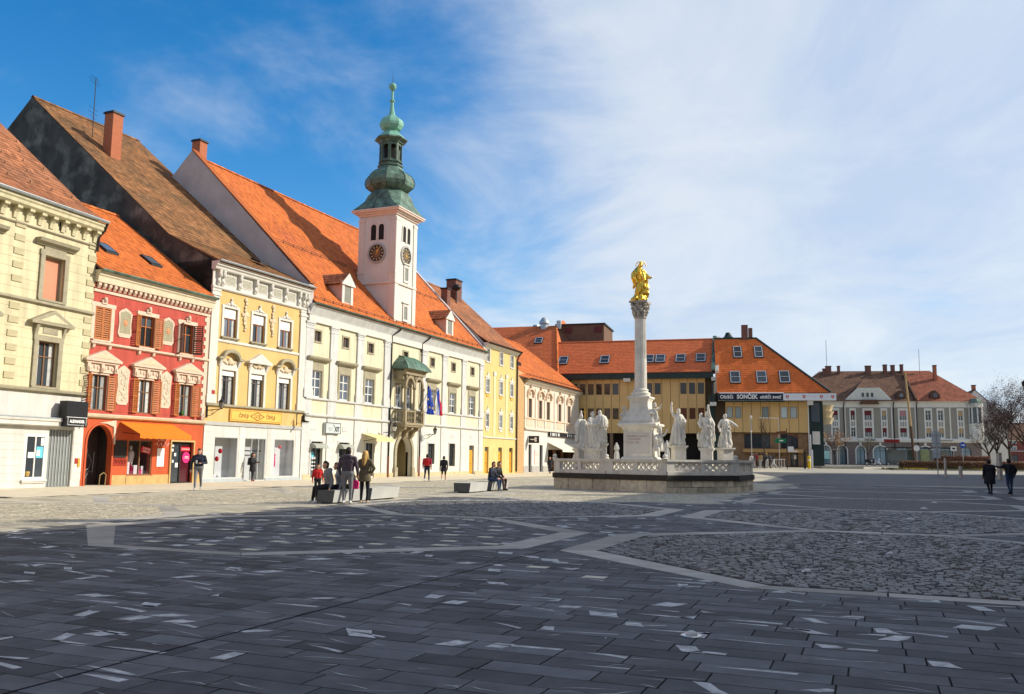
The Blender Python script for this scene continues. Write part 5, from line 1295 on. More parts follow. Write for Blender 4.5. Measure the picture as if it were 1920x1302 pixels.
# ------------------------------------------------------------------ narrow yellow house beyond the town hall
m_lem = M('lemon_render', (0.64, 0.50, 0.20), 0.87, 0.08, 1.0, 0.05, 30, streak=.08)
hE = house('narrow_yellow_house', 'narrow lemon yellow house with white stucco crests over its windows', (-2.727, 84.830), (0.3748, 0.9271))
LE = 8.65
EU = (1.03, 4.42, 7.30); rows_ = ((10.95, 1.28), (7.93, 1.3), (4.58, 1.28))
holes = [(u - .42, u + .42, z, z + h) for u in EU for z, h in rows_]
wall(MB(), 0.05, LE, 3.5, 12.4, holes, .2).build('front_wall', m_lem, hE)
GE = [(u - .48, u + .48, .1, 2.64) for u in EU]
wall(MB(), 0.05, LE, 0, 3.5, GE, .25).build('ground_floor_wall', m_lem, hE); shell(hE, 0.05, LE, 14, 12.6, m_lem)
for u in EU:
    for k, (z, h) in enumerate(rows_):
        w = window(hE, u, z, .84, h, m_wwood, m_glassb, 2, (1, 1), dep=.1, fw=.07, onepane=True); surround(w, m_trim, .84, h, .12, .04)
        MB().box(-.55, .55, -.08, .01, -.1, 0).build('sill', m_trim, w)
        if k:
            q = MB(); q.prism([(-.62, h + .14), (.62, h + .14), (.62, h + .2), (.2, h + .36), (0, h + .75), (-.2, h + .36), (-.62, h + .2)], -.09, .01, 'y'); q.build('crest', m_trim, w)
            MB().prism([(-.4, -.16), (.4, -.16), (.3, -.4), (-.3, -.4)], -.06, .01, 'y').build('apron', M('orange_stucco', (.72, .40, .08), .85, .1) if k == 1 else m_trim, w)
    oak_door(hE, u - .48, u + .48, .1, 2.64)
for u in (2.72, 5.86): MB().box(u - .22, u + .22, -.05, .01, 3.7, 9.9).build('pilaster', M('pale_lemon', (.80, .70, .38), .85, .06), hE); MB().box(u - .3, u + .3, -.1, .01, 9.7, 10.1).build('capital', m_trim, hE)
cornice(hE, 'string_course', m_trim, 0, LE + .02, [(.05, 0), (.12, .05), (.12, .12), (.05, .16)], z=3.48)
cornice(hE, 'eaves_cornice', m_trim, 0, LE + .1, [(.1, 0), (.3, .15), (.5, .3), (.52, .42)], z=12.3)
gutter(hE, 0, LE + .1, -.6, 12.76, m_pipe, .09)
profE = [(-.55, 12.7), (.8, 13.6), (7.2, 19.4)]
rE = roof(hE, 0, LE + .15, profE, (15, 13), m_tile_r, m_batten, .21, .32)
gable(hE, LE, [(0, 12.7), (.8, 13.5), (7.2, 19.3)], (14, 13.2), 11.5, M('warm_gable', (.5, .38, .2), .9, .1)); gable(hE, .05, [(0, 12.7), (.8, 13.5), (7.2, 19.3)], (14, 13.2), 11.5, m_pinkw)
chimney(hE, 5.9, 6.2, 17.4, 20.3, 1.5, 1.1, m_brickd, m_dark); chimney(hE, 7.6, 6.6, 17.6, 19.4, .6, .6, m_brickr, m_dark)
chimney(hE, .5, 4.5, 16.4, 18.3, .7, .7, m_brickd, m_dark)
MB().ball((4.4, 5.2, 19.3), .5, .5, .35).tube([(4.4, 5.2, 17.6), (4.4, 5.2, 19.2)], .08, 6).build('vent_hood', m_dark, rE, smooth=True)
pipe(hE, [(LE + .05, -.6, 12.7), (LE - .05, -.2, 12.2), (LE - .05, -.12, 11.8), (LE - .05, -.12, .2)], .08, m_pipe)
# ------------------------------------------------------------------ white two-storey house with the café
m_shell = M('shell_white_render', (0.68, 0.61, 0.50), 0.87, 0.06, 1.0, 0.05, 30, streak=.08)
m_tan = M('tan_render', (0.50, 0.31, 0.14), 0.87, 0.08, 1.0, 0.05, 30, streak=.08)
tF = (0.3652, 0.9309)
hF = house('white_cafe_house', 'low white house with arched stucco window hoods and a café awning', (1.441, 98.082), tF)
LF = 20.6
FU = (1.8, 5.28, 8.08, 12.47, 16.3)
holes = [(u - .55, u + .55, 6.2, 8.32) for u in FU]
wall(MB(), 0, LF, 4.75, 10.4, holes, .22).build('front_wall', m_shell, hF)
GF = [(1.5, 2.5, .05, 3.15), (5.2, 6.3, .05, 3.15), (8.2, 19.6, .05, 2.7)]
wall(MB(), 0, LF, 0, 4.75, GF, .5).build('ground_floor_wall', m_white, hF); shell(hF, 0, LF, 16, 10.4, m_shell)
for u in FU:
    w = window(hF, u, 6.2, 1.1, 2.12, m_brown, m_glass, 2, (1.4, .6), dep=.16, fw=.06, onepane=True); surround(w, M('pink_stucco', (.70, .52, .38), .85, .1), 1.1, 2.12, .2, .07)
    q = MB(); arch_band(q, -.95, .95, 2.55, 2.6, 3.15, .16, .28, 10); q.box(-1.15, -.8, -.25, .02, 2.3, 2.62); q.box(.8, 1.15, -.25, .02, 2.3, 2.62); q.prism([(-.12, 3.28), (.12, 3.28), (.05, 3.62), (0, 3.75), (-.05, 3.62)], -.25, .02, 'y'); q.build('arched_hood', MATS['pink_stucco'], w)
    MB().box(-1.0, 1.0, -.04, .01, -1.0, -.1).build('apron', MATS['pink_stucco'], w); MB().ball((.0, -.1, 2.72), .3, .1, .22, 8, 6).build('shell_relief', M('tan_stucco', (.62, .5, .33)), w)
for u in (.0, 3.5, 6.7, 10.3, 14.4, 18.4): MB().box(u + .0, u + .5, -.08, .01, 4.95, 9.6).build('pilaster', m_shell, hF)
cornice(hF, 'sill_course', MATS['pink_stucco'], 0, LF, [(.05, 0), (.14, .06), (.14, .14), (.05, .18)], z=5.98)
cornice(hF, 'string_course', m_shell, 0, LF, [(.06, 0), (.24, .1), (.26, .24), (.08, .3)], z=4.70)
cornice(hF, 'eaves_cornice', m_shell, -.1, LF + .1, [(.1, 0), (.25, .15), (.55, .35), (.6, .55)], z=9.85)
gutter(hF, -.1, LF + .2, -.75, 10.5, m_pipe, .1); 
profF = [(-.75, 10.45), (8.5, 17.2)]
rF = roof(hF, -5.4, LF + .2, profF, (17, 11), m_tile_o, m_batten, .22, .34)
snow_guards(rF, .2, LF, -.2, on_roof(profF, -.2), m_pipe)
for u in (-2.2, 2.6): MB().hexa([(u - .5, 1.6, 12.15), (u + .5, 1.6, 12.15), (u + .5, 2.6, 12.9), (u - .5, 2.6, 12.9), (u - .5, 1.6, 12.6), (u + .5, 1.6, 12.6), (u + .2, 2.6, 13.0), (u - .2, 2.6, 13.0)]).build('roof_vent', m_dark, rF)
lx, ly = Vector((.53 - 1.441, 92.89 - 98.082)).dot(Vector(tF)), Vector((.53 - 1.441, 92.89 - 98.082)).dot(Vector((-tF[1], tF[0])))
q = MB(); q.hexa([(lx, ly, 0), (0, 0, 0), (0, 2, 0), (lx, ly + 2, 0), (lx, ly, 11), (0, 0, 11), (0, 2, 11), (lx, ly + 2, 11)]); q.build('tan_wall', m_tan, hF)
q = MB()
for k in range(9): q.hexa([(lx, ly - .02, .9 + k * .42), (0, -.02, .9 + k * .42), (0, 0, .9 + k * .42), (lx, ly, .9 + k * .42), (lx, ly - .02, 1.28 + k * .42), (0, -.02, 1.28 + k * .42), (0, 0, 1.28 + k * .42), (lx, ly, 1.28 + k * .42)])
q.build('tan_course', m_tan, hF)
for a, b, z0_, z1_ in GF[:2]: window(hF, (a + b) / 2, z0_, b - a, z1_ - z0_, m_dark, m_glass, 1, (1.6, .6), dep=.25, fw=.07, name='shop_door')
MB().box(8.2, 19.6, .5, 5, 0, 2.7, skip=(2,)).build('cafe_room', M('cafe_interior', (.22, .13, .08), .9, .2), hF)
for u in (8.2, 11.2, 14.2, 17.2, 19.4): MB().box(u, u + .22, .1, .45, 0, 2.7).build('cafe_post', m_brown, hF)
for a, b in ((-.1, 1.45), (2.55, 5.15), (6.35, 8.15)): MB().box(a, b, -.05, .01, 0, .75).build('plinth', M('grey_plinth', (.4, .38, .35), .9, .1), hF)
aw = MB(); aw.hexa([(8.0, -.02, 3.5), (20.4, -.02, 3.5), (20.4, -1.9, 2.62), (8.0, -1.9, 2.62), (8.0, -.02, 3.54), (20.4, -.02, 3.54), (20.4, -1.9, 2.66), (8.0, -1.9, 2.66)]); aw.box(8.0, 20.4, -1.92, -1.88, 2.4, 2.66); aw.build('awning', M('white_canvas', (.74, .67, .54), .8, .05), hF)
sb = MB().box(8.1, 20.3, -.26, -.08, 4.28, 4.72).build('sign_band', m_dark, hF)
for k in range(16):
    if k not in (5, 6, 7, 8): MB().box(8.3 + k * .74, 8.3 + k * .74 + (.18, .4, .26)[k % 3], -.28, -.255, 4.32, 4.68).build('sign_stripe', m_whitet, sb)
sb = MB().box(1.2, 1.4, -1.3, -.1, 3.3, 4.1).build('blade_sign', m_black_s, hF); MB().ball((1.195, -.95, 3.82), .02, .16, .14).ball((1.195, -.95, 3.58), .02, .16, .14).ball((1.195, -.6, 3.7), .02, .36, .07).build('sign_emblem', m_whitet, sb)
for z in (3.5, 3.95): MB().box(1.27, 1.33, -.2, .02, z, z + .05).build('sign_arm', m_dark, sb)
MB().box(3.4, 4.7, -.06, .0, 1.0, 2.6).build('poster', M('pink_poster', (.80, .55, .50), .7, .3, 6), hF)
# ------------------------------------------------------------------ a plainer kit for houses beside and behind the view
def plain_house(name, label, o, t, L, H, D_, ridge, wall_m, roof_m, nw, nf, z0=0, cat='building', group=None, gf=3.6, trim=None, tw=.3):
    h = house(name, label, o, t, z0, cat, group); trim = trim or m_trim
    fh = (H - gf) / nf; us = [L * (k + .5) / nw for k in range(nw)]
    holes = [(u - .5, u + .5, gf + f * fh + fh * .28, gf + f * fh + fh * .82) for u in us for f in range(nf)] + [(u - .75, u + .75, .3, gf * .76) for u in us]
    wall(MB(), 0, L, 0, H, holes, .2).build('front_wall', wall_m, h); shell(h, 0, L, D_, H, wall_m)
    for u in us:
        for f in range(nf):
            w = window(h, u, gf + f * fh + fh * .28, 1.0, fh * .54, m_wwood, m_glassb, 2, (1.2, .6), dep=.14, onepane=True); surround(w, trim, 1.0, fh * .54, .14, .05)
        window(h, u, .3, 1.5, gf * .76 - .3, m_dark, m_glass, 2, (1,), dep=.14, name='shop_window', onepane=True)
    cornice(h, 'string_course', trim, 0, L, [(.05, 0), (.14, .06), (.14, .14), (.05, .18)], z=gf)
    cornice(h, 'eaves_cornice', trim, -.05, L + .05, [(.08, 0), (.2, .15), (.4, .3), (.42, .42)], z=H - .42)
    pr = [(-.5, H - .05), (D_ / 2, ridge)]
    roof(h, -.1, L + .1, pr, (D_ + .4, H), roof_m, m_batten, tw, tw * 1.4)
    for u in (0, L): gable(h, u, [(0, H), (D_ / 2, ridge - .1)], (D_, H), H - 1, wall_m)
    chimney(h, L * .3, D_ * .45, ridge - 1.4, ridge + 1.1, .8, .7, m_brickr, m_dark)
    return h
def rt2(r, t): v = rt(r, t); return (v.x, v.y)
neg = (-TT.x, -TT.y)
ws = [M('south_wall_%s' % n, c, .87, .07, 1, .05, 30, streak=.1) for n, c in (('ochre', (.66, .48, .22)), ('rose', (.62, .36, .28)), ('grey', (.52, .5, .45)), ('cream', (.72, .66, .48)))]
rowl = ('the houses along the shaded right side of the square',)
for k, (t0, L, r, H, rg, wm, lab) in enumerate(((17.5, 24, 11.0, 14.5, 20.8, 0, 'tall ochre house'), (41.5, 23.5, 11.0, 14.8, 21.4, 3, 'tall cream house'), (59.0, 17.0, 12.5, 13.0, 18.9, 1, 'rose house'), (76.5, 17.0, 14.0, 13.2, 19.0, 2, 'grey house'), (103, 26, 16.6, 14.0, 20.4, 0, 'long ochre end house'))):
    plain_house('side_house', lab + ' on the shaded right side of the square, outside the view', rt2(r, t0), neg, L, H, 12, rg, ws[wm], (m_tile_o, m_tile_r)[k % 2], max(4, int(L / 3)), 3, group='houses along the right side of the square')

for k, (o_, t_, L, H, rg, lab) in enumerate(((rt2(11.0, -6.5), neg, 26, 14.0, 20.0, 'added grey house continuing the right side behind the viewer'), (rt2(-34.6, 8.0), (TT.x, TT.y), 10.5, 12.5, 19, 'added rose house left of the cream house, outside the view'), (rt2(-34.6, -17.0), (TT.x, TT.y), 24, 12.5, 19, 'added cream house behind the viewer on the left side'), (rt2(14, -24), (-RR.x, -RR.y), 24, 14.5, 21, 'added ochre house closing the square behind the viewer'), (rt2(-10.5, -24), (-RR.x, -RR.y), 24, 13.5, 20, 'added cream house closing the square behind the viewer'))):
    plain_house('side_house', lab, o_, t_, L, H, 11, rg, ws[(2, 1, 3, 0, 3)[k]], (m_tile_o, m_tile_r)[k % 2], max(3, int(L / 3.5)), 3, group='added houses around the square outside the view', tw=.7)  # unseen houses added to cut the skylight on the foreground paving
# ------------------------------------------------------------------ modern brown-clad block at the head of the square
m_clad = M('bronze_cladding', (0.62, 0.41, 0.16), 0.5, 0.08, .5, metal=.0, spec=.5, orand=.05)
m_gap = M('cladding_gap', (.06, .04, .02), .8, 0)
m_bfr = M('bronze_window_frame', (.20, .13, .09), .5, .1)
m_mir = glass('mirror_glass', (.055, .035, .028))
m_fasc = M('dark_green_fascia', (.018, .035, .032), .4, .2, 2)
m_skyl = glass('skylight_glass', (.03, .04, .05)); m_sky_paint = glass('sky_painted_glass', (.36, .44, .44))  # second glass: pale teal base colour paints reflected sky into the panes
z0m = .93
def panels(par, xs, z0_, z1_, wins, mat, wz, gm=None):
    """vertical cladding panels, each its own piece; wins = set of panel indices with a window, wz = list of (z0, z1, set)"""
    for i in range(len(xs) - 1):
        a, b = xs[i] + .025, xs[i + 1] - .025
        hs = []
        for (c, d, st) in wz:
            if i in st: hs.append((a + .12, b - .12, c, d))
        q = MB(); wall(q, a, b, z0_, z1_, hs, .12)
        q.poly([(a, 0, z0_), (a, .08, z0_), (a, .08, z1_), (a, 0, z1_)]); q.poly([(b, 0, z0_), (b, .08, z0_), (b, .08, z1_), (b, 0, z1_)])
        p = q.build('cladding_panel', mat, par)
        for (x0, x1, c, d) in hs:
            w = window(par, (x0 + x1) / 2, c, x1 - x0, d - c, m_bfr, gm or m_mir, 1, (1,), dep=.07, fw=.06, onepane=True)
tG = Vector((.9626, -.271)).normalized()
oG = Vector((26.0715, 114.0)) - tG * 34
hG = house('modern_block', 'long bronze-clad modern block with orange roof behind the column', oG, tG, z0m)
LG = 34.0
MB().box(0, LG - .05, .10, 13, 4.1, 12.0).box(0, LG - .05, 3.0, 13, 0, 4.1).build('core_wall', m_gap, hG)
xsG = [LG - .9 - 1.118 * k for k in range(29)][::-1]
def gi(us): return {max(range(len(xsG) - 1), key=lambda i: -abs((xsG[i] + xsG[i + 1]) / 2 - (u + LG))) for u in us}
up = gi((-16.1, -15.0, -13.86, -12.74, -8.1, -7.1, -3.77, -2.64, -1.47, -17.2, -18.3, -20.5, -21.6)); lo = gi((-15.0, -13.86, -12.74, -3.77, -2.64, -1.47, -16.1, -17.2, -9.3, -8.1))
panels(hG, xsG, 4.15, 11.3, None, m_clad, [(9.25, 10.75, up), (5.97, 7.45, lo)])
MB().box(-.3, LG + .15, -.85, .2, 11.28, 12.05).build('fascia', m_fasc, hG)
for u in (LG - 11.0, LG + .4): MB().box(u - .45, u + .45, -1.0, -.2, 10.9, 11.35).build('fascia_box', m_white, hG)
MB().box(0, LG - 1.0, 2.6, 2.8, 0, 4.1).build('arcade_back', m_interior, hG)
for k in range(9): MB().box(LG - 1.4 - k * 4, LG - 1.0 - k * 4, -.1, .3, 0, 4.15).build('arcade_post', m_bfr, hG)
profG = [(-.95, 12.1), (4.9, 17.1)]
m_tile_g = M('new_orange_tiles', (.66, .155, .05), .85, .06, .4, attr=.15)
rG = roof(hG, 7.0, LG, profG, (11, 13), m_tile_g, m_batten, .3, .36)
def skylight(par, uc, yc, prof, w=1.0, h=1.15, nm='skylight'):
    (a, za), (b, zb) = prof[0], prof[-1]; s = (zb - za) / (b - a); an = math.atan(s); z = za + (yc - a) * s
    o = MB().box(-w / 2 - .1, w / 2 + .1, -h / 2 - .1, h / 2 + .1, -.05, .14).build(nm, m_dark, par, (uc, yc, z)); o.rotation_euler = (an, 0, 0)
    f = MB(); 
    for b_ in ((-w / 2 - .04, -w / 2 + .05, -h / 2, h / 2), (w / 2 - .05, w / 2 + .04, -h / 2, h / 2), (-w / 2, w / 2, -h / 2 - .04, -h / 2 + .06), (-w / 2, w / 2, h / 2 - .06, h / 2 + .04), (-w / 2, w / 2, -.03, .03)): f.box(*b_, .14, .2)
    f.build('skylight_frame', M('grey_alu', (.55, .57, .57), .4, .05, metal=.4), o); MB().box(-w / 2 + .05, w / 2 - .05, -h / 2 + .06, h / 2 - .06, .13, .16).build('pane', m_skyl, o)
    return o
for u in (-19.4, -13.8, -7.95, -6.5, -3.9, -1.35): skylight(hG, LG + u * 1.03 - .1, 1.35, profG, 1.15, 1.7)
# higher hipped wing at the left with penthouse
q = MB(); A0, A1 = (-6, -1.2, 12.2), (13.6, -1.2, 12.2); K = (11.4, 7.5, 20.0); K2 = (1, 7.5, 20.0)
wg = MB().poly([A0, (13.0, -1.0, 12.2), K, K2]).poly([(13.0, -1.0, 12.2), (14.2, 9, 17.0), (14.2, 14, 17.0), K]).build('hip_roof', m_batten, hG)
tiles(wg, A0, (13.6, -1.2, 12.15), K, K2, m_tile_g, .3, .36); tiles(wg, (13.6, -1.2, 12.15), (14.6, 12, 16.9), (11.6, 12, 20), K, m_tile_g, .3, .36)
ridge_caps(wg, (13.7, -1.2, 12.25), (11.5, 7.5, 20.05), m_tile_o)
skylight(wg, 9.6, 4.6, [(-1.2, 12.2), (7.5, 20.0)], 1.0, 1.2)
MB().box(11.4, 18.4, 8.2, 16, 15, 20.1).build('penthouse', M('brown_penthouse', (.15, .085, .055), .9, .2, 2), hG); MB().box(11.2, 18.6, 8.0, 16.2, 20.1, 20.3).build('penthouse_cap', m_dark, hG)
for u in (12.6, 17.0): MB().box(u, u + 1.1, 8.15, 8.22, 18.9, 19.8).build('penthouse_vent', M('maroon_vent', (.11, .02, .02), .6), hG)
vt = MB().lathe([(.55, 19.2), (.55, 20.2), (.75, 20.3), (.75, 20.6), (.5, 20.9), (.3, 21.2)], 9.7, 7.4, 12).build('roof_vent', m_tin, hG, smooth=True); MB().lathe([(.4, 19.2), (.4, 19.9), (.55, 20.0), (.45, 20.3)], 8.2, 8.4, 10).build('roof_vent', m_tin, hG, smooth=True)
MB().box(11.6, 12.2, 7.2, 7.8, 19.5, 20.7).build('chimney', m_tin, hG)
MB().box(LG - .4, LG + .5, -.9, 5.2, 11.2, 11.3).build('valley_soffit', m_fasc, hG)
q = MB(); q.hexa([(LG - .05, -1.0, 12.2), (LG + .45, -1.0, 12.2), (LG + .45, 5.0, 17.3), (LG - .05, 5.0, 17.3), (LG - .05, -1.0, 12.45), (LG + .45, -1.0, 12.45), (LG + .45, 5.0, 17.55), (LG - .05, 5.0, 17.55)]); q.build('verge_flashing', m_copper, hG)
q = MB(); q.hexa([(LG + .45, -1.0, 9.0), (LG + .9, -1.0, 9.0), (LG + .9, 5.0, 17.2), (LG + .45, 5.0, 17.2), (LG + .45, -1.2, 12.2), (LG + .9, -1.2, 12.2), (LG + .9, 5.0, 17.4), (LG + .45, 5.0, 17.4)]); q.build('verge_wall', m_shell, hG)
# right-hand wing with the banner
tH = Vector((.984, -.179)).normalized()
hH = house('banner_block', 'bronze-clad block with a dark travel banner under a bright orange roof', (26.153, 112.0), tH, z0m)
MB().box(-.2, 11.1, .10, 12, 4.16, 9.2).box(-.2, 11.1, .9, 12, 0, 4.159).build('core_wall', m_gap, hH)
xsH = [1.04, 2.11, 3.16, 4.25, 5.38, 6.5, 7.65, 8.79, 9.94, 11.08]
panels(hH, xsH, 4.24, 8.15, None, m_clad, [(6.02, 7.48, {0, 1, 4, 6, 7})], m_sky_paint)
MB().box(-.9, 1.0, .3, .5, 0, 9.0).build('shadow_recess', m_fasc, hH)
MB().box(-1.0, -.2, -.9, .1, 7.9, 8.9).build('hanging_box', m_fasc, hH); MB().box(-.9, -.1, -1.0, .0, 7.55, 8.0).build('fascia_box', m_white, hH); MB().box(10.9, 11.6, -1.0, .0, 7.65, 8.15).build('fascia_box', m_white, hH)
bn = MB().box(.15, 14.3, -1.25, -1.0, 8.18, 9.05).build('banner_board', M('banner_white', (.74, .76, .78), .6, .03), hH)
MB().box(.15, 8.0, -1.27, -1.24, 8.2, 9.03).build('navy_banner', M('banner_navy', (.012, .016, .032), .5, .05), bn)
text_mesh('Obišči', .66, .02, m_whitet, parent=bn, loc=(.35, -1.285, 8.42), bold=.012, align='LEFT', sx=.9); text_mesh('SONČEK', .74, .02, m_whitet, parent=bn, loc=(2.40, -1.285, 8.40), bold=.024, align='LEFT', sx=.86); text_mesh('obišči svet!', .62, .02, m_whitet, parent=bn, loc=(5.20, -1.285, 8.42), bold=.012, align='LEFT', sx=.9)
for u in (8.5, 10.5, 12.55, 13.9):
    MB().prism([(u - .17, 8.80), (u + .17, 8.80), (u + .17, 8.58), (u, 8.40), (u - .17, 8.58)], -1.27, -1.245, 'y').build('shield_logo', M('crest_red', (.50, .03, .05), .6, 0), bn); MB().prism([(u - .08, 8.70), (u + .08, 8.70), (u, 8.5)], -1.28, -1.262, 'y').build('shield_mark', m_whitet, bn)
    if u < 13: MB().box(u + .55, u + 1.45, -1.256, -1.245, 8.6, 8.64).build('small_print', M('grey_print', (.5, .5, .5), .6), bn)
profH = [(-1.3, 9.15), (4.5, 16.75)]
rf = MB().poly([(0, -1.3, 9.15), (13.6, -1.3, 9.15), (5.4, 4.5, 16.75), (0, 4.5, 16.75)]).poly([(13.6, -1.3, 9.15), (13.6, 11, 9.15), (5.4, 9, 16.75), (5.4, 4.5, 16.75)]).poly([(0, 4.5, 16.75), (5.4, 4.5, 16.75), (5.4, 9, 16.75), (0, 9, 16.75)]).build('roof', m_batten, hH)
tiles(rf, (0, -1.3, 9.15), (13.6, -1.3, 9.15), (5.4, 4.5, 16.75), (0, 4.5, 16.75), M('bright_orange_tiles', (.72, .165, .035), .85, .05, .4, attr=.14), .3, .36)
tiles(rf, (13.6, -1.3, 9.15), (13.6, 11, 9.15), (5.4, 9, 16.75), (5.4, 4.5, 16.75), m_tile_o, .3, .36)
q = MB(); q.tube([(13.65, -1.35, 9.2), (5.4, 4.5, 16.85)], .14, 5); q.tube([(0, 4.5, 16.82), (5.4, 4.5, 16.82)], .12, 5); q.build('hip_cap', m_fasc, rf)
for u, y in ((2.9, 2.95), (5.55, 2.95), (2.35, .25), (5.6, .25), (8.4, .25)): skylight(hH, u, y, profH, 1.15 if y < 1 else .95, 1.9)
MB().box(3.6, 4.4, 4.3, 5.1, 16, 18.6).box(4.5, 5.0, 4.5, 5.0, 16, 18.2).build('chimney', m_brickd, hH); MB().lathe([(.7, 16.6), (.75, 17.0), (.5, 17.2), (.3, 17.7)], 1.9, 5.2, 10).build('roof_vent', m_fasc, hH, smooth=True)
m_brown_t = M('brown_stone_cladding', (.24, .15, .08), .6, .25, 1.5, .1, 12)
wall(MB(), 1.0, 11.2, 0, 4.2, [(3.33, 6.46, 2.3, 4.05), (7.8, 9.82, 2.3, 4.05), (8.88, 9.76, .05, 1.72)], .25, .35).build('ground_floor_wall', m_brown_t, hH)
for a, b in ((3.33, 6.46), (7.8, 9.82)): w = window(hH, (a + b) / 2, 2.3, b - a, 1.75, m_dark, m_glass, 3, (1,), dep=.5, fw=.07)
MB().box(3.1, 10.3, -.55, .34, 1.75, 2.16).build('canopy', M('tan_canopy', (.45, .28, .11), .6, .1), hH)
d_ = window(hH, 9.32, .05, .88, 1.67, m_dark, m_glassb, 1, (1, 1), dep=.5, fw=.07, name='door'); MB().box(0, .25, .47, .48, .9, 1.4).build('notice', mp2, d_)
MB().box(9.85, 11.0, .3, .34, .0, 4.2).build('brick_pier', m_brown_t, hH)
for k in range(5): MB().tube([(6.6 + .28 * k, .3, 1.3 + .3 * (k % 2)), (6.8 + .28 * k, .3, 1.1 + .45 * ((k + 1) % 2))], .03, 4).build('graffiti', m_dark, hH)
MB().box(11.1, 12.9, .2, 2.6, 0, 8.2).build('corner_shaft', m_fasc, hH); MB().box(11.5, 12.5, .14, .2, 5.6, 8.0).build('shaft_window', m_glassb, hH); MB().box(11.55, 12.45, .1, .18, 2.8, 4.4).build('shaft_panel', m_white, hH)
MB().box(11.2, 11.34, -.2, .1, 0, 4.0).build('white_post', m_wwood, hH); MB().box(11.05, 11.16, -.1, .2, 0, 8.2).build('white_post', m_wwood, hH)
q = MB()
for k in range(3): q.lathe([(1.0, 5.4 + .8 * k), (1.15, 5.8 + .8 * k), (1.35, 6.2 + .8 * k)], 13.3, 2.6, 14)
q.build('spiral_stair', M('beige_spiral', (.62, .5, .32), .8, .08), hH)
for a, b in ((1.0, 8.2),): MB().box(a, b, -1.2, -.95, 8.0, 8.18).build('banner_rail', m_fasc, hH)
# ------------------------------------------------------------------ grey corner building across the main road
m_gr = M('warm_grey_render', (0.285, 0.255, 0.21), 0.88, 0.07, .6, streak=.1)
m_grt = M('pale_stone_trim', (0.68, 0.64, 0.56), 0.85, 0.06, .8, streak=.06)
tI = Vector((.98543, -.17007)).normalized(); oI = Vector((70.469, 160.0)) - tI * 17
hI = house('grey_corner_building', 'large grey building with white window bays and brown hipped roof across the road', oI, tI, 1.15)
O = 17.0; LI = O + 13.6
wins = [(-11.15, 1.55), (-8.05, 1.15), (-5.4, 1.9), (-2.63, 1.15), (.6, 1.75), (4.9, 1.35), (7.0, 1.3), (10.35, 1.2), (-14.2, 1.2)]
holes = [(O + u - w * .34, O + u + w * .34, 8.1, 9.9) for u, w in wins] + [(O + u - w * .34, O + u + w * .34, 5.05, 6.75) for u, w in wins]
wall(MB(), 0, LI, 4.6, 11.3, holes, .2).build('front_wall', m_gr, hI); shell(hI, 0, LI, 18, 11.4, m_gr)
archs = [(-12.9, 1.5), (-10.1, 1.6), (-6.9, 1.5), (-3.5, 2.3), (.4, 2.3), (4.2, 2.2), (7.6, 2.4), (11, 1.8)]
q = MB(); wall(q, 0, LI, 0, 4.6, [(O + u - w / 2, O + u + w / 2, .1, 3.4) for u, w in archs], .4)
for u, w in archs: arch_fill(q, O + u - w / 2, O + u + w / 2, 2.55, 3.4, 0, .4)
q.build('ground_floor_wall', brick_mat('brown_ashlar', (.22, .17, .145), (.19, .145, .125), (.13, .1, .09), 3.0), hI)
for k, (u, w) in enumerate(archs):
    a = window(hI, O + u, .1, w, 3.3, m_dark, glass('teal_shop_glass', (.16, .22, .24)), 2, (1.6, .5), dep=.3, fw=.08, name='shop_window', onepane=True)
    if k in (0, 1, 2, 3, 5): q = MB(); arch_band(q, -w / 2, w / 2, 0, 2.45, 3.3, .2, .06, 10); q.prism([(-.15, 3.4), (.15, 3.4), (.22, 3.95), (-.22, 3.95)], -.15, .01, 'y'); q.build('arch_trim', m_grt, a)
    if k == 0: MB().box(-.6, .6, .1, .2, .9, 2.4).build('notice', M('mint_notice', (.45, .7, .62), .7), a)
blm = [M('wine_blind', (.14, .022, .028), .8, .1), M('rose_blind', (.42, .2, .2), .8, .05), M('tan_blind', (.42, .29, .15), .8, .05), m_glass]
for k, (u, w) in enumerate(wins):
    ww = w * .68
    for j, (z, h) in enumerate(((8.1, 1.8), (5.05, 1.7))):
        n = window(hI, O + u, z, ww, h, m_grt, m_glass, 4 if w > 1.4 else 2, (1.3, .6), dep=.1, fw=.07, mw=.07, onepane=True)
        b_ = [0, 0, 0, 2, 1, 3, 3, 2, 2][k] if j == 0 else [3, 3, 0, 0, 0, 2, 2, 2, 3][k]
        if b_ != 3: MB().box(-ww / 2 + .06, ww / 2 - .06, .03, .05, h * (.45 if b_ else .5), h - .06).build('blind', blm[b_], n)
    q = MB(); wh = w / 2
    for a, b, c, d in ((-wh, -ww / 2, 4.85, 10.3), (ww / 2, wh, 4.85, 10.3), (-ww / 2, ww / 2, 9.9, 10.3), (-ww / 2, ww / 2, 6.75, 8.1), (-ww / 2, ww / 2, 4.85, 5.05)): q.box(a, b, -.08, .01, c, d)
    bay = q.build('window_bay', m_grt, hI, (O + u, 0, 0))
    npn = 3 if w > 1.5 else 2
    for p in range(npn): x = -ww / 2 + ww * (p + .5) / npn; MB().box(x - ww / npn * .3, x + ww / npn * .3, -.1, -.06, 7.0, 7.85).build('bay_panel', m_gr, bay)
cornice(hI, 'string_course', m_grt, 0, LI, [(.08, 0), (.25, .12), (.3, .5), (.12, .75)], z=4.1)
cornice(hI, 'eaves_frieze', m_grt, 0, LI, [(.06, 0), (.08, .6), (.3, .85), (.6, .95), (.62, 1.1)], z=10.45)
for u in (-9.4, -1.3, 2.75, 8.6, 12.0): MB().box(O + u - .12, O + u + .12, -.06, .01, 4.8, 11).build('lesene', m_grt, hI)
for u in (-9.6, -1.0, 2.95): pipe(hI, [(O + u, -.7, 11.4), (O + u, -.15, 10.6), (O + u, -.14, .3)], .09, m_pipe)
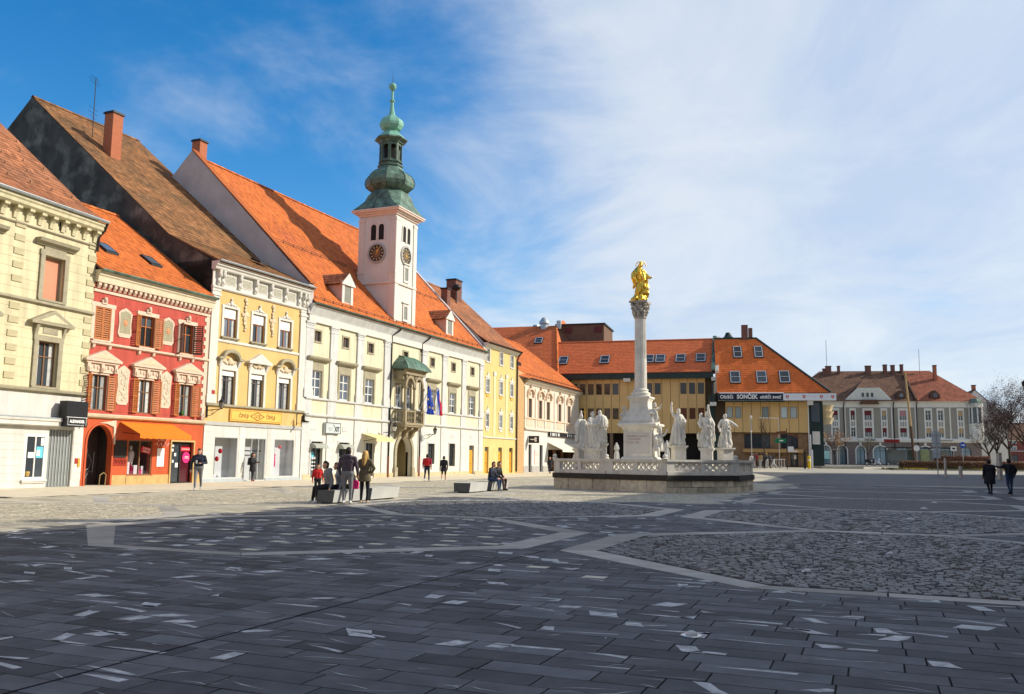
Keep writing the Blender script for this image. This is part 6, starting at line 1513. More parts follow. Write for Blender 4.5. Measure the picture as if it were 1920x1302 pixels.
worn_marks(hI, O - 6.3, O - 4.3, 4.35, .42, -.325, m_dark, 9, gaps=(4,)); MB().tube([(O + 5.2 + .22 * k, -.33, 4.48 + (.26 if k in (0, 1) else .1) * math.sin(k * 2.0)) for k in range(17)], .05, 5).build('script_lettering', m_dark, hI)
profI = [(-.7, 11.5), (9, 18.0)]
ru = MB().poly([(-6, -.7, 11.5), (LI + .6, -.7, 11.5), (LI - 5.6, 9, 18.0), (5.5, 9, 18.0)]).poly([(LI + .6, -.7, 11.5), (LI + .6, 18.7, 11.5), (LI - 5.6, 9, 18), (LI - 5.6, 9, 18)]).build('roof', m_batten, hI)
m_tile_i = M('brown_tiles', (.17, .085, .05), .88, .18, .8, attr=.36); m_tile_i2 = M('reddish_tiles', (.31, .095, .05), .88, .18, .8, attr=.30)
tiles(ru, (-4.0, -.7, 11.5), (O + 2.85, -.7, 11.5), (O + 2.85, 9, 18), (4.9, 9, 18), m_tile_i, .35, .42)
tiles(ru, (O + 3.0, -.7, 11.5), (LI + .6, -.7, 11.5), (LI - 5.6, 9, 18), (O + 3.0, 9, 18), m_tile_i2, .35, .42); tiles(ru, (LI + .6, -.7, 11.5), (LI + .6, 18.7, 11.5), (LI - 5.6, 9.1, 18), (LI - 5.6, 9, 18), m_tile_i2, .35, .42)
MB().hexa([(O + 2.7, -.8, 11.5), (O + 3.0, -.8, 11.5), (O + 3.0, 9, 18.1), (O + 2.7, 9, 18.1), (O + 2.7, -.8, 12.0), (O + 3.0, -.8, 12.0), (O + 3.0, 9, 18.6), (O + 2.7, 9, 18.6)]).build('fire_wall', m_tile_i, hI)
for u, h, w in ((-11.4, 17.5, .5), (-10.6, 18.0, 1.0), (-8.7, 18.0, .45), (-3.3, 18.0, 1.0), (-.2, 18.2, .65), (1.2, 18.1, .65), (2.8, 18.2, .5)): chimney(hI, O + u, 8.2, 16.6, h + .8, w, .7, m_brickd, m_brickd)
chimney(hI, O + 8.1, 6.0, 15.5, 18.6, .55, .7, m_brickr, m_dark)
MB().tube([(O - 10.9, 8, 18), (O - 10.9, 8, 24)], .04, 5).build('aerial', m_dark, ru); MB().tube([(O + 6.0, 8, 17), (O + 6.0, 8, 22)], .04, 5).build('aerial', m_dark, ru)
q = MB(); q.prism([(O - 9.6, 11.3), (O - 1.0, 11.3), (O - 1.0, 11.6), (O - 3.3, 14.1), (O - 7.0, 14.1), (O - 9.6, 11.6)], -.25, .4, 'y'); gb = q.build('shaped_gable', m_grt, hI)
q = MB(); q.prism([(O - 9.2, 11.55), (O - 1.4, 11.55), (O - 3.5, 13.85), (O - 6.8, 13.85)], -.28, -.2, 'y'); q.build('gable_field', M('pale_gable', (.60, .57, .49), .85, .05), gb)
tiles(gb, (O - 7.3, -.3, 14.05), (O - 3.0, -.3, 14.05), (O - 5.1, 3.2, 16.0), (O - 5.2, 3.2, 16.0), m_tile_i, .35, .42)
MB().poly([(O - 7.3, -.3, 14.05), (O - 7.3, 4, 14.05), (O - 5.2, 3.2, 16)]).poly([(O - 3.0, -.3, 14.05), (O - 3.0, 4, 14.05), (O - 5.2, 3.2, 16)]).poly([(O - 9.6, -.2, 11.6), (O - 7.0, -.2, 14.1), (O - 7.0, 3, 14.1), (O - 9.6, .5, 11.6)]).poly([(O - 1.0, -.2, 11.6), (O - 3.3, -.2, 14.1), (O - 3.3, 3, 14.1), (O - 1.0, .5, 11.6)]).build('gable_roof', m_tile_i, gb)
for u in (-6.2, -5.4, -4.6): MB().box(O + u - .22, O + u + .22, -.3, -.26, 12.35, 13.1).build('attic_window', m_glass, gb)
MB().prism([(O - 6.9, 11.0), (O - 3.5, 11.0), (O - 4.0, 11.8), (O - 6.4, 11.8)], -.9, -.2, 'y').build('bay_roof', m_tile_i, hI)
for u, z in ((.5, 12.1), (6.3, 12.1)):
    o = MB().prism([(O + u - .8, z), (O + u + .8, z), (O + u + .8, z + .7), (O + u, z + 1.5), (O + u - .8, z + .7)], .0, 2.5, 'y').build('dormer', m_tile_i, hI); MB().prism(arc_pts(O + u, z + .55, .36, 0, 360, 12)[:-1], -.03, .02, 'y').build('dormer_window', m_glassb, o)
q = MB(); q.lathe([(1.0, 4.2), (1.2, 4.8), (1.25, 7.3), (1.35, 7.4), (1.35, 7.55)], O + 12.9, .1, 8); q.lathe([(1.2, 10.4), (1.35, 10.5), (1.3, 11.3)], O + 12.9, .1, 8)
orl = q.build('corner_oriel', m_grt, hI); MB().lathe([(1.0, 7.5), (1.0, 10.4)], O + 12.9, .1, 8).build('oriel_glazing', m_glass, orl)
for k in range(8): a = k * pi / 4; MB().box(-.1, .1, -.1, .1, 7.5, 10.4).build('oriel_post', m_grt, orl, (O + 12.9 + 1.12 * math.cos(a), .1 + 1.12 * math.sin(a), 0), a)
MB().lathe([(1.45, 11.2), (1.3, 11.6), (.8, 12.0), (.1, 12.1)], O + 12.9, .1, 8).build('oriel_roof', m_copper, orl)
# houses glimpsed beyond on the right
plain_house('white_house', 'white house with red roof beyond the grey corner building at right', (99, 176), (.3, .954), 14, 9.5, 11, 15.5, M('far_white', (.6, .57, .52), .9, .1), m_tile_i, 4, 2, 1.0)
plain_house('dark_red_house', 'dark red house with pale windows behind the bare trees', (112, 212), (.95, -.31), 15, 6.5, 10, 10.5, M('far_red', (.2, .06, .045), .9, .1), m_tile_i, 5, 2, 1.0)
plain_house('pale_house', 'pale distant house at the right edge behind the bare trees', (128, 208), (.95, -.31), 18, 8.0, 10, 12, M('far_pale', (.55, .48, .40), .9, .1), m_tile_i, 6, 2, 1.0)
# ------------------------------------------------------------------ figure kernel: tapered limbs fused into one continuous skin
import numpy as np
def cap_mesh(V, Fc, p0, p1, r0, r1, n=10, m=4):
    p0, p1 = Vector(p0), Vector(p1); d = p1 - p0
    if d.length < 1e-5: d = Vector((0, 0, 1e-4)); p1 = p0 + d
    dn = d.normalized(); a = dn.orthogonal().normalized(); b = dn.cross(a)
    rings = []
    for k in range(m + 1): th = -pi / 2 + pi / 2 * k / m; rings.append((p0 + dn * r0 * math.sin(th), max(r0 * math.cos(th), 1e-3)))
    for k in range(m + 1): th = pi / 2 * k / m; rings.append((p1 + dn * r1 * math.sin(th), max(r1 * math.cos(th), 1e-3)))
    i0 = len(V)
    for c, r in rings:
        for k in range(n): t = 2 * pi * k / n; V.append(tuple(c + a * r * math.cos(t) + b * r * math.sin(t)))
    for i in range(len(rings) - 1):
        for k in range(n): l = (k + 1) % n; Fc.append((i0 + i * n + k, i0 + i * n + l, i0 + (i + 1) * n + l, i0 + (i + 1) * n + k))
    Fc.append(tuple(i0 + k for k in reversed(range(n)))); Fc.append(tuple(i0 + (len(rings) - 1) * n + k for k in range(n)))
def skin_mesh(name, caps, extra, mats, voxel=0.02, smooth_it=2, carve=0.0, top=1.46, seed=0):
    """caps: (p0, p1, r0, r1, material index); extra: list of (MB, index). All fused by a voxel remesh, colours by nearest limb."""
    V, Fc = [], []
    for c in caps: cap_mesh(V, Fc, *c[:4])
    for q, _ in extra:
        o = len(V); V += q.v; Fc += [tuple(i + o for i in f) for f in q.f]
    me = bpy.data.meshes.new(name); me.from_pydata(V, [], Fc)
    bm = bmesh.new(); bm.from_mesh(me); bmesh.ops.remove_doubles(bm, verts=bm.verts, dist=1e-4); bmesh.ops.recalc_face_normals(bm, faces=bm.faces); bm.to_mesh(me); bm.free()
    o = bpy.data.objects.new(name, me); COL.objects.link(o)
    md = o.modifiers.new('r', 'REMESH'); md.mode = 'VOXEL'; md.voxel_size = voxel; md.adaptivity = 0
    if smooth_it: sm_ = o.modifiers.new('s', 'SMOOTH'); sm_.iterations = smooth_it; sm_.factor = 0.4
    bpy.context.view_layer.update()
    out = bpy.data.meshes.new_from_object(o.evaluated_get(bpy.context.evaluated_depsgraph_get())); out.name = name
    bpy.data.objects.remove(o); bpy.data.meshes.remove(me)
    if carve:                                         # drapery folds chiselled into the surface
        nv = len(out.vertices); co = np.empty(nv * 3, np.float32); no = np.empty(nv * 3, np.float32)
        out.vertices.foreach_get('co', co); out.vertices.foreach_get('normal', no); co = co.reshape(-1, 3); no = no.reshape(-1, 3)
        th = np.arctan2(co[:, 1], co[:, 0]); z = co[:, 2]; k = float(seed)
        f = np.abs(np.sin(5.5 * th + 1.7 * np.sin(2.6 * z + k) + 2.3 * z * np.cos(k))) + .55 * np.abs(np.sin(11 * th - 2.9 * z + k * 2 + np.sin(4 * z))) - .75
        g = np.sin(23 * co[:, 0] + 9 * z + k) * np.sin(19 * co[:, 1] - 7 * z) * .35
        a = carve * np.clip((top - z) / .25, .12, 1)
        out.vertices.foreach_set('co', (co + no * ((f + g) * a)[:, None]).astype(np.float32).ravel()); out.update()
    out.materials.clear()
    for m in mats: out.materials.append(m)
    n = len(out.polygons)
    if len(mats) == 1:
        out.polygons.foreach_set('use_smooth', np.ones(n, bool)); out.update(); return out
    cen = np.empty(n * 3, np.float32); out.polygons.foreach_get('center', cen); cen = cen.reshape(-1, 3)
    best = np.full(n, 1e9); idx = np.zeros(n, np.int32)
    def upd(d, k):
        m = d < best; best[m] = d[m]; idx[m] = k
    for c in caps:
        a, b = np.array(c[0], float), np.array(c[1], float); ab = b - a; L2 = max(ab @ ab, 1e-9)
        t = np.clip(((cen - a) @ ab) / L2, 0, 1); r = c[2] + (c[3] - c[2]) * t
        upd(np.linalg.norm(cen - a - t[:, None] * ab, axis=1) - r, c[4])
    for q, k in extra:
        pv = np.array(q.v, float)
        d = np.full(n, 1e9)
        for s in range(0, n, 3000): d[s:s + 3000] = np.sqrt(((cen[s:s + 3000, None, :] - pv[None]) ** 2).sum(2)).min(1)
        upd(d - .03, k)
    out.polygons.foreach_set('material_index', idx)
    out.polygons.foreach_set('use_smooth', np.ones(n, bool)); out.update()
    return out
def limb(p, rs, k): return [(p[i], p[i + 1], rs[i], rs[i + 1], k) for i in range(len(p) - 1)]
def hand(w, d, side, k, curl=.5):
    """palm, four unequal bent fingers and a thumb; w wrist, d direction of the hand"""
    w, d = Vector(w), Vector(d).normalized(); s = Vector((1, 0, 0)) if abs(d.x) < .8 else Vector((0, 1, 0)); s = (s - d * s.dot(d)).normalized(); n = d.cross(s) * side
    c = [(w, w + d * .07, .026, .03, k)]; q = w + d * .075
    for i, l in enumerate((.062, .072, .068, .052)):
        b = q + s * (.03 - .02 * i); m = b + (d + n * curl * .4).normalized() * l * .55; c += [(b, m, .011, .010, k), (m, m + (d + n * curl * 1.6).normalized() * l * .5, .010, .008, k)]
    t = w + d * .02 + s * .03; c += [(t, t + (s * .8 + d * .7 + n * .3).normalized() * .045, .014, .011, k), (t + (s * .8 + d * .7 + n * .3).normalized() * .045, t + (s * .5 + d * 1.2 + n * .6).normalized() * .085, .011, .009, k)]
    return c
# ------------------------------------------------------------------ plague column
m_mar = M('white_marble', (0.76, 0.715, 0.62), 0.75, 0.16, 1.8, 0.12, 16, streak=.14)
m_marw = M('weathered_marble', (0.75, 0.705, 0.61), 0.8, 0.18, 2.0, 0.12, 18, alt=(.42, .40, .34), altf=(.60, .82), altscale=2.2, streak=.18)
m_cap = M('capital_stone', (0.42, 0.38, 0.32), 0.85, 0.25, 5, 0.2, 20)
m_gold = M('gilded', (0.95, 0.58, 0.08), 0.28, 0.12, 6, 0.1, 18, metal=.95)
m_rub = M('rubble_stone', (0.60, 0.52, 0.38), 0.9, 0.25, 4, 0.4, 14, alt=(.34, .28, .2), altf=(.55, .75), altscale=3, orand=.28)
m_bst2 = M('black_stone', (0.035, 0.03, 0.026), 0.6, 0.2, 4)
MC = Vector((6.92, 47.0, 0))
VP = [(2.3, 47.0), (4.75, 44.2), (7.34, 41.7), (11.08, 43.3), (12.9, 47.3), (11.2, 51.3), (7.3, 53.0), (3.6, 51.2)]
def loc2(p):
    d = Vector((p[0], p[1], 0)) - MC; return (d.dot(RR), d.dot(TT))
PL = [loc2(p) for p in VP]
def grow(P, e):
    n = len(P); out = []
    for i in range(n):
        a, b, c = Vector(P[i - 1]), Vector(P[i]), Vector(P[(i + 1) % n])
        n1 = Vector(((b - a).y, -(b - a).x)).normalized(); n2 = Vector(((c - b).y, -(c - b).x)).normalized()
        k = (n1 + n2).normalized(); out.append(tuple(b + k * e / max(k.dot(n1), .3)))
    return out
mon = thing('plague_column', 'white marble column monument with gilded statue, pierced balustrade and rubble base', 'monument', MC, ANG)
MB().prism(grow(PL, -.10), 0, .56, 'z').build('base_core', m_bst2, mon)
MB().prism(grow(PL, .08), .56, .82, 'z').build('black_plinth', m_bst2, mon)
MB().prism(grow(PL, -.12), .82, .90, 'z').build('terrace', m_mar, mon)
rs = random.Random(3)
for i in range(8):
    if i in (4, 5, 6): nc = 1
    a, b = Vector(PL[i]), Vector(PL[(i + 1) % 8]); L_ = (b - a).length; an = math.atan2((b - a).y, (b - a).x)
    for z0_, z1_ in ((0, .27), (.27, .57)) if i not in (0, 1) else ((0, .57),):
        x = 0
        while x < L_ - .02:
            w = min(rs.uniform(.35, 1.0) if i not in (0, 1) else rs.uniform(.8, 1.9), L_ - x)
            if L_ - x - w < .2: w = L_ - x
            e = rs.uniform(0, .035); zt = z1_ - rs.uniform(.005, .02)
            q = MB(); g = .01
            q.hexa([(x + g, -e, z0_ + .005), (x + w - g, -e * .7, z0_ + .005), (x + w - g, .12, z0_ + .005), (x + g, .12, z0_ + .005), (x + g + rs.uniform(0, .02), -e + rs.uniform(0, .012), zt), (x + w - g - rs.uniform(0, .02), -e + rs.uniform(0, .012), zt), (x + w - g, .12, zt), (x + g, .12, zt)])
            q.build('base_stone', m_rub, mon, (a.x, a.y, 0), an); x += w
def lattice(W_, H_):
    def fn():
        q = MB(); n = max(2, round(W_ / .36)); u = W_ / n
        q.box(0, W_, -.05, .05, 0, .05); q.box(0, W_, -.05, .05, H_ - .05, H_)
        for k in range(n):
            x = k * u + u / 2; hh = H_ - .1
            for s in (-1, 1):
                dx, dz = u / 2, hh / 2; l = math.hypot(dx, dz); nx, nz = -dz / l * .032 * s, dx / l * .032
                q.hexa([(x - s * dx - nx, -.04, .05 - nz), (x + s * dx - nx, -.04, H_ - .05 - nz), (x + s * dx - nx, .04, H_ - .05 - nz), (x - s * dx - nx, .04, .05 - nz), (x - s * dx + nx, -.04, .05 + nz), (x + s * dx + nx, -.04, H_ - .05 + nz), (x + s * dx + nx, .04, H_ - .05 + nz), (x - s * dx + nx, .04, .05 + nz)])
            q.prism([(x + .07 * math.cos(t), H_ / 2 + .07 * math.sin(t)) for t in [k2 * pi / 4 for k2 in range(8)]], -.045, .045, 'y')
        return q.mesh('balustrade_panel', m_marw)
    return cmesh(('lat', round(W_, 2), round(H_, 2)), fn)
for i in range(8):
    a, b = Vector(PL[i]), Vector(PL[(i + 1) % 8]); L_ = (b - a).length; an = math.atan2((b - a).y, (b - a).x); lo3 = (a.x, a.y, 0)
    MB().box(.03, L_ - .03, -.02, .26, .82, .98).build('balustrade_foot', m_marw, mon, lo3, an)
    MB().box(-.02, L_ + .02, -.06, .30, 1.46, 1.56).box(0, L_, -.03, .27, 1.41, 1.46).build('balustrade_rail', m_marw, mon, lo3, an)
    pw = .42; mid = L_ / 2
    for x in (0, mid - pw / 4, L_ - pw): MB().box(x + .002, x + (pw if x != mid - pw / 4 else pw / 2), 0, .24, .98, 1.41).build('balustrade_pier', m_marw, mon, lo3, an)
    w = mid - pw / 4 - pw
    for x in (pw, mid + pw / 4): ob('balustrade_panel', lattice(w, .43), mon, (a.x + math.cos(an) * x - math.sin(an) * .12, a.y + math.sin(an) * x + math.cos(an) * .12, .98), an)
    f = MB().lathe([(.14, 1.56), (.16, 1.60), (.08, 1.64), (.12, 1.70), (.09, 1.77), (.02, 1.80)], a.x - math.sin(an + .4) * .1, a.y + math.cos(an + .4) * .1, 10).build('finial', m_marw, mon, smooth=True)
def tier(prof, name, mat=None, m=0):
    q = MB(); prof = [(h * .80, z) for h, z in prof]
    for (h0, z0_), (h1, z1_) in zip(prof, prof[1:]):
        A = [(-h0, -h0, z0_), (h0, -h0, z0_), (h0, h0, z0_), (-h0, h0, z0_)]; B_ = [(-h1, -h1, z1_), (h1, -h1, z1_), (h1, h1, z1_), (-h1, h1, z1_)]
        for k in range(4): l = (k + 1) % 4; q.poly([A[k], A[l], B_[l], B_[k]])
    h, z = prof[-1]; q.poly([(-h, -h, z), (h, -h, z), (h, h, z), (-h, h, z)])
    return q.build(name, mat or m_mar, mon)
tier([(1.22, .9), (1.22, 1.5), (1.12, 1.56), (1.05, 1.66), (.97, 1.7)], 'pedestal_foot'); tier([(.95, 1.6), (.95, 3.1)], 'pedestal_die'); tier([(.97, 3.08), (1.0, 3.16), (1.12, 3.28), (1.28, 3.32), (1.28, 3.42), (1.1, 3.46)], 'pedestal_cap')
tier([(1.02, 3.44), (1.02, 3.62), (.96, 3.68), (.9, 3.78), (.88, 3.8)], 'upper_step'); tier([(.88, 3.78), (.86, 3.9), (.80, 3.98), (.76, 4.08)], 'upper_step'); tier([(.72, 4.05), (.64, 4.2), (.60, 4.4), (.61, 4.6), (.68, 4.72), (.76, 4.78), (.76, 4.86), (.6, 4.9)], 'upper_die')
MB().box(-.64, .64, -.775, -.75, 1.85, 2.95).build('inscription_panel', M('inscription_marble', (.62, .58, .52), .7, .08), mon)
mi = M('faded_red_lettering', (.45, .30, .24), .8, .1)
for k, (n_, gp) in enumerate(((24, (5, 9, 14)), (16, (1, 6, 9)), (14, (2, 9)))): worn_marks(mon, -.58, -.58 + .046 * n_, 2.72 - k * .16, .085, -.782, mi, n_, 'worn_inscription', gp, k)
MB().lathe([(.5, 4.86), (.5, 4.98), (.52, 5.03), (.5, 5.08), (.4, 5.12), (.38, 5.16), (.42, 5.2), (.40, 5.25), (.33, 5.3)], n=28).build('column_base', m_mar, mon, smooth=True)
def fl(lo):
    return lambda a, z: 1 - (.075 if lo else .035) * max(0.0, math.cos(20 * a)) ** .7
MB().lathe([(.325, 5.28), (.32, 6.9)], n=120, mod=fl(0)).build('column_shaft', m_mar, mon)
MB().lathe([(.312, 6.9), (.308, 7.8), (.295, 9.1)], n=120, mod=fl(1)).build('column_shaft', m_mar, mon)
MB().lathe([(.29, 9.08), (.34, 9.12), (.34, 9.18), (.29, 9.22), (.30, 9.5), (.38, 9.85), (.40, 9.95)], n=24).build('capital_bell', m_cap, mon, smooth=True)
q = MB()
for row, (z, r, n) in enumerate(((9.22, .33, 8), (9.45, .37, 8))):
    for k in range(n):
        a = 2 * pi * (k + row * .5) / n; q.tube([(r * .9 * math.cos(a), r * .9 * math.sin(a), z), (r * 1.02 * math.cos(a), r * 1.02 * math.sin(a), z + .16), (r * 1.3 * math.cos(a), r * 1.3 * math.sin(a), z + .26), (r * 1.36 * math.cos(a), r * 1.36 * math.sin(a), z + .20)], [.085, .10, .07, .03], 6)
for k in range(4):
    a = pi / 4 + k * pi / 2; q.ball((.50 * math.cos(a), .50 * math.sin(a), 9.83), .10, .10, .10, 8, 6); q.tube([(.3 * math.cos(a), .3 * math.sin(a), 9.6), (.45 * math.cos(a), .45 * math.sin(a), 9.86)], .06, 6); q.ball((.40 * math.cos(a + pi / 4), .40 * math.sin(a + pi / 4), 9.88), .08, .08, .09, 7, 5)
q.build('capital_leaves', m_cap, mon, smooth=True)
MB().prism([(.56, .0), (.42, .18), (.42, .18)][:0] or [(-.50, -.50), (0, -.42), (.50, -.50), (.42, 0), (.50, .50), (0, .42), (-.50, .50), (-.42, 0)], 9.93, 10.03, 'z').build('abacus', m_cap, mon)
# draped statues
def robe(prof, folds=9, amp=.10, seed=0, sx=1.0, sy=.8, bend=None, n=54):
    r2 = random.Random(seed); ph = [r2.uniform(0, 6.28) for _ in range(4)]; q = MB(); R_ = []
    for r, z in prof:
        row = []; w = amp * min(1, max(0.15, (1.25 - z) / .9)); bx, by = bend(z) if bend else (0, 0)
        for k in range(n):
            a = 2 * pi * k / n
            rr = r * (1 + w * math.sin(folds * a + ph[0] + 1.6 * math.sin(z * 2.2 + ph[1])) + w * .5 * math.sin((folds * 2 + 1) * a + ph[2] + z * 3))
            row.append((bx + rr * sx * math.cos(a), by + rr * sy * math.sin(a), z))
        R_.append(row)
    for i in range(len(R_) - 1):
        for k in range(n): l = (k + 1) % n; q.poly([R_[i][k], R_[i][l], R_[i + 1][l], R_[i + 1][k]])
    q.poly(list(reversed(R_[0]))); q.poly(R_[-1]); return q
def fine(prof, n=18):
    out = []
    for k in range(n + 1):
        t = k / n * (len(prof) - 1); i = min(int(t), len(prof) - 2); f = t - i
        out.append((prof[i][0] + (prof[i + 1][0] - prof[i][0]) * f, prof[i][1] + (prof[i + 1][1] - prof[i][1]) * f))
    return out
def head_caps(c, k, hk, tilt=(0, 0), beard=False, sc=1.0):
    x, y, z = c; s = sc
    L_ = [((x, y + .01, z - .02), (x, y + .0, z + .05 * s), .078 * s, .088 * s, k), ((x, y - .045 * s, z - .075 * s), (x, y - .05 * s, z - .02), .045 * s, .05 * s, k), ((x, y - .095 * s, z + .01), (x, y - .102 * s, z - .02 * s), .010, .015 * s, k),
          ((x - .088 * s, y + .01, z), (x - .09 * s, y + .01, z + .02), .016, .016, k), ((x + .088 * s, y + .01, z), (x + .09 * s, y + .01, z + .02), .016, .016, k)]
    L_ += [((x, y + .03 * s, z + .045 * s), (x, y + .0, z + .075 * s), .092 * s, .084 * s, hk), ((x - .04 * s, y + .045 * s, z - .02), (x + .04 * s, y + .045 * s, z - .02), .06 * s, .06 * s, hk)]
    if beard: L_ += [((x, y - .06 * s, z - .09 * s), (x, y - .08 * s, z - .16 * s), .055 * s, .03 * s, hk)]
    return L_
def saint(label, wx, wy, pl_h, kind, rz, seed, h=1.85, mat=None):
    """statue standing on its own plinth on the monument terrace"""
    mat = mat or m_mar
    o = thing('saint_statue', label, 'statue', (wx, wy, .9), rz, 'marble saints around the column')
    z0_ = pl_h - .9
    q = MB(); q.box(-.38, .38, -.38, .38, 0, .12); q.box(-.30, .30, -.30, .30, .12, z0_ - .14); q.box(-.35, .35, -.35, .35, z0_ - .14, z0_ - .08); q.box(-.39, .39, -.39, .39, z0_ - .08, z0_)
    q.build('plinth', m_marw, o)
    S_ = h / 1.75; caps = []; ex = []
    lean = lambda z: (.05 * math.sin(z * 2.2 + seed), -.03 + .02 * math.sin(z * 3))
    if kind == 'friar':
        ex.append((robe(fine([(.33, 0.0), (.34, .05), (.30, .5), (.28, .9), (.27, 1.1), (.2, 1.4)]), 11, .10, seed, 1.0, .85), 0)); ex.append((robe(fine([(.37, .82), (.38, .95), (.36, 1.2), (.27, 1.42), (.12, 1.52)]), 7, .05, seed + 1, 1.0, .8), 0))
        caps += head_caps((.06, -.10, 1.62), 0, 0); caps += [((0, .02, 1.42), (.05, -.06, 1.56), .1, .07, 0)]
        caps += limb([(-.22, 0, 1.35), (-.30, -.12, 1.1), (-.1, -.3, 1.05)], [.09, .09, .06], 0) + limb([(.22, 0, 1.35), (.30, -.12, 1.1), (.12, -.3, 1.12)], [.09, .09, .06], 0)
    else:
        ex.append((robe(fine([(.34, 0.0), (.35, .06), (.29, .5), (.25, .85), (.20, 1.08), (.21, 1.25), (.16, 1.42)]), 8 + seed % 3, .20, seed, 1.0, .8, lean), 0))
        caps += [((-.16, 0, 1.40), (.16, 0, 1.40), .09, .09, 0), ((0, 0, 1.42), (.02, -.02, 1.54), .06, .055, 0)] + head_caps((.02, -.03, 1.62), 0, 0, beard=kind in ('orator', 'bishop'))
        # cloak over one shoulder, blown to the side
        caps += limb([(.18, .05, 1.42), (.28, .06, 1.1), (.26, .05, .7), (.33, .1, .35)], [.09, .12, .10, .07], 0) + limb([(-.12, -.1, 1.3), (.05, -.2, 1.05), (.25, -.12, .95)], [.06, .07, .06], 0)
        if kind == 'orator':
            caps += limb([(-.2, 0, 1.40), (-.34, -.02, 1.62), (-.36, -.05, 1.95)], [.075, .06, .045], 0) + hand((-.36, -.05, 1.95), (.05, -.1, 1), 1, 0, .2) + limb([(.2, 0, 1.38), (.33, -.05, 1.12), (.2, -.25, 1.05)], [.08, .065, .05], 0) + hand((.2, -.25, 1.05), (-.8, -.4, 0), 1, 0)
        elif kind == 'armsup':
            caps += limb([(-.2, 0, 1.38), (-.36, -.06, 1.2), (-.26, -.22, 1.0)], [.075, .06, .045], 0) + limb([(.18, 0, 1.40), (.14, -.12, 1.62), (.10, -.16, 1.98)], [.08, .075, .06], 0) + hand((.10, -.16, 1.98), (0, 0, 1), 1, 0) + hand((-.26, -.22, 1.0), (.7, -.5, -.2), 1, 0)
            caps += [((-.28, -.05, 1.55), (-.26, -.05, 1.62), .08, .08, 0), ((-.28, 0, 1.45), (-.3, 0, 1.1), .09, .08, 0), ((-.38, .02, .45), (-.4, 0, .62), .09, .08, 0)]
        elif kind == 'reach':
            caps += limb([(-.2, 0, 1.38), (-.36, -.02, 1.12), (-.42, -.15, .92)], [.08, .065, .05], 0) + limb([(.2, 0, 1.40), (.42, -.05, 1.30), (.60, -.15, 1.14)], [.085, .075, .055], 0) + hand((.60, -.15, 1.14), (.8, -.1, -.5), 1, 0) + hand((-.42, -.15, .92), (-.2, -.3, -.9), 1, 0)
        else:
            caps += limb([(-.2, 0, 1.38), (-.32, -.06, 1.12), (-.12, -.26, 1.1)], [.08, .065, .05], 0) + limb([(.2, 0, 1.38), (.32, -.06, 1.12), (.16, -.26, 1.15)], [.08, .065, .05], 0) + hand((-.12, -.26, 1.1), (.8, -.3, .2), 1, 0) + hand((.16, -.26, 1.15), (-.8, -.3, .2), 1, 0)
            if kind == 'bishop': caps += [((.02, -.02, 1.70), (.02, 0, 1.95), .085, .03, 0), ((-.30, -.28, 0), (-.30, -.2, 1.9), .02, .02, 0)]
    caps += [((0, 0, -.02), (0, 0, .02), .32, .32, 0)]
    me = skin_mesh('carved_figure', caps, ex, [mat], .018, 1, carve=.038, seed=seed)
    f = ob('carved_figure', me, o, (0, 0, z0_ + .05)); f.scale = (S_, S_, S_)
    if kind == 'bishop':
        MB().tube([(-.30, -.2, 1.6), (-.30, -.2, 2.15)], .02, 6).box(-.42, -.18, -.22, -.18, 1.95, 1.99).build('gilt_cross', m_gold, o, (0, 0, z0_ + .05))
    return o
def face(v): return math.atan2(v[1], v[0]) + pi / 2       # rotation that turns local -y towards v
saint('hooded friar statue turned away, left of the column', 4.86, 47.8, 2.40, 'friar', rad(172), 1, 1.72)
saint('draped saint statue leaning to the right beside the friar statue', 4.25, 46.4, 2.1, 'pray', rad(50), 2, 1.86)
saint('bishop statue with gilded cross at the left end of the monument', 3.82, 47.9, 2.1, 'bishop', rad(200), 3, 1.80)
saint('bearded saint statue raising one arm, right of the column', 8.78, 46.4, 2.3, 'orator', rad(12), 4, 1.86)
saint('saint statue holding a child and lifting an arm, middle of the right-hand three', 10.3, 46.5, 2.18, 'armsup', rad(-20), 5, 1.86)
saint('saint statue reaching out to the right, rightmost on the monument', 11.35, 46.9, 2.22, 'reach', rad(20), 6, 1.72)
def cherub(label, p, z, rz, s):
    ex = [(robe(fine([(.2, 0), (.22, .1), (.16, .4), (.13, .55)]), 6, .15, int(z * 10)), 0)]; c = [((-.1, 0, .55), (.1, 0, .55), .07, .07, 0)] + head_caps((.02, -.05, .74), 0, 0) + limb([(-.12, 0, .55), (-.22, -.1, .4), (-.1, -.22, .38)], [.05, .04, .03], 0) + limb([(.12, 0, .55), (.25, -.05, .62), (.3, -.15, .8)], [.05, .04, .03], 0) + limb([(-.08, 0, .1), (-.14, -.2, .05), (-.14, -.22, -.2)], [.08, .06, .04], 0) + [((.08, .1, .5), (.3, .22, .7), .05, .03, 0), ((-.08, .1, .5), (-.3, .22, .7), .05, .03, 0)]
    o = tag(ob('angel_statue', skin_mesh('angel_statue', c, ex, [m_marw], .018, 1, carve=.02, top=.62, seed=z), None, (MC + rt(p[0], p[1], z)), rz), label, 'statue', 'small angels on the column pedestal'); o.scale = (s, s, s)
cherub('small kneeling angel on the step right of the column shaft', (.8, -.45), 3.5, ANG + .6, 1.15); cherub('weathered angel leaning from the right corner of the pedestal', (1.08, -.6), 2.0, ANG + .8, 1.4); cherub('small angel on the step left of the column shaft', (-.85, -.2), 3.48, ANG - .6, 1.0)
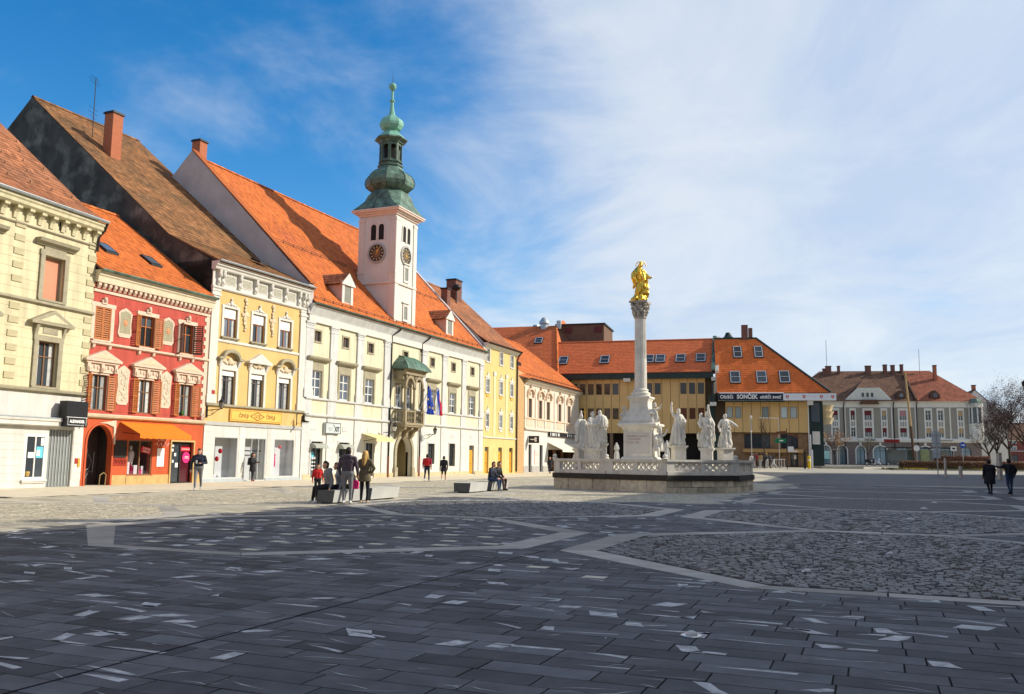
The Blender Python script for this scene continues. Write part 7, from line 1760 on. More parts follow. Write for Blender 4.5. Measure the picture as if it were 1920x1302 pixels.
# gilded madonna on top
bend = lambda z: (.13 * math.sin(z * 2.6 - .9), -.02)
ex = [(robe(fine([(.40, 0), (.42, .14), (.34, .22), (.30, .32), (.32, .5), (.33, .75), (.30, 1.0), (.33, 1.25), (.30, 1.5), (.22, 1.72), (.12, 1.82)], 26), 7, .12, 9, 1.0, .9, bend), 0)]
c = [((0, 0, .0), (0, 0, .16), .34, .34, 0), ((-.15, 0, 1.66), (.15, 0, 1.68), .11, .10, 0), ((.03, 0, 1.72), (.05, -.02, 1.86), .07, .06, 0)] + head_caps((.05, -.04, 1.96), 0, 0, sc=1.15)
c += limb([(-.2, .05, 1.75), (-.36, .05, 1.5), (-.38, .0, 1.2), (-.26, 0, .9), (-.36, .05, .75)], [.08, .09, .07, .08, .04], 0) + limb([(-.1, -.2, 1.6), (-.3, -.2, 1.3), (-.2, -.25, 1.0)], [.07, .08, .05], 0) + limb([(.2, 0, 1.62), (.36, -.12, 1.36), (.50, -.22, 1.24)], [.09, .07, .05], 0) + hand((.50, -.22, 1.24), (.7, -.5, .1), 1, 0) + limb([(.25, -.05, .62), (.40, 0, .48), (.38, .05, .28)], [.08, .1, .07], 0) + limb([(.05, .1, 2.0), (-.1, .15, 1.8), (-.2, .15, 1.5)], [.1, .12, .1], 0)
c += limb([(-.05, -.28, 1.55), (.2, -.28, 1.1), (.05, -.3, .7)], [.05, .06, .04], 0) + limb([(.1, -.26, 1.5), (.25, -.2, .95), (.2, -.2, .55)], [.05, .05, .05], 0)
md_ = thing('gilded_madonna', 'gilded swirling madonna statue on top of the column', 'statue', MC + Vector((0, 0, 10.03)), ANG + .35)
f = ob('gilded_figure', skin_mesh('gilded_figure', c, ex, [m_gold], .018, 1, carve=.04, top=1.8, seed=2), md_)
q = MB()
for k in range(11):
    a = pi * (k / 10) ; q.ball((.05 + .27 * math.cos(a), .02, 2.0 + .24 * math.sin(a)), .03, .02, .03, 6, 4)
q.tube([(.05 + .25 * math.cos(pi * k / 12), .03, 2.0 + .22 * math.sin(pi * k / 12)) for k in range(13)], .014, 5)
q.build('star_halo', m_gold, md_); f.scale = (1.0, 1.0, 1.03)
# ------------------------------------------------------------------ people
def cm(n, c, r=.8): return M('cloth_' + n, c, r, .12, 9, .25, 45)
K = dict(skin=M('skin', (.55, .30, .20), .6, .05), black=cm('black', (.018, .018, .022)), navy=cm('navy', (.022, .026, .045)), grey=cm('grey', (.20, .20, .21)), lgrey=cm('light_grey', (.42, .43, .44)), plum=cm('plum', (.085, .065, .08)), olive=cm('olive', (.16, .13, .075)),
         red=cm('red', (.55, .02, .02)), jeans=cm('jeans', (.04, .07, .13)), brown=cm('brown', (.09, .055, .04)), white=cm('white', (.75, .75, .73)), hair=M('hair_dark', (.025, .018, .014), .6, .2, 30), blond=M('hair_blond', (.55, .33, .10), .6, .25, 30), tan=cm('tan', (.40, .25, .12)), wine=cm('wine', (.35, .02, .05)), beige=cm('beige', (.5, .38, .26)))
def person(label, loc, rz, top, leg, shoe='black', hair='hair', pose='stand', h=1.76, coat=0.0, voxel=.016, arms=None, longhair=False, step=.16, pack=None, bare=False, seat=.45, bulk=1.0, group=None, hood=False, hat=False):
    """one continuous body facing local -y; arms: two lists of (elbow, wrist) offsets"""
    mats = [K[top], K[leg], K[shoe], K['skin'], K[hair]]; T, L_, Sh, Sk, Hr = range(5); c = []; ex = []; b = bulk
    dz = 0
    if pose == 'sit':
        dz = seat + .10 - .93
        for s in (-1, 1):
            kn = (s * .13, -.44, seat + .06); an = (s * .13, -.46 + (.06 if s > 0 else -.04), .09)
            c += limb([(s * .09, 0, seat + .11), kn, an], [.095 * b, .066, .044], L_) + [(an, (an[0], an[1] - .14, .045), .042, .035, Sh), (an, (an[0], an[1] + .03, .045), .045, .04, Sh)]
    else:
        st = step if pose == 'walk' else .03
        for s, f in ((-1, 1), (1, -1)):
            kn = (s * .10, -f * st * .75 - .03, .50); an = (s * .095, -f * st * 1.5 + (0 if f > 0 else .10) * (pose == 'walk'), .09 if f > 0 or pose != 'walk' else .15)
            c += limb([(s * .09, 0, .90), kn], [.092 * b, .064], L_) + limb([kn, an], [.062, .042], Sk if bare else L_) + [(an, (an[0], an[1] - .15, .04 if f > 0 or pose != 'walk' else .06), .042, .034, Sh), (an, (an[0], an[1] + .03, an[2] - .045), .044, .04, Sh)]
    z = lambda v: v + dz
    lf = -.06 if pose == 'sit' else 0
    c += [((-.08, 0, z(.95)), (.08, 0, z(.95)), .12 * b, .12 * b, L_ if not coat else T), ((-.06 * b, .0, z(1.05)), (-.07 * b, lf * .5, z(1.25)), .115 * b, .115 * b, T), ((.06 * b, .0, z(1.05)), (.07 * b, lf * .5, z(1.25)), .115 * b, .115 * b, T), ((-.09 * b, lf, z(1.30)), (.09 * b, lf, z(1.30)), .115 * b, .115 * b, T), ((-.165 * b, lf, z(1.415)), (.165 * b, lf, z(1.415)), .068, .068, T), ((0, lf, z(1.42)), (0, lf - .02, z(1.52)), .058, .052, T if hood else Sk)]
    c += [((-.13, lf + .01, z(1.44)), (.13, lf + .01, z(1.44)), .06, .06, T)]
    dwn = .05 if pose == 'sit' else 0
    hc = (0, lf - .03 - dwn, z(1.615)); c += head_caps(hc, Sk, Hr)
    if longhair: c += limb([(0, lf + .05, z(1.66)), (0, lf + .09, z(1.5)), (.0, lf + .11, z(1.28))], [.09, .085, .05], Hr) + limb([(-.06, lf + .03, z(1.6)), (-.09, lf + .03, z(1.4))], [.06, .04], Hr) + limb([(.06, lf + .03, z(1.6)), (.09, lf + .03, z(1.4))], [.06, .04], Hr)
    if hood: c += [((-.07, lf + .07, z(1.47)), (.07, lf + .07, z(1.47)), .07, .07, T)]
    arms = arms or [((-.26, .02, 1.14), (-.27, -.06, .89)), ((.26, .02, 1.14), (.27, -.06, .89))]
    for s, (e, w) in zip((-1, 1), arms):
        e, w = Vector(e) + Vector((0, 0, dz)), Vector(w) + Vector((0, 0, dz))
        c += limb([(s * .19 * b, lf, z(1.41)), e, w], [.066 * b, .052 * b, .036], T) + hand(w, (w - e), s, Sk)
    if coat:
        ex.append((robe(fine([(.23 * b, z(.95) - coat), (.22 * b, z(.95) - coat * .5), (.19 * b, z(1.0)), (.17 * b, z(1.12))], 8), 5, .05, 3, 1.0, .82, n=28), T))
    me = skin_mesh('person', c, ex, mats, voxel, 2)
    o = tag(ob('person', me, None, loc, rz), label, 'person', group); s_ = h / 1.74; o.scale = (s_, s_, s_)
    if pack:
        q = MB(); q.prism([(-.15, 1.0), (.15, 1.0), (.16, 1.3), (.10, 1.46), (-.10, 1.46), (-.16, 1.3)], .10, .26, 'y'); q.prism([(-.11, 1.02), (.11, 1.02), (.11, 1.2), (-.11, 1.2)], .26, .31, 'y')
        bk = tag(q.build('backpack', K[pack], None, loc, rz), {'red': 'red backpack worn by the walker near the town hall', 'black': 'black backpack on the ' + ('person at the shoe shop door' if loc[0] < 0 else 'man at the right edge')}[pack], 'backpack'); bk.scale = (s_, s_, s_)
    return o
A0 = pi
person('man in dark jacket and grey trousers looking down at his phone', (-13.51, 38.49, 0), rad(14), 'navy', 'grey', 'lgrey', pose='walk', h=1.78, arms=[((-.30, .05, 1.13), (-.31, -.02, .88)), ((.30, -.02, 1.16), (.10, -.28, 1.14))], bulk=1.12, hood=True)
ph = tag(MB().box(-.035, .035, -.005, .005, 0, .14).build('phone', m_whitet, None, (-13.51 + .02, 38.49 - .36, 1.16)), 'white phone held by the man in the dark jacket', 'phone')
person('woman all in black with shoulder bag at the shoe shop door', (-15.45, 53.2, 0), rad(80), 'black', 'black', 'wine', pose='stand', h=1.68, coat=.35, longhair=True, pack='black', arms=[((-.27, -.05, 1.14), (-.2, -.3, 1.12)), ((.27, -.1, 1.14), (.12, -.38, 1.2))])
person('man in plum hooded jacket and grey trousers standing by the bench, back turned', (-5.30, 28.94, 0), rad(176), 'plum', 'grey', 'white', h=1.80, voxel=.013, hood=True, bulk=1.12, arms=[((-.29, .0, 1.14), (-.30, -.10, .90)), ((.29, .0, 1.14), (.27, -.16, .92))])
person('blond woman in olive parka and black leggings standing by the bench', (-4.80, 29.3, 0), rad(168), 'olive', 'black', 'beige', 'blond', h=1.70, voxel=.013, coat=.22, longhair=True, arms=[((-.36, .08, 1.17), (-.22, -.10, 1.04)), ((.27, 0, 1.14), (.26, -.16, .92))])
tB = Vector((.31, .95, 0)).normalized(); nB = Vector((-tB.y, tB.x, 0))
def bp_(o, u, v, z=0): p = Vector((o[0], o[1], 0)) + tB * u + nB * v; return (p.x, p.y, z)
oB1, oB2 = (-5.62, 28.53), (-1.73, 38.67)
person('person in dark grey padded jacket seated at the left end of the near bench', bp_(oB1, .42, .45), rad(-62), 'grey', 'black', 'white', 'hair', pose='sit', h=1.74, voxel=.014, hood=True, bulk=1.15, seat=.44)
person('person in pale grey jacket seated on the near bench, hair tied back', bp_(oB1, .98, .36), rad(-70), 'lgrey', 'black', 'black', 'brown', pose='sit', h=1.68, voxel=.014, hood=True, bulk=1.1, seat=.44)
person('person in black seated on the near bench behind the standing man', bp_(oB1, 1.75, .3), rad(-75), 'black', 'black', 'black', pose='sit', h=1.7, voxel=.016, seat=.44)
person('child in red jacket standing beyond the near bench', (-7.15, 33.0, 0), rad(20), 'red', 'black', h=1.24, voxel=.018)
person('walker in dark coat with red backpack near the town hall archway', (-5.42, 57.6, 0), rad(175), 'wine', 'navy', 'white', pose='walk', h=1.74, voxel=.02, pack='red', arms=[((-.27, .08, 1.14), (-.28, .05, .89)), ((.27, -.04, 1.14), (.28, -.12, .9))], bulk=1.12)
person('woman in short black coat with bare legs walking by the town hall', (-4.36, 58.0, 0), rad(178), 'black', 'black', 'white', pose='walk', h=1.63, voxel=.02, coat=.25, bare=True, arms=[((-.25, .07, 1.14), (-.27, .06, .9)), ((.25, -.03, 1.14), (.27, -.12, .9))])
person('man in blue-grey jacket and jeans seated on the far bench, bent over his phone', bp_(oB2, 3.2, .18), rad(62), 'navy', 'jeans', 'grey', pose='sit', h=1.74, voxel=.018, seat=.44, arms=[((-.24, -.12, 1.12), (-.08, -.36, 1.0)), ((.24, -.12, 1.12), (.08, -.36, 1.0))], bulk=1.1)
person('man in black jacket and brown trousers seated at the right of the far bench', bp_(oB2, 3.95, .16), rad(56), 'black', 'brown', 'black', pose='sit', h=1.76, voxel=.018, seat=.44, arms=[((-.24, -.12, 1.12), (-.08, -.36, 1.0)), ((.24, -.12, 1.12), (.08, -.36, 1.0))], bulk=1.1)
person('person in long dark coat walking past the café', (4.18, 94.4, 0), rad(10), 'black', 'navy', pose='walk', h=1.78, voxel=.03, coat=.4)
person('person in tan coat walking past the café', (4.95, 95.4, 0), rad(10), 'tan', 'brown', pose='walk', h=1.7, voxel=.03, coat=.4)
GP = (('brown jacket', 'tan', 'lgrey'), ('black jacket with pale scarf', 'black', 'black'), ('dark jacket and pale hair', 'black', 'lgrey'), ('navy coat', 'navy', 'navy'), ('black coat and light trousers', 'black', 'white'), ('dark wine jacket', 'wine', 'brown'), ('grey jacket', 'plum', 'lgrey'))
for k, (lab, a, b) in enumerate(GP):
    px = (1424.5, 1430, 1436, 1443, 1449, 1418, 1412)[k]; Y = 103 + .6 * (k % 3); X = (px - 960) / 1650 * Y
    person('person in ' + lab + ' in the group before the banner block', (X, Y, gz(X, Y)), rad(170 + 20 * k), a, b, hair='blond' if k == 2 else 'hair', h=1.72 + .03 * (k % 3), voxel=.032, pose='walk' if k == 4 else 'stand', group='people gathered before the banner block')
person('woman in long black coat walking away at the right', (23.96, 44.47, 0), rad(172), 'black', 'black', pose='walk', h=1.74, voxel=.016, coat=.42, bulk=1.15, step=.05, hat=True)
person('man in black jacket and jeans walking away at the right, one arm raised', (25.1, 44.7, 0), rad(178), 'black', 'jeans', pose='walk', h=1.78, voxel=.016, step=.04, pack='black', bulk=1.12, arms=[((-.34, .0, 1.18), (-.3, -.1, .93)), ((.36, -.12, 1.32), (.52, -.30, 1.38))])
for k in range(4): X, Y = 5.55 + .62 * k, 97.6 + 1.2 * k; person(('guest in dark jacket', 'guest in red top', 'guest in white top', 'guest in grey top')[k] + ' seated under the café awning', (X + .35, Y, 0), rad(-20 + 30 * k), ('black', 'wine', 'white', 'grey')[k], 'black', pose='sit', h=1.7, voxel=.034, seat=.46)
# ------------------------------------------------------------------ street furniture
m_gran = M('bench_granite', (0.50, 0.50, 0.48), 0.35, 0.10, 1.4, 0.03, 60, streak=.12, spec=.5)
def bench_block(label, o, u0, u1, w=.70):
    b = thing('stone_bench', label, 'bench', bp_(o, u0, 0), math.atan2(tB.y, tB.x), 'low granite benches'); L_ = u1 - u0
    MB().hexa([(0, .06, .05), (L_, .06, .05), (L_, w - .02, .05), (0, w - .02, .05), (0, 0, .44), (L_, 0, .44), (L_, w, .44), (0, w, .44)]).build('seat_block', m_gran, b)
    MB().hexa([(-.012, .055, .05), (0, .055, .05), (0, w - .015, .05), (-.012, w - .015, .05), (-.012, -.004, .442), (0, -.004, .442), (0, w + .004, .442), (-.012, w + .004, .442)]).build('end_shade_panel', M('shade_dark_granite', (.055, .062, .075), .3, .2, 3, spec=.5), b)  # dark skin paints shade onto the end face of the pale granite
    for x in (.2, L_ - .5): MB().box(x, x + .3, .14, w - .12, 0, .05).build('foot', m_dark, b)
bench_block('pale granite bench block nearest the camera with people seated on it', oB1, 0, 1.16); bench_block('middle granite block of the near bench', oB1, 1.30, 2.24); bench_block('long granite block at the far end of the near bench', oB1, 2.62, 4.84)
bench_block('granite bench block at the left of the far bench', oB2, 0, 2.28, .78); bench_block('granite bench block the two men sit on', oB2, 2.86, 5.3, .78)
cs = thing('stool', 'dark stool leg frame by the far bench', 'stool', bp_(oB2, 3.3, -.15)) if False else None
tag(MB().prism([(-.10, 0), (.10, 0), (.12, .22), (.05, .30), (-.07, .29), (-.12, .2)], -.08, .08, 'y').build('bag', M('magenta_item', (.7, .02, .18)), None, bp_(oB1, 1.55, .1, .44)), 'bright pink bag on the middle bench block', 'bag')
# ---- closed café parasols
m_can = M('parasol_canvas', (.66, .64, .60), .8, .12, 3, streak=.1)
def parasol(label, x, y):
    p = thing('closed_parasol', label, 'parasol', (x, y, gz(x, y)), 0, 'closed café parasols')
    MB().tube([(0, 0, 0), (0, 0, 3.1)], .035, 8).build('pole', m_steel, p)
    MB().lathe([(.34, 0), (.36, .06), (.06, .09)], n=14).build('base', m_concrete, p)
    MB().lathe(fine([(.08, .8), (.24, .9), (.26, 1.4), (.20, 2.2), (.13, 2.42), (.24, 2.5), (.2, 2.8), (.06, 3.15), (.02, 3.2)], 22), n=32, mod=lambda a, z: 1 + .16 * math.cos(8 * a)).build('folded_canopy', m_can, p, smooth=True)
for px, Y, lab in ((1157, 88, 'closed white parasol seen left of the column pedestal'), (1251, 88, 'closed white parasol seen right of the column pedestal')): parasol(lab, (px - 960) / 1650 * Y, Y)
# ---- posts, signs and lamps at the head of the square
m_white_p = M('white_paint', (.78, .77, .74), .5, .06); m_grn = M('sign_green', (.01, .19, .085), .5, .03); m_brn = M('sign_brown', (.16, .065, .03), .5, .05); m_blue = M('sign_blue', (.012, .075, .42), .45, .03); m_galv = M('galvanised', (.42, .43, .43), .45, .1, metal=.5)
def at(px, Y): X = (px - 960) / 1650 * Y; return (X, Y, gz(X, Y))
def pole_thing(name, label, cat, px, Y, hgt, r=.045, mat=None, group=None):
    t_ = thing(name, label, cat, at(px, Y), 0, group); MB().tube([(0, 0, -.05), (0, 0, hgt)], r, 8).build('pole', mat or m_galv, t_); MB().lathe([(r * 2.2, 0), (r * 2.2, .03), (r * 1.2, .08)], n=10).build('pole_foot', m_galv, t_); return t_
s = pole_thing('direction_sign', 'street sign post with green and brown direction arms', 'sign', 1474.5, 100, 4.55, .05, m_dark)
q = MB().prism([(-1.45, 3.1), (-1.2, 3.45), (-.08, 3.45), (-.08, 2.95), (-1.2, 2.95)], -.03, .03, 'y'); a = q.build('green_arm', m_grn, s)
MB().box(-.85, -.4, -.036, -.028, 3.14, 3.26).build('arm_print', m_whitet, a)
MB().prism([(-.08, 4.05), (-1.2, 3.85), (-1.35, 3.95), (-1.2, 4.2), (-.08, 4.3)], -.03, .03, 'y').build('brown_arm', m_brn, s); MB().prism([(.08, 3.9), (1.3, 3.55), (1.42, 3.65), (1.32, 3.8), (.08, 4.1)], -.03, .03, 'y').build('brown_arm', m_brn, s)
MB().box(.1, .75, -.03, .03, 2.1, 2.55).box(.1, 1.2, -.03, .03, 1.95, 2.1).build('white_board', m_white_p, s)
l = pole_thing('street_lamp', 'slim steel street lamp in front of the banner block', 'lamp', 1408.5, 101, 5.6, .05); MB().lathe([(.05, 5.6), (.14, 5.75), (.15, 5.95), (.03, 6.05)], n=10).build('lamp_head', m_lamp, l); MB().ball((0, 0, 4.2), .1).build('lamp_globe', m_whitet, l)
l = pole_thing('street_lamp', 'steel lamp with long horizontal arm behind the sign post', 'lamp', 1460, 106, 6.0, .045); MB().tube([(0, 0, 5.9), (-1.9, 0, 5.95)], .03, 6).box(-2.3, -1.6, -.1, .1, 5.9, 6.0).build('lamp_arm', m_white_p, l)
b = thing('yellow_bollard', 'yellow rounded bollard beside the banner block', 'bollard', at(1515, 104)); MB().lathe([(.17, 0), (.17, 1.35), (.14, 1.45), (.02, 1.5)], n=14).build('post', M('traffic_yellow', (.80, .55, .01), .45, .05), b, smooth=True); MB().lathe([(.175, .9), (.176, 1.05)], n=14).build('reflector', m_whitet, b)
for px, lab, h in ((1507, 'black post left of the yellow bollard', 1.9), (1521, 'white post right of the yellow bollard', 2.2)):
    b = thing('slim_post', lab, 'post', at(px, 103), 0, 'slim posts beside the banner block'); MB().box(-.09, .09, -.09, .09, 0, h).build('post', m_dark if 'black' in lab else m_white_p, b); MB().box(-.11, .11, -.11, .11, h, h + .05).build('post_cap', m_dark, b)
# railing where the group stands
rl = thing('street_railing', 'white railing behind the group before the banner block', 'railing', at(1404, 106))
for k in range(14): MB().tube([(k * .32, 0, 0), (k * .32, 0, 1.0)], .022, 6).build('baluster', m_white_p, rl)
MB().tube([(-.05, 0, 1.0), (4.3, 0, 1.0)], .03, 6).build('handrail', m_white_p, rl); MB().tube([(-.05, 0, .15), (4.3, 0, .15)], .02, 6).build('bottom_rail', m_white_p, rl)
# bollards at the road edge and round signs
m_bol = M('bollard_wood', (.60, .52, .42), .7, .15)
for px, lab, h, w in ((1768, 'tall thin pale post in the row at the road edge', 1.75, .14), (1796, 'short square bollard at the road edge, second in the row', 1.05, .22), (1841, 'short square bollard just left of the woman in black', 1.05, .22), (1869, 'tall wooden post between the walking couple', 2.2, .3)):
    Y = 78 if px < 1860 else 75; b = thing('bollard', lab, 'bollard', at(px, Y), .3, 'posts at the road edge'); MB().box(-w / 2, w / 2, -w / 2, w / 2, 0, h).build('post', m_bol, b); MB().box(-w / 2 - .01, w / 2 + .01, -w / 2 - .01, w / 2 + .01, h, h + .04).build('post_cap', m_dark, b)
def disc(par, name, mat, r, z, y, rz=0, n=24): return MB().prism([(r * math.cos(2 * pi * k / n), z + r * math.sin(2 * pi * k / n)) for k in range(n)], y - .015, y + .015, 'y').build(name, mat, par)
s = pole_thing('round_sign', 'blue round sign with white arrow by the hedge', 'sign', 1802, 108, 3.35); disc(s, 'sign_disc', m_blue, .38, 2.95, -.06); MB().prism([(-.25, 2.91), (.06, 2.91), (.06, 2.82), (.28, 2.95), (.06, 3.08), (.06, 2.99), (-.25, 2.99)], -.085, -.072, 'y').build('sign_arrow', m_whitet, s)
s = pole_thing('round_sign', 'pale round sign seen from behind near the bus stop', 'sign', 1716, 112, 2.9); disc(s, 'sign_disc', m_white_p, .38, 2.5, -.06)
s = pole_thing('road_sign', 'tall grey road sign board seen from behind at right', 'sign', 1754, 86, 4.35, .05); MB().box(-.42, .42, .05, .08, 2.7, 4.2).box(-.36, .36, .05, .08, 1.6, 2.6).build('sign_back', M('sign_back_grey', (.66, .66, .64), .5, .06), s)
for z in (3.0, 3.8, 2.0): MB().box(-.4, .4, .02, .05, z, z + .05).build('sign_brace', m_galv, s)
s = pole_thing('small_sign', 'small square white sign near the blue sign', 'sign', 1785, 118, 2.9, .03); MB().box(-.4, .4, -.05, -.03, 2.2, 2.8).build('sign_plate', m_white_p, s); MB().box(-.2, .2, -.06, -.048, 2.4, 2.6).build('sign_mark', m_dark, s)
# leaning timber pole
tp = thing('timber_pole', 'tall pale timber pole leaning slightly before the grey building', 'pole', at(1712, 122)); MB().tube([(0, 0, 0), (-.35, 0, 5.5)], [.19, .18], 8).build('dark_shaft', M('dark_timber', (.13, .075, .045), .85, .2), tp); MB().tube([(-.35, 0, 5.5), (-.8, 0, 12.9)], [.17, .14], 8).build('pale_shaft', M('pale_timber', (.50, .34, .15), .8, .15), tp); MB().box(-2.0, .4, -.08, .08, 12.6, 12.8).build('cross_arm', m_brown, tp)
# hedges and verge
def hedge(label, px0, px1, Y, h, d, col, z0=None):
    (x0, _, za), (x1, _, zb) = at(px0, Y), at(px1, Y); o = thing('hedge', label, 'hedge', (x0, Y, za), 0, 'clipped hedges along the road'); L_ = x1 - x0
    MB().box(.1, L_ - .1, .1, d - .1, 0, h - .12).build('hedge_core', M('hedge_core_' + str(h), tuple(v * .5 for v in col), .95, .3, 3), o)
    r_ = random.Random(int(px0)); q = MB()
    for _ in range(5200):
        f = r_.random(); x = r_.uniform(0, L_)
        if f < .5: p = Vector((x, r_.uniform(-.06, .1), r_.uniform(.02, h)))
        elif f < .9: p = Vector((x, r_.uniform(0, d), h + r_.uniform(-.12, .08)))
        else: p = Vector((r_.choice((0, L_)) + r_.uniform(-.05, .05), r_.uniform(0, d), r_.uniform(0, h)))
        a = Vector((r_.uniform(-1, 1), r_.uniform(-1, 1), r_.uniform(-1, 1))).normalized() * .085; b_ = a.orthogonal().normalized() * .055; q.rv = r_.random(); q.poly([p - a, p + b_, p + a, p - b_])
    q.build('hedge_leaves', M('hedge_leaf_%s' % h, col, .8, .2, 2, attr=.45), o, rndattr=True, kind='stuff')
hedge('long low brown winter hedge along the road', 1690, 1853, 106, .95, 1.3, (.27, .15, .085)); hedge('brown hedge standing behind the first one', 1756, 1853, 112, 1.55, 1.2, (.26, .13, .085)); hedge('brown hedge at the right edge behind the walking couple', 1880, 2010, 104, 1.0, 1.3, (.24, .125, .075))
vg = MB(); x0, x1 = at(1668, 103)[0], at(2100, 103)[0]; vg.box(x0, x1, 102.2, 108.5, gz(50, 105) - .06, gz(50, 105) + .05); S('grass_verge', vg, M('verge_soil', (.10, .11, .03), .95, .3, 2, alt=(.4, .33, .03), altf=(.55, .65), altscale=1.5)); MB().box(x0 - .15, x1, 102.0, 102.2, gz(50, 102) - .1, gz(50, 102) + .12).build('kerb', m_concrete, bpy.data.objects['grass_verge'])
q = MB(); r_ = random.Random(8)
for _ in range(3500):
    x, y = r_.uniform(x0, x1), r_.uniform(102.25, 106); z = gz(50, 105) + .05; q.m = 1 if (math.sin(x * .7) + r_.uniform(-.6, .6) > .7) else 0; a = r_.uniform(0, pi); hgt = r_.uniform(.08, .22)
    q.poly([(x - .05 * math.cos(a), y - .05 * math.sin(a), z), (x + .05 * math.cos(a), y + .05 * math.sin(a), z), (x + r_.uniform(-.05, .05), y, z + hgt)])
q.build('verge_grass', [M('verge_green', (.07, .10, .02), .8, .2), M('crocus_yellow', (.75, .52, .02), .7, .1)], bpy.data.objects['grass_verge'], kind='stuff')
# bus shelter and a parked motor scooter in front of the grey building
sh = thing('bus_shelter', 'dark bus shelter in front of the grey building', 'shelter', at(1668, 126))
MB().box(0, 9.5, 0, 2.2, 2.5, 2.65).build('shelter_roof', m_dark, sh)
for x in (.1, 3.2, 6.3, 9.4): MB().box(x - .05, x + .05, 1.95, 2.05, 0, 2.5).build('shelter_post', m_dark, sh)
for x in (.2, 3.3, 6.4): MB().box(x, x + 2.85, 1.98, 2.02, .4, 2.3).build('shelter_glass', glass('shelter_pane', (.12, .14, .12)), sh)
MB().box(4.2, 5.4, -.1, .1, .3, 2.3).build('advert_panel', M('advert_green', (.32, .36, .15), .5, .2, 3), sh); MB().box(1.0, 3.0, 1.2, 1.6, .42, .48).build('shelter_bench', m_bol, sh)
MB().box(-.9, 1.3, -.05, .05, 3.3, 3.75).build('red_display', M('display_red', (.28, .02, .02), .4, .3, 4), sh)
def scooter(label, px, Y, col):
    o = thing('motor_scooter', label, 'scooter', at(px, Y), rad(8), 'scooters parked by the shelter')
    for x in (-.6, .6):
        w = MB().tube([(x + .26 * math.cos(2 * pi * k / 14), 0, .3 + .26 * math.sin(2 * pi * k / 14)) for k in range(15)], .06, 6).build('wheel', m_black_s, o); MB().lathe([(.18, -.04), (.18, .04)], n=10).build('rim', m_steel, w, (x, 0, .3)).rotation_euler = (pi / 2, 0, 0)
    MB().prism([(-.75, .45), (-.2, .38), (.25, .3), (.45, .4), (.5, .95), (.42, 1.0), (.3, .5), (-.1, .55), (-.15, .8), (-.8, .78)], -.17, .17, 'y').build('body', col, o); MB().prism([(-.8, .78), (-.12, .78), (-.12, .86), (-.8, .88)], -.14, .14, 'y').build('saddle', m_black_s, o)
    MB().tube([(.62, 0, .3), (.42, 0, 1.02), (.38, -.3, 1.1)], .025, 6).tube([(.42, 0, 1.02), (.38, .3, 1.1)], .025, 6).build('handlebar', m_steel, o); MB().ball((.52, 0, .9), .09).build('headlight', m_lamp, o)
scooter('dark scooter parked left of the bus shelter', 1630, 124, m_black_s); scooter('white scooter parked left of the bus shelter', 1640, 125, m_white_p)
m_kerb = M('kerb_stone', (.40, .38, .33), .8, .1); isl = MB().box(at(1528, 108)[0], at(1604, 108)[0], 106, 113, .75, 1.06); S('traffic_island', isl, m_pave)
# ------------------------------------------------------------------ trees
m_bark = M('bark', (.055, .04, .032), .95, .25, 8, .3, 20)
def tree(label, x, y, z, h, seed, spread, leafcol, nleaf, name='bare_tree', trunk=.16, group=None, lv=4, leafsize=.07, first=.32):
    r_ = random.Random(seed); o = thing(name, label, 'tree', (x, y, z), 0, group); q = MB(); tips = []
    def grow_(p, d, l, r, n):
        pts = [p]; rr = [r]; k = 4
        for i in range(k):
            d = (d + Vector((r_.uniform(-.16, .16), r_.uniform(-.16, .16), r_.uniform(-.03, .12)))).normalized(); p = p + d * l / k; pts.append(p.copy()); rr.append(r * (1 - .5 * (i + 1) / k))
            if n <= lv - 2: tips.append((p.copy(), n))
        q.tube(pts, rr, 6 if n > 1 else 4)
        if n == 0: return
        for b in range(r_.randint(3, 4)):
            i = r_.randint(2, k); base = pts[i]; a = r_.uniform(0, 2 * pi); sd = Vector((math.cos(a), math.sin(a), r_.uniform(.1, .7))).normalized()
            grow_(base, (d * .55 + sd * spread).normalized(), l * r_.uniform(.55, .8), rr[i] * .75, n - 1)
    tr = MB(); tr.tube([(0, 0, -.1), (.03, 0, h * first * .5), (.0, .04, h * first)], [trunk * 1.25, trunk, trunk * .85], 8); tr.build('trunk', m_bark, o, smooth=True)
    for k in range(5): a = 2 * pi * k / 5 + r_.uniform(-.3, .3); grow_(Vector((0, .04, h * first * r_.uniform(.85, 1))), Vector((math.cos(a) * spread, math.sin(a) * spread, 1)).normalized(), h * .36, trunk * .6, lv - 1)
    q.build('crown_branches', m_bark, o)
    if nleaf:
        lq = MB()
        for _ in range(nleaf):
            p, n = r_.choice(tips); p = p + Vector((r_.gauss(0, .12), r_.gauss(0, .12), r_.gauss(0, .12))) * (h / 6); a = Vector((r_.uniform(-1, 1), r_.uniform(-1, 1), r_.uniform(-1, 1))).normalized() * leafsize; b = a.orthogonal().normalized() * leafsize * .6; lq.rv = r_.random(); lq.poly([p - a, p + b, p + a, p - b])
        lq.build('crown_leaves', M('leaf_%d' % int(leafcol[0] * 1000), leafcol, .8, .2, 2, attr=.5), o, rndattr=True, kind='stuff')
    return o
G = 'bare trees along the road at right'
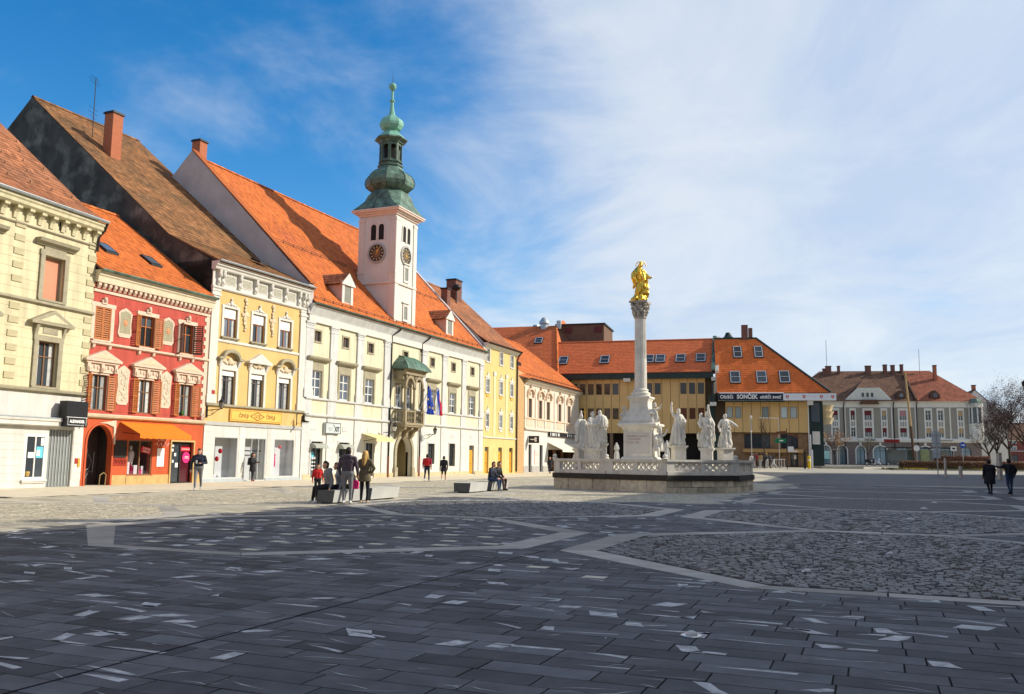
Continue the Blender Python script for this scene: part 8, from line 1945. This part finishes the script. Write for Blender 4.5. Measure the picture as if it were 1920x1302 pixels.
for k, (px, Y, h, col, nl, lab) in enumerate(((1920, 108, 10.6, (.045, .016, .022), 8000, 'tallest purple-twigged tree at the right edge'), (1889, 116, 8.0, (.055, .014, .018), 6000, 'reddish bare tree left of the tallest one'), (1866, 124, 7.2, (.05, .018, .02), 3500, 'small reddish tree beside the grey corner building'), (1851, 130, 6.0, (.06, .03, .03), 500, 'thin dark tree right at the corner of the grey building'))):
    X = (px - 960) / 1650 * Y; tree(lab, X, Y, gz(X, Y), h, 20 + k, .75, col, nl, group=G, leafsize=.07, trunk=.17, lv=5 if k < 2 else 4)
X, Y = (1432 - 960) / 1650 * 104, 104; tree('slender young tree with pale trunk wrap before the banner block', X, Y, gz(X, Y), 5.8, 31, .28, (.2, .12, .05), 0, 'young_tree', .06, lv=3, first=.45)
X, Y = (1563 - 960) / 1650 * 128, 128; tree('young tree with tan winter leaves before the grey building', X, Y, gz(X, Y), 5.2, 33, .6, (.30, .16, .07), 1300, 'young_tree', .07, lv=3, leafsize=.09); MB().box(-.7, -.6, -.05, .05, 0, 2.4).box(.6, .7, -.05, .05, 0, 2.4).box(-.7, .7, -.04, .04, 2.2, 2.3).build('tree_stakes', m_bol, [o for o in bpy.data.objects if o.name.startswith('young_tree')][-1])
X, Y = (1625 - 960) / 1650 * 131, 131; tree('sparse young tree left of the bus shelter', X, Y, gz(X, Y), 4.6, 35, .6, (.13, .11, .05), 500, 'young_tree', .06, lv=3)
# ornate lamp at the far right edge
X, Y = (1929 - 960) / 1650 * 70, 70; l = thing('street_lamp', 'dark ornate street lamp cut by the right edge', 'lamp', (X, Y, gz(X, Y))); MB().lathe([(.2, 0), (.2, .4), (.09, .6), (.07, 7.2)], n=10).build('post', m_dark, l, smooth=True); MB().lathe([(.1, 7.3), (.32, 7.6), (.36, 7.9), (.1, 8.15)], n=12).build('lamp_head', m_dark, l, smooth=True); MB().lathe([(.12, 7.2), (.3, 7.45), (.3, 7.58)], n=12).build('lamp_glass', m_lamp, l)
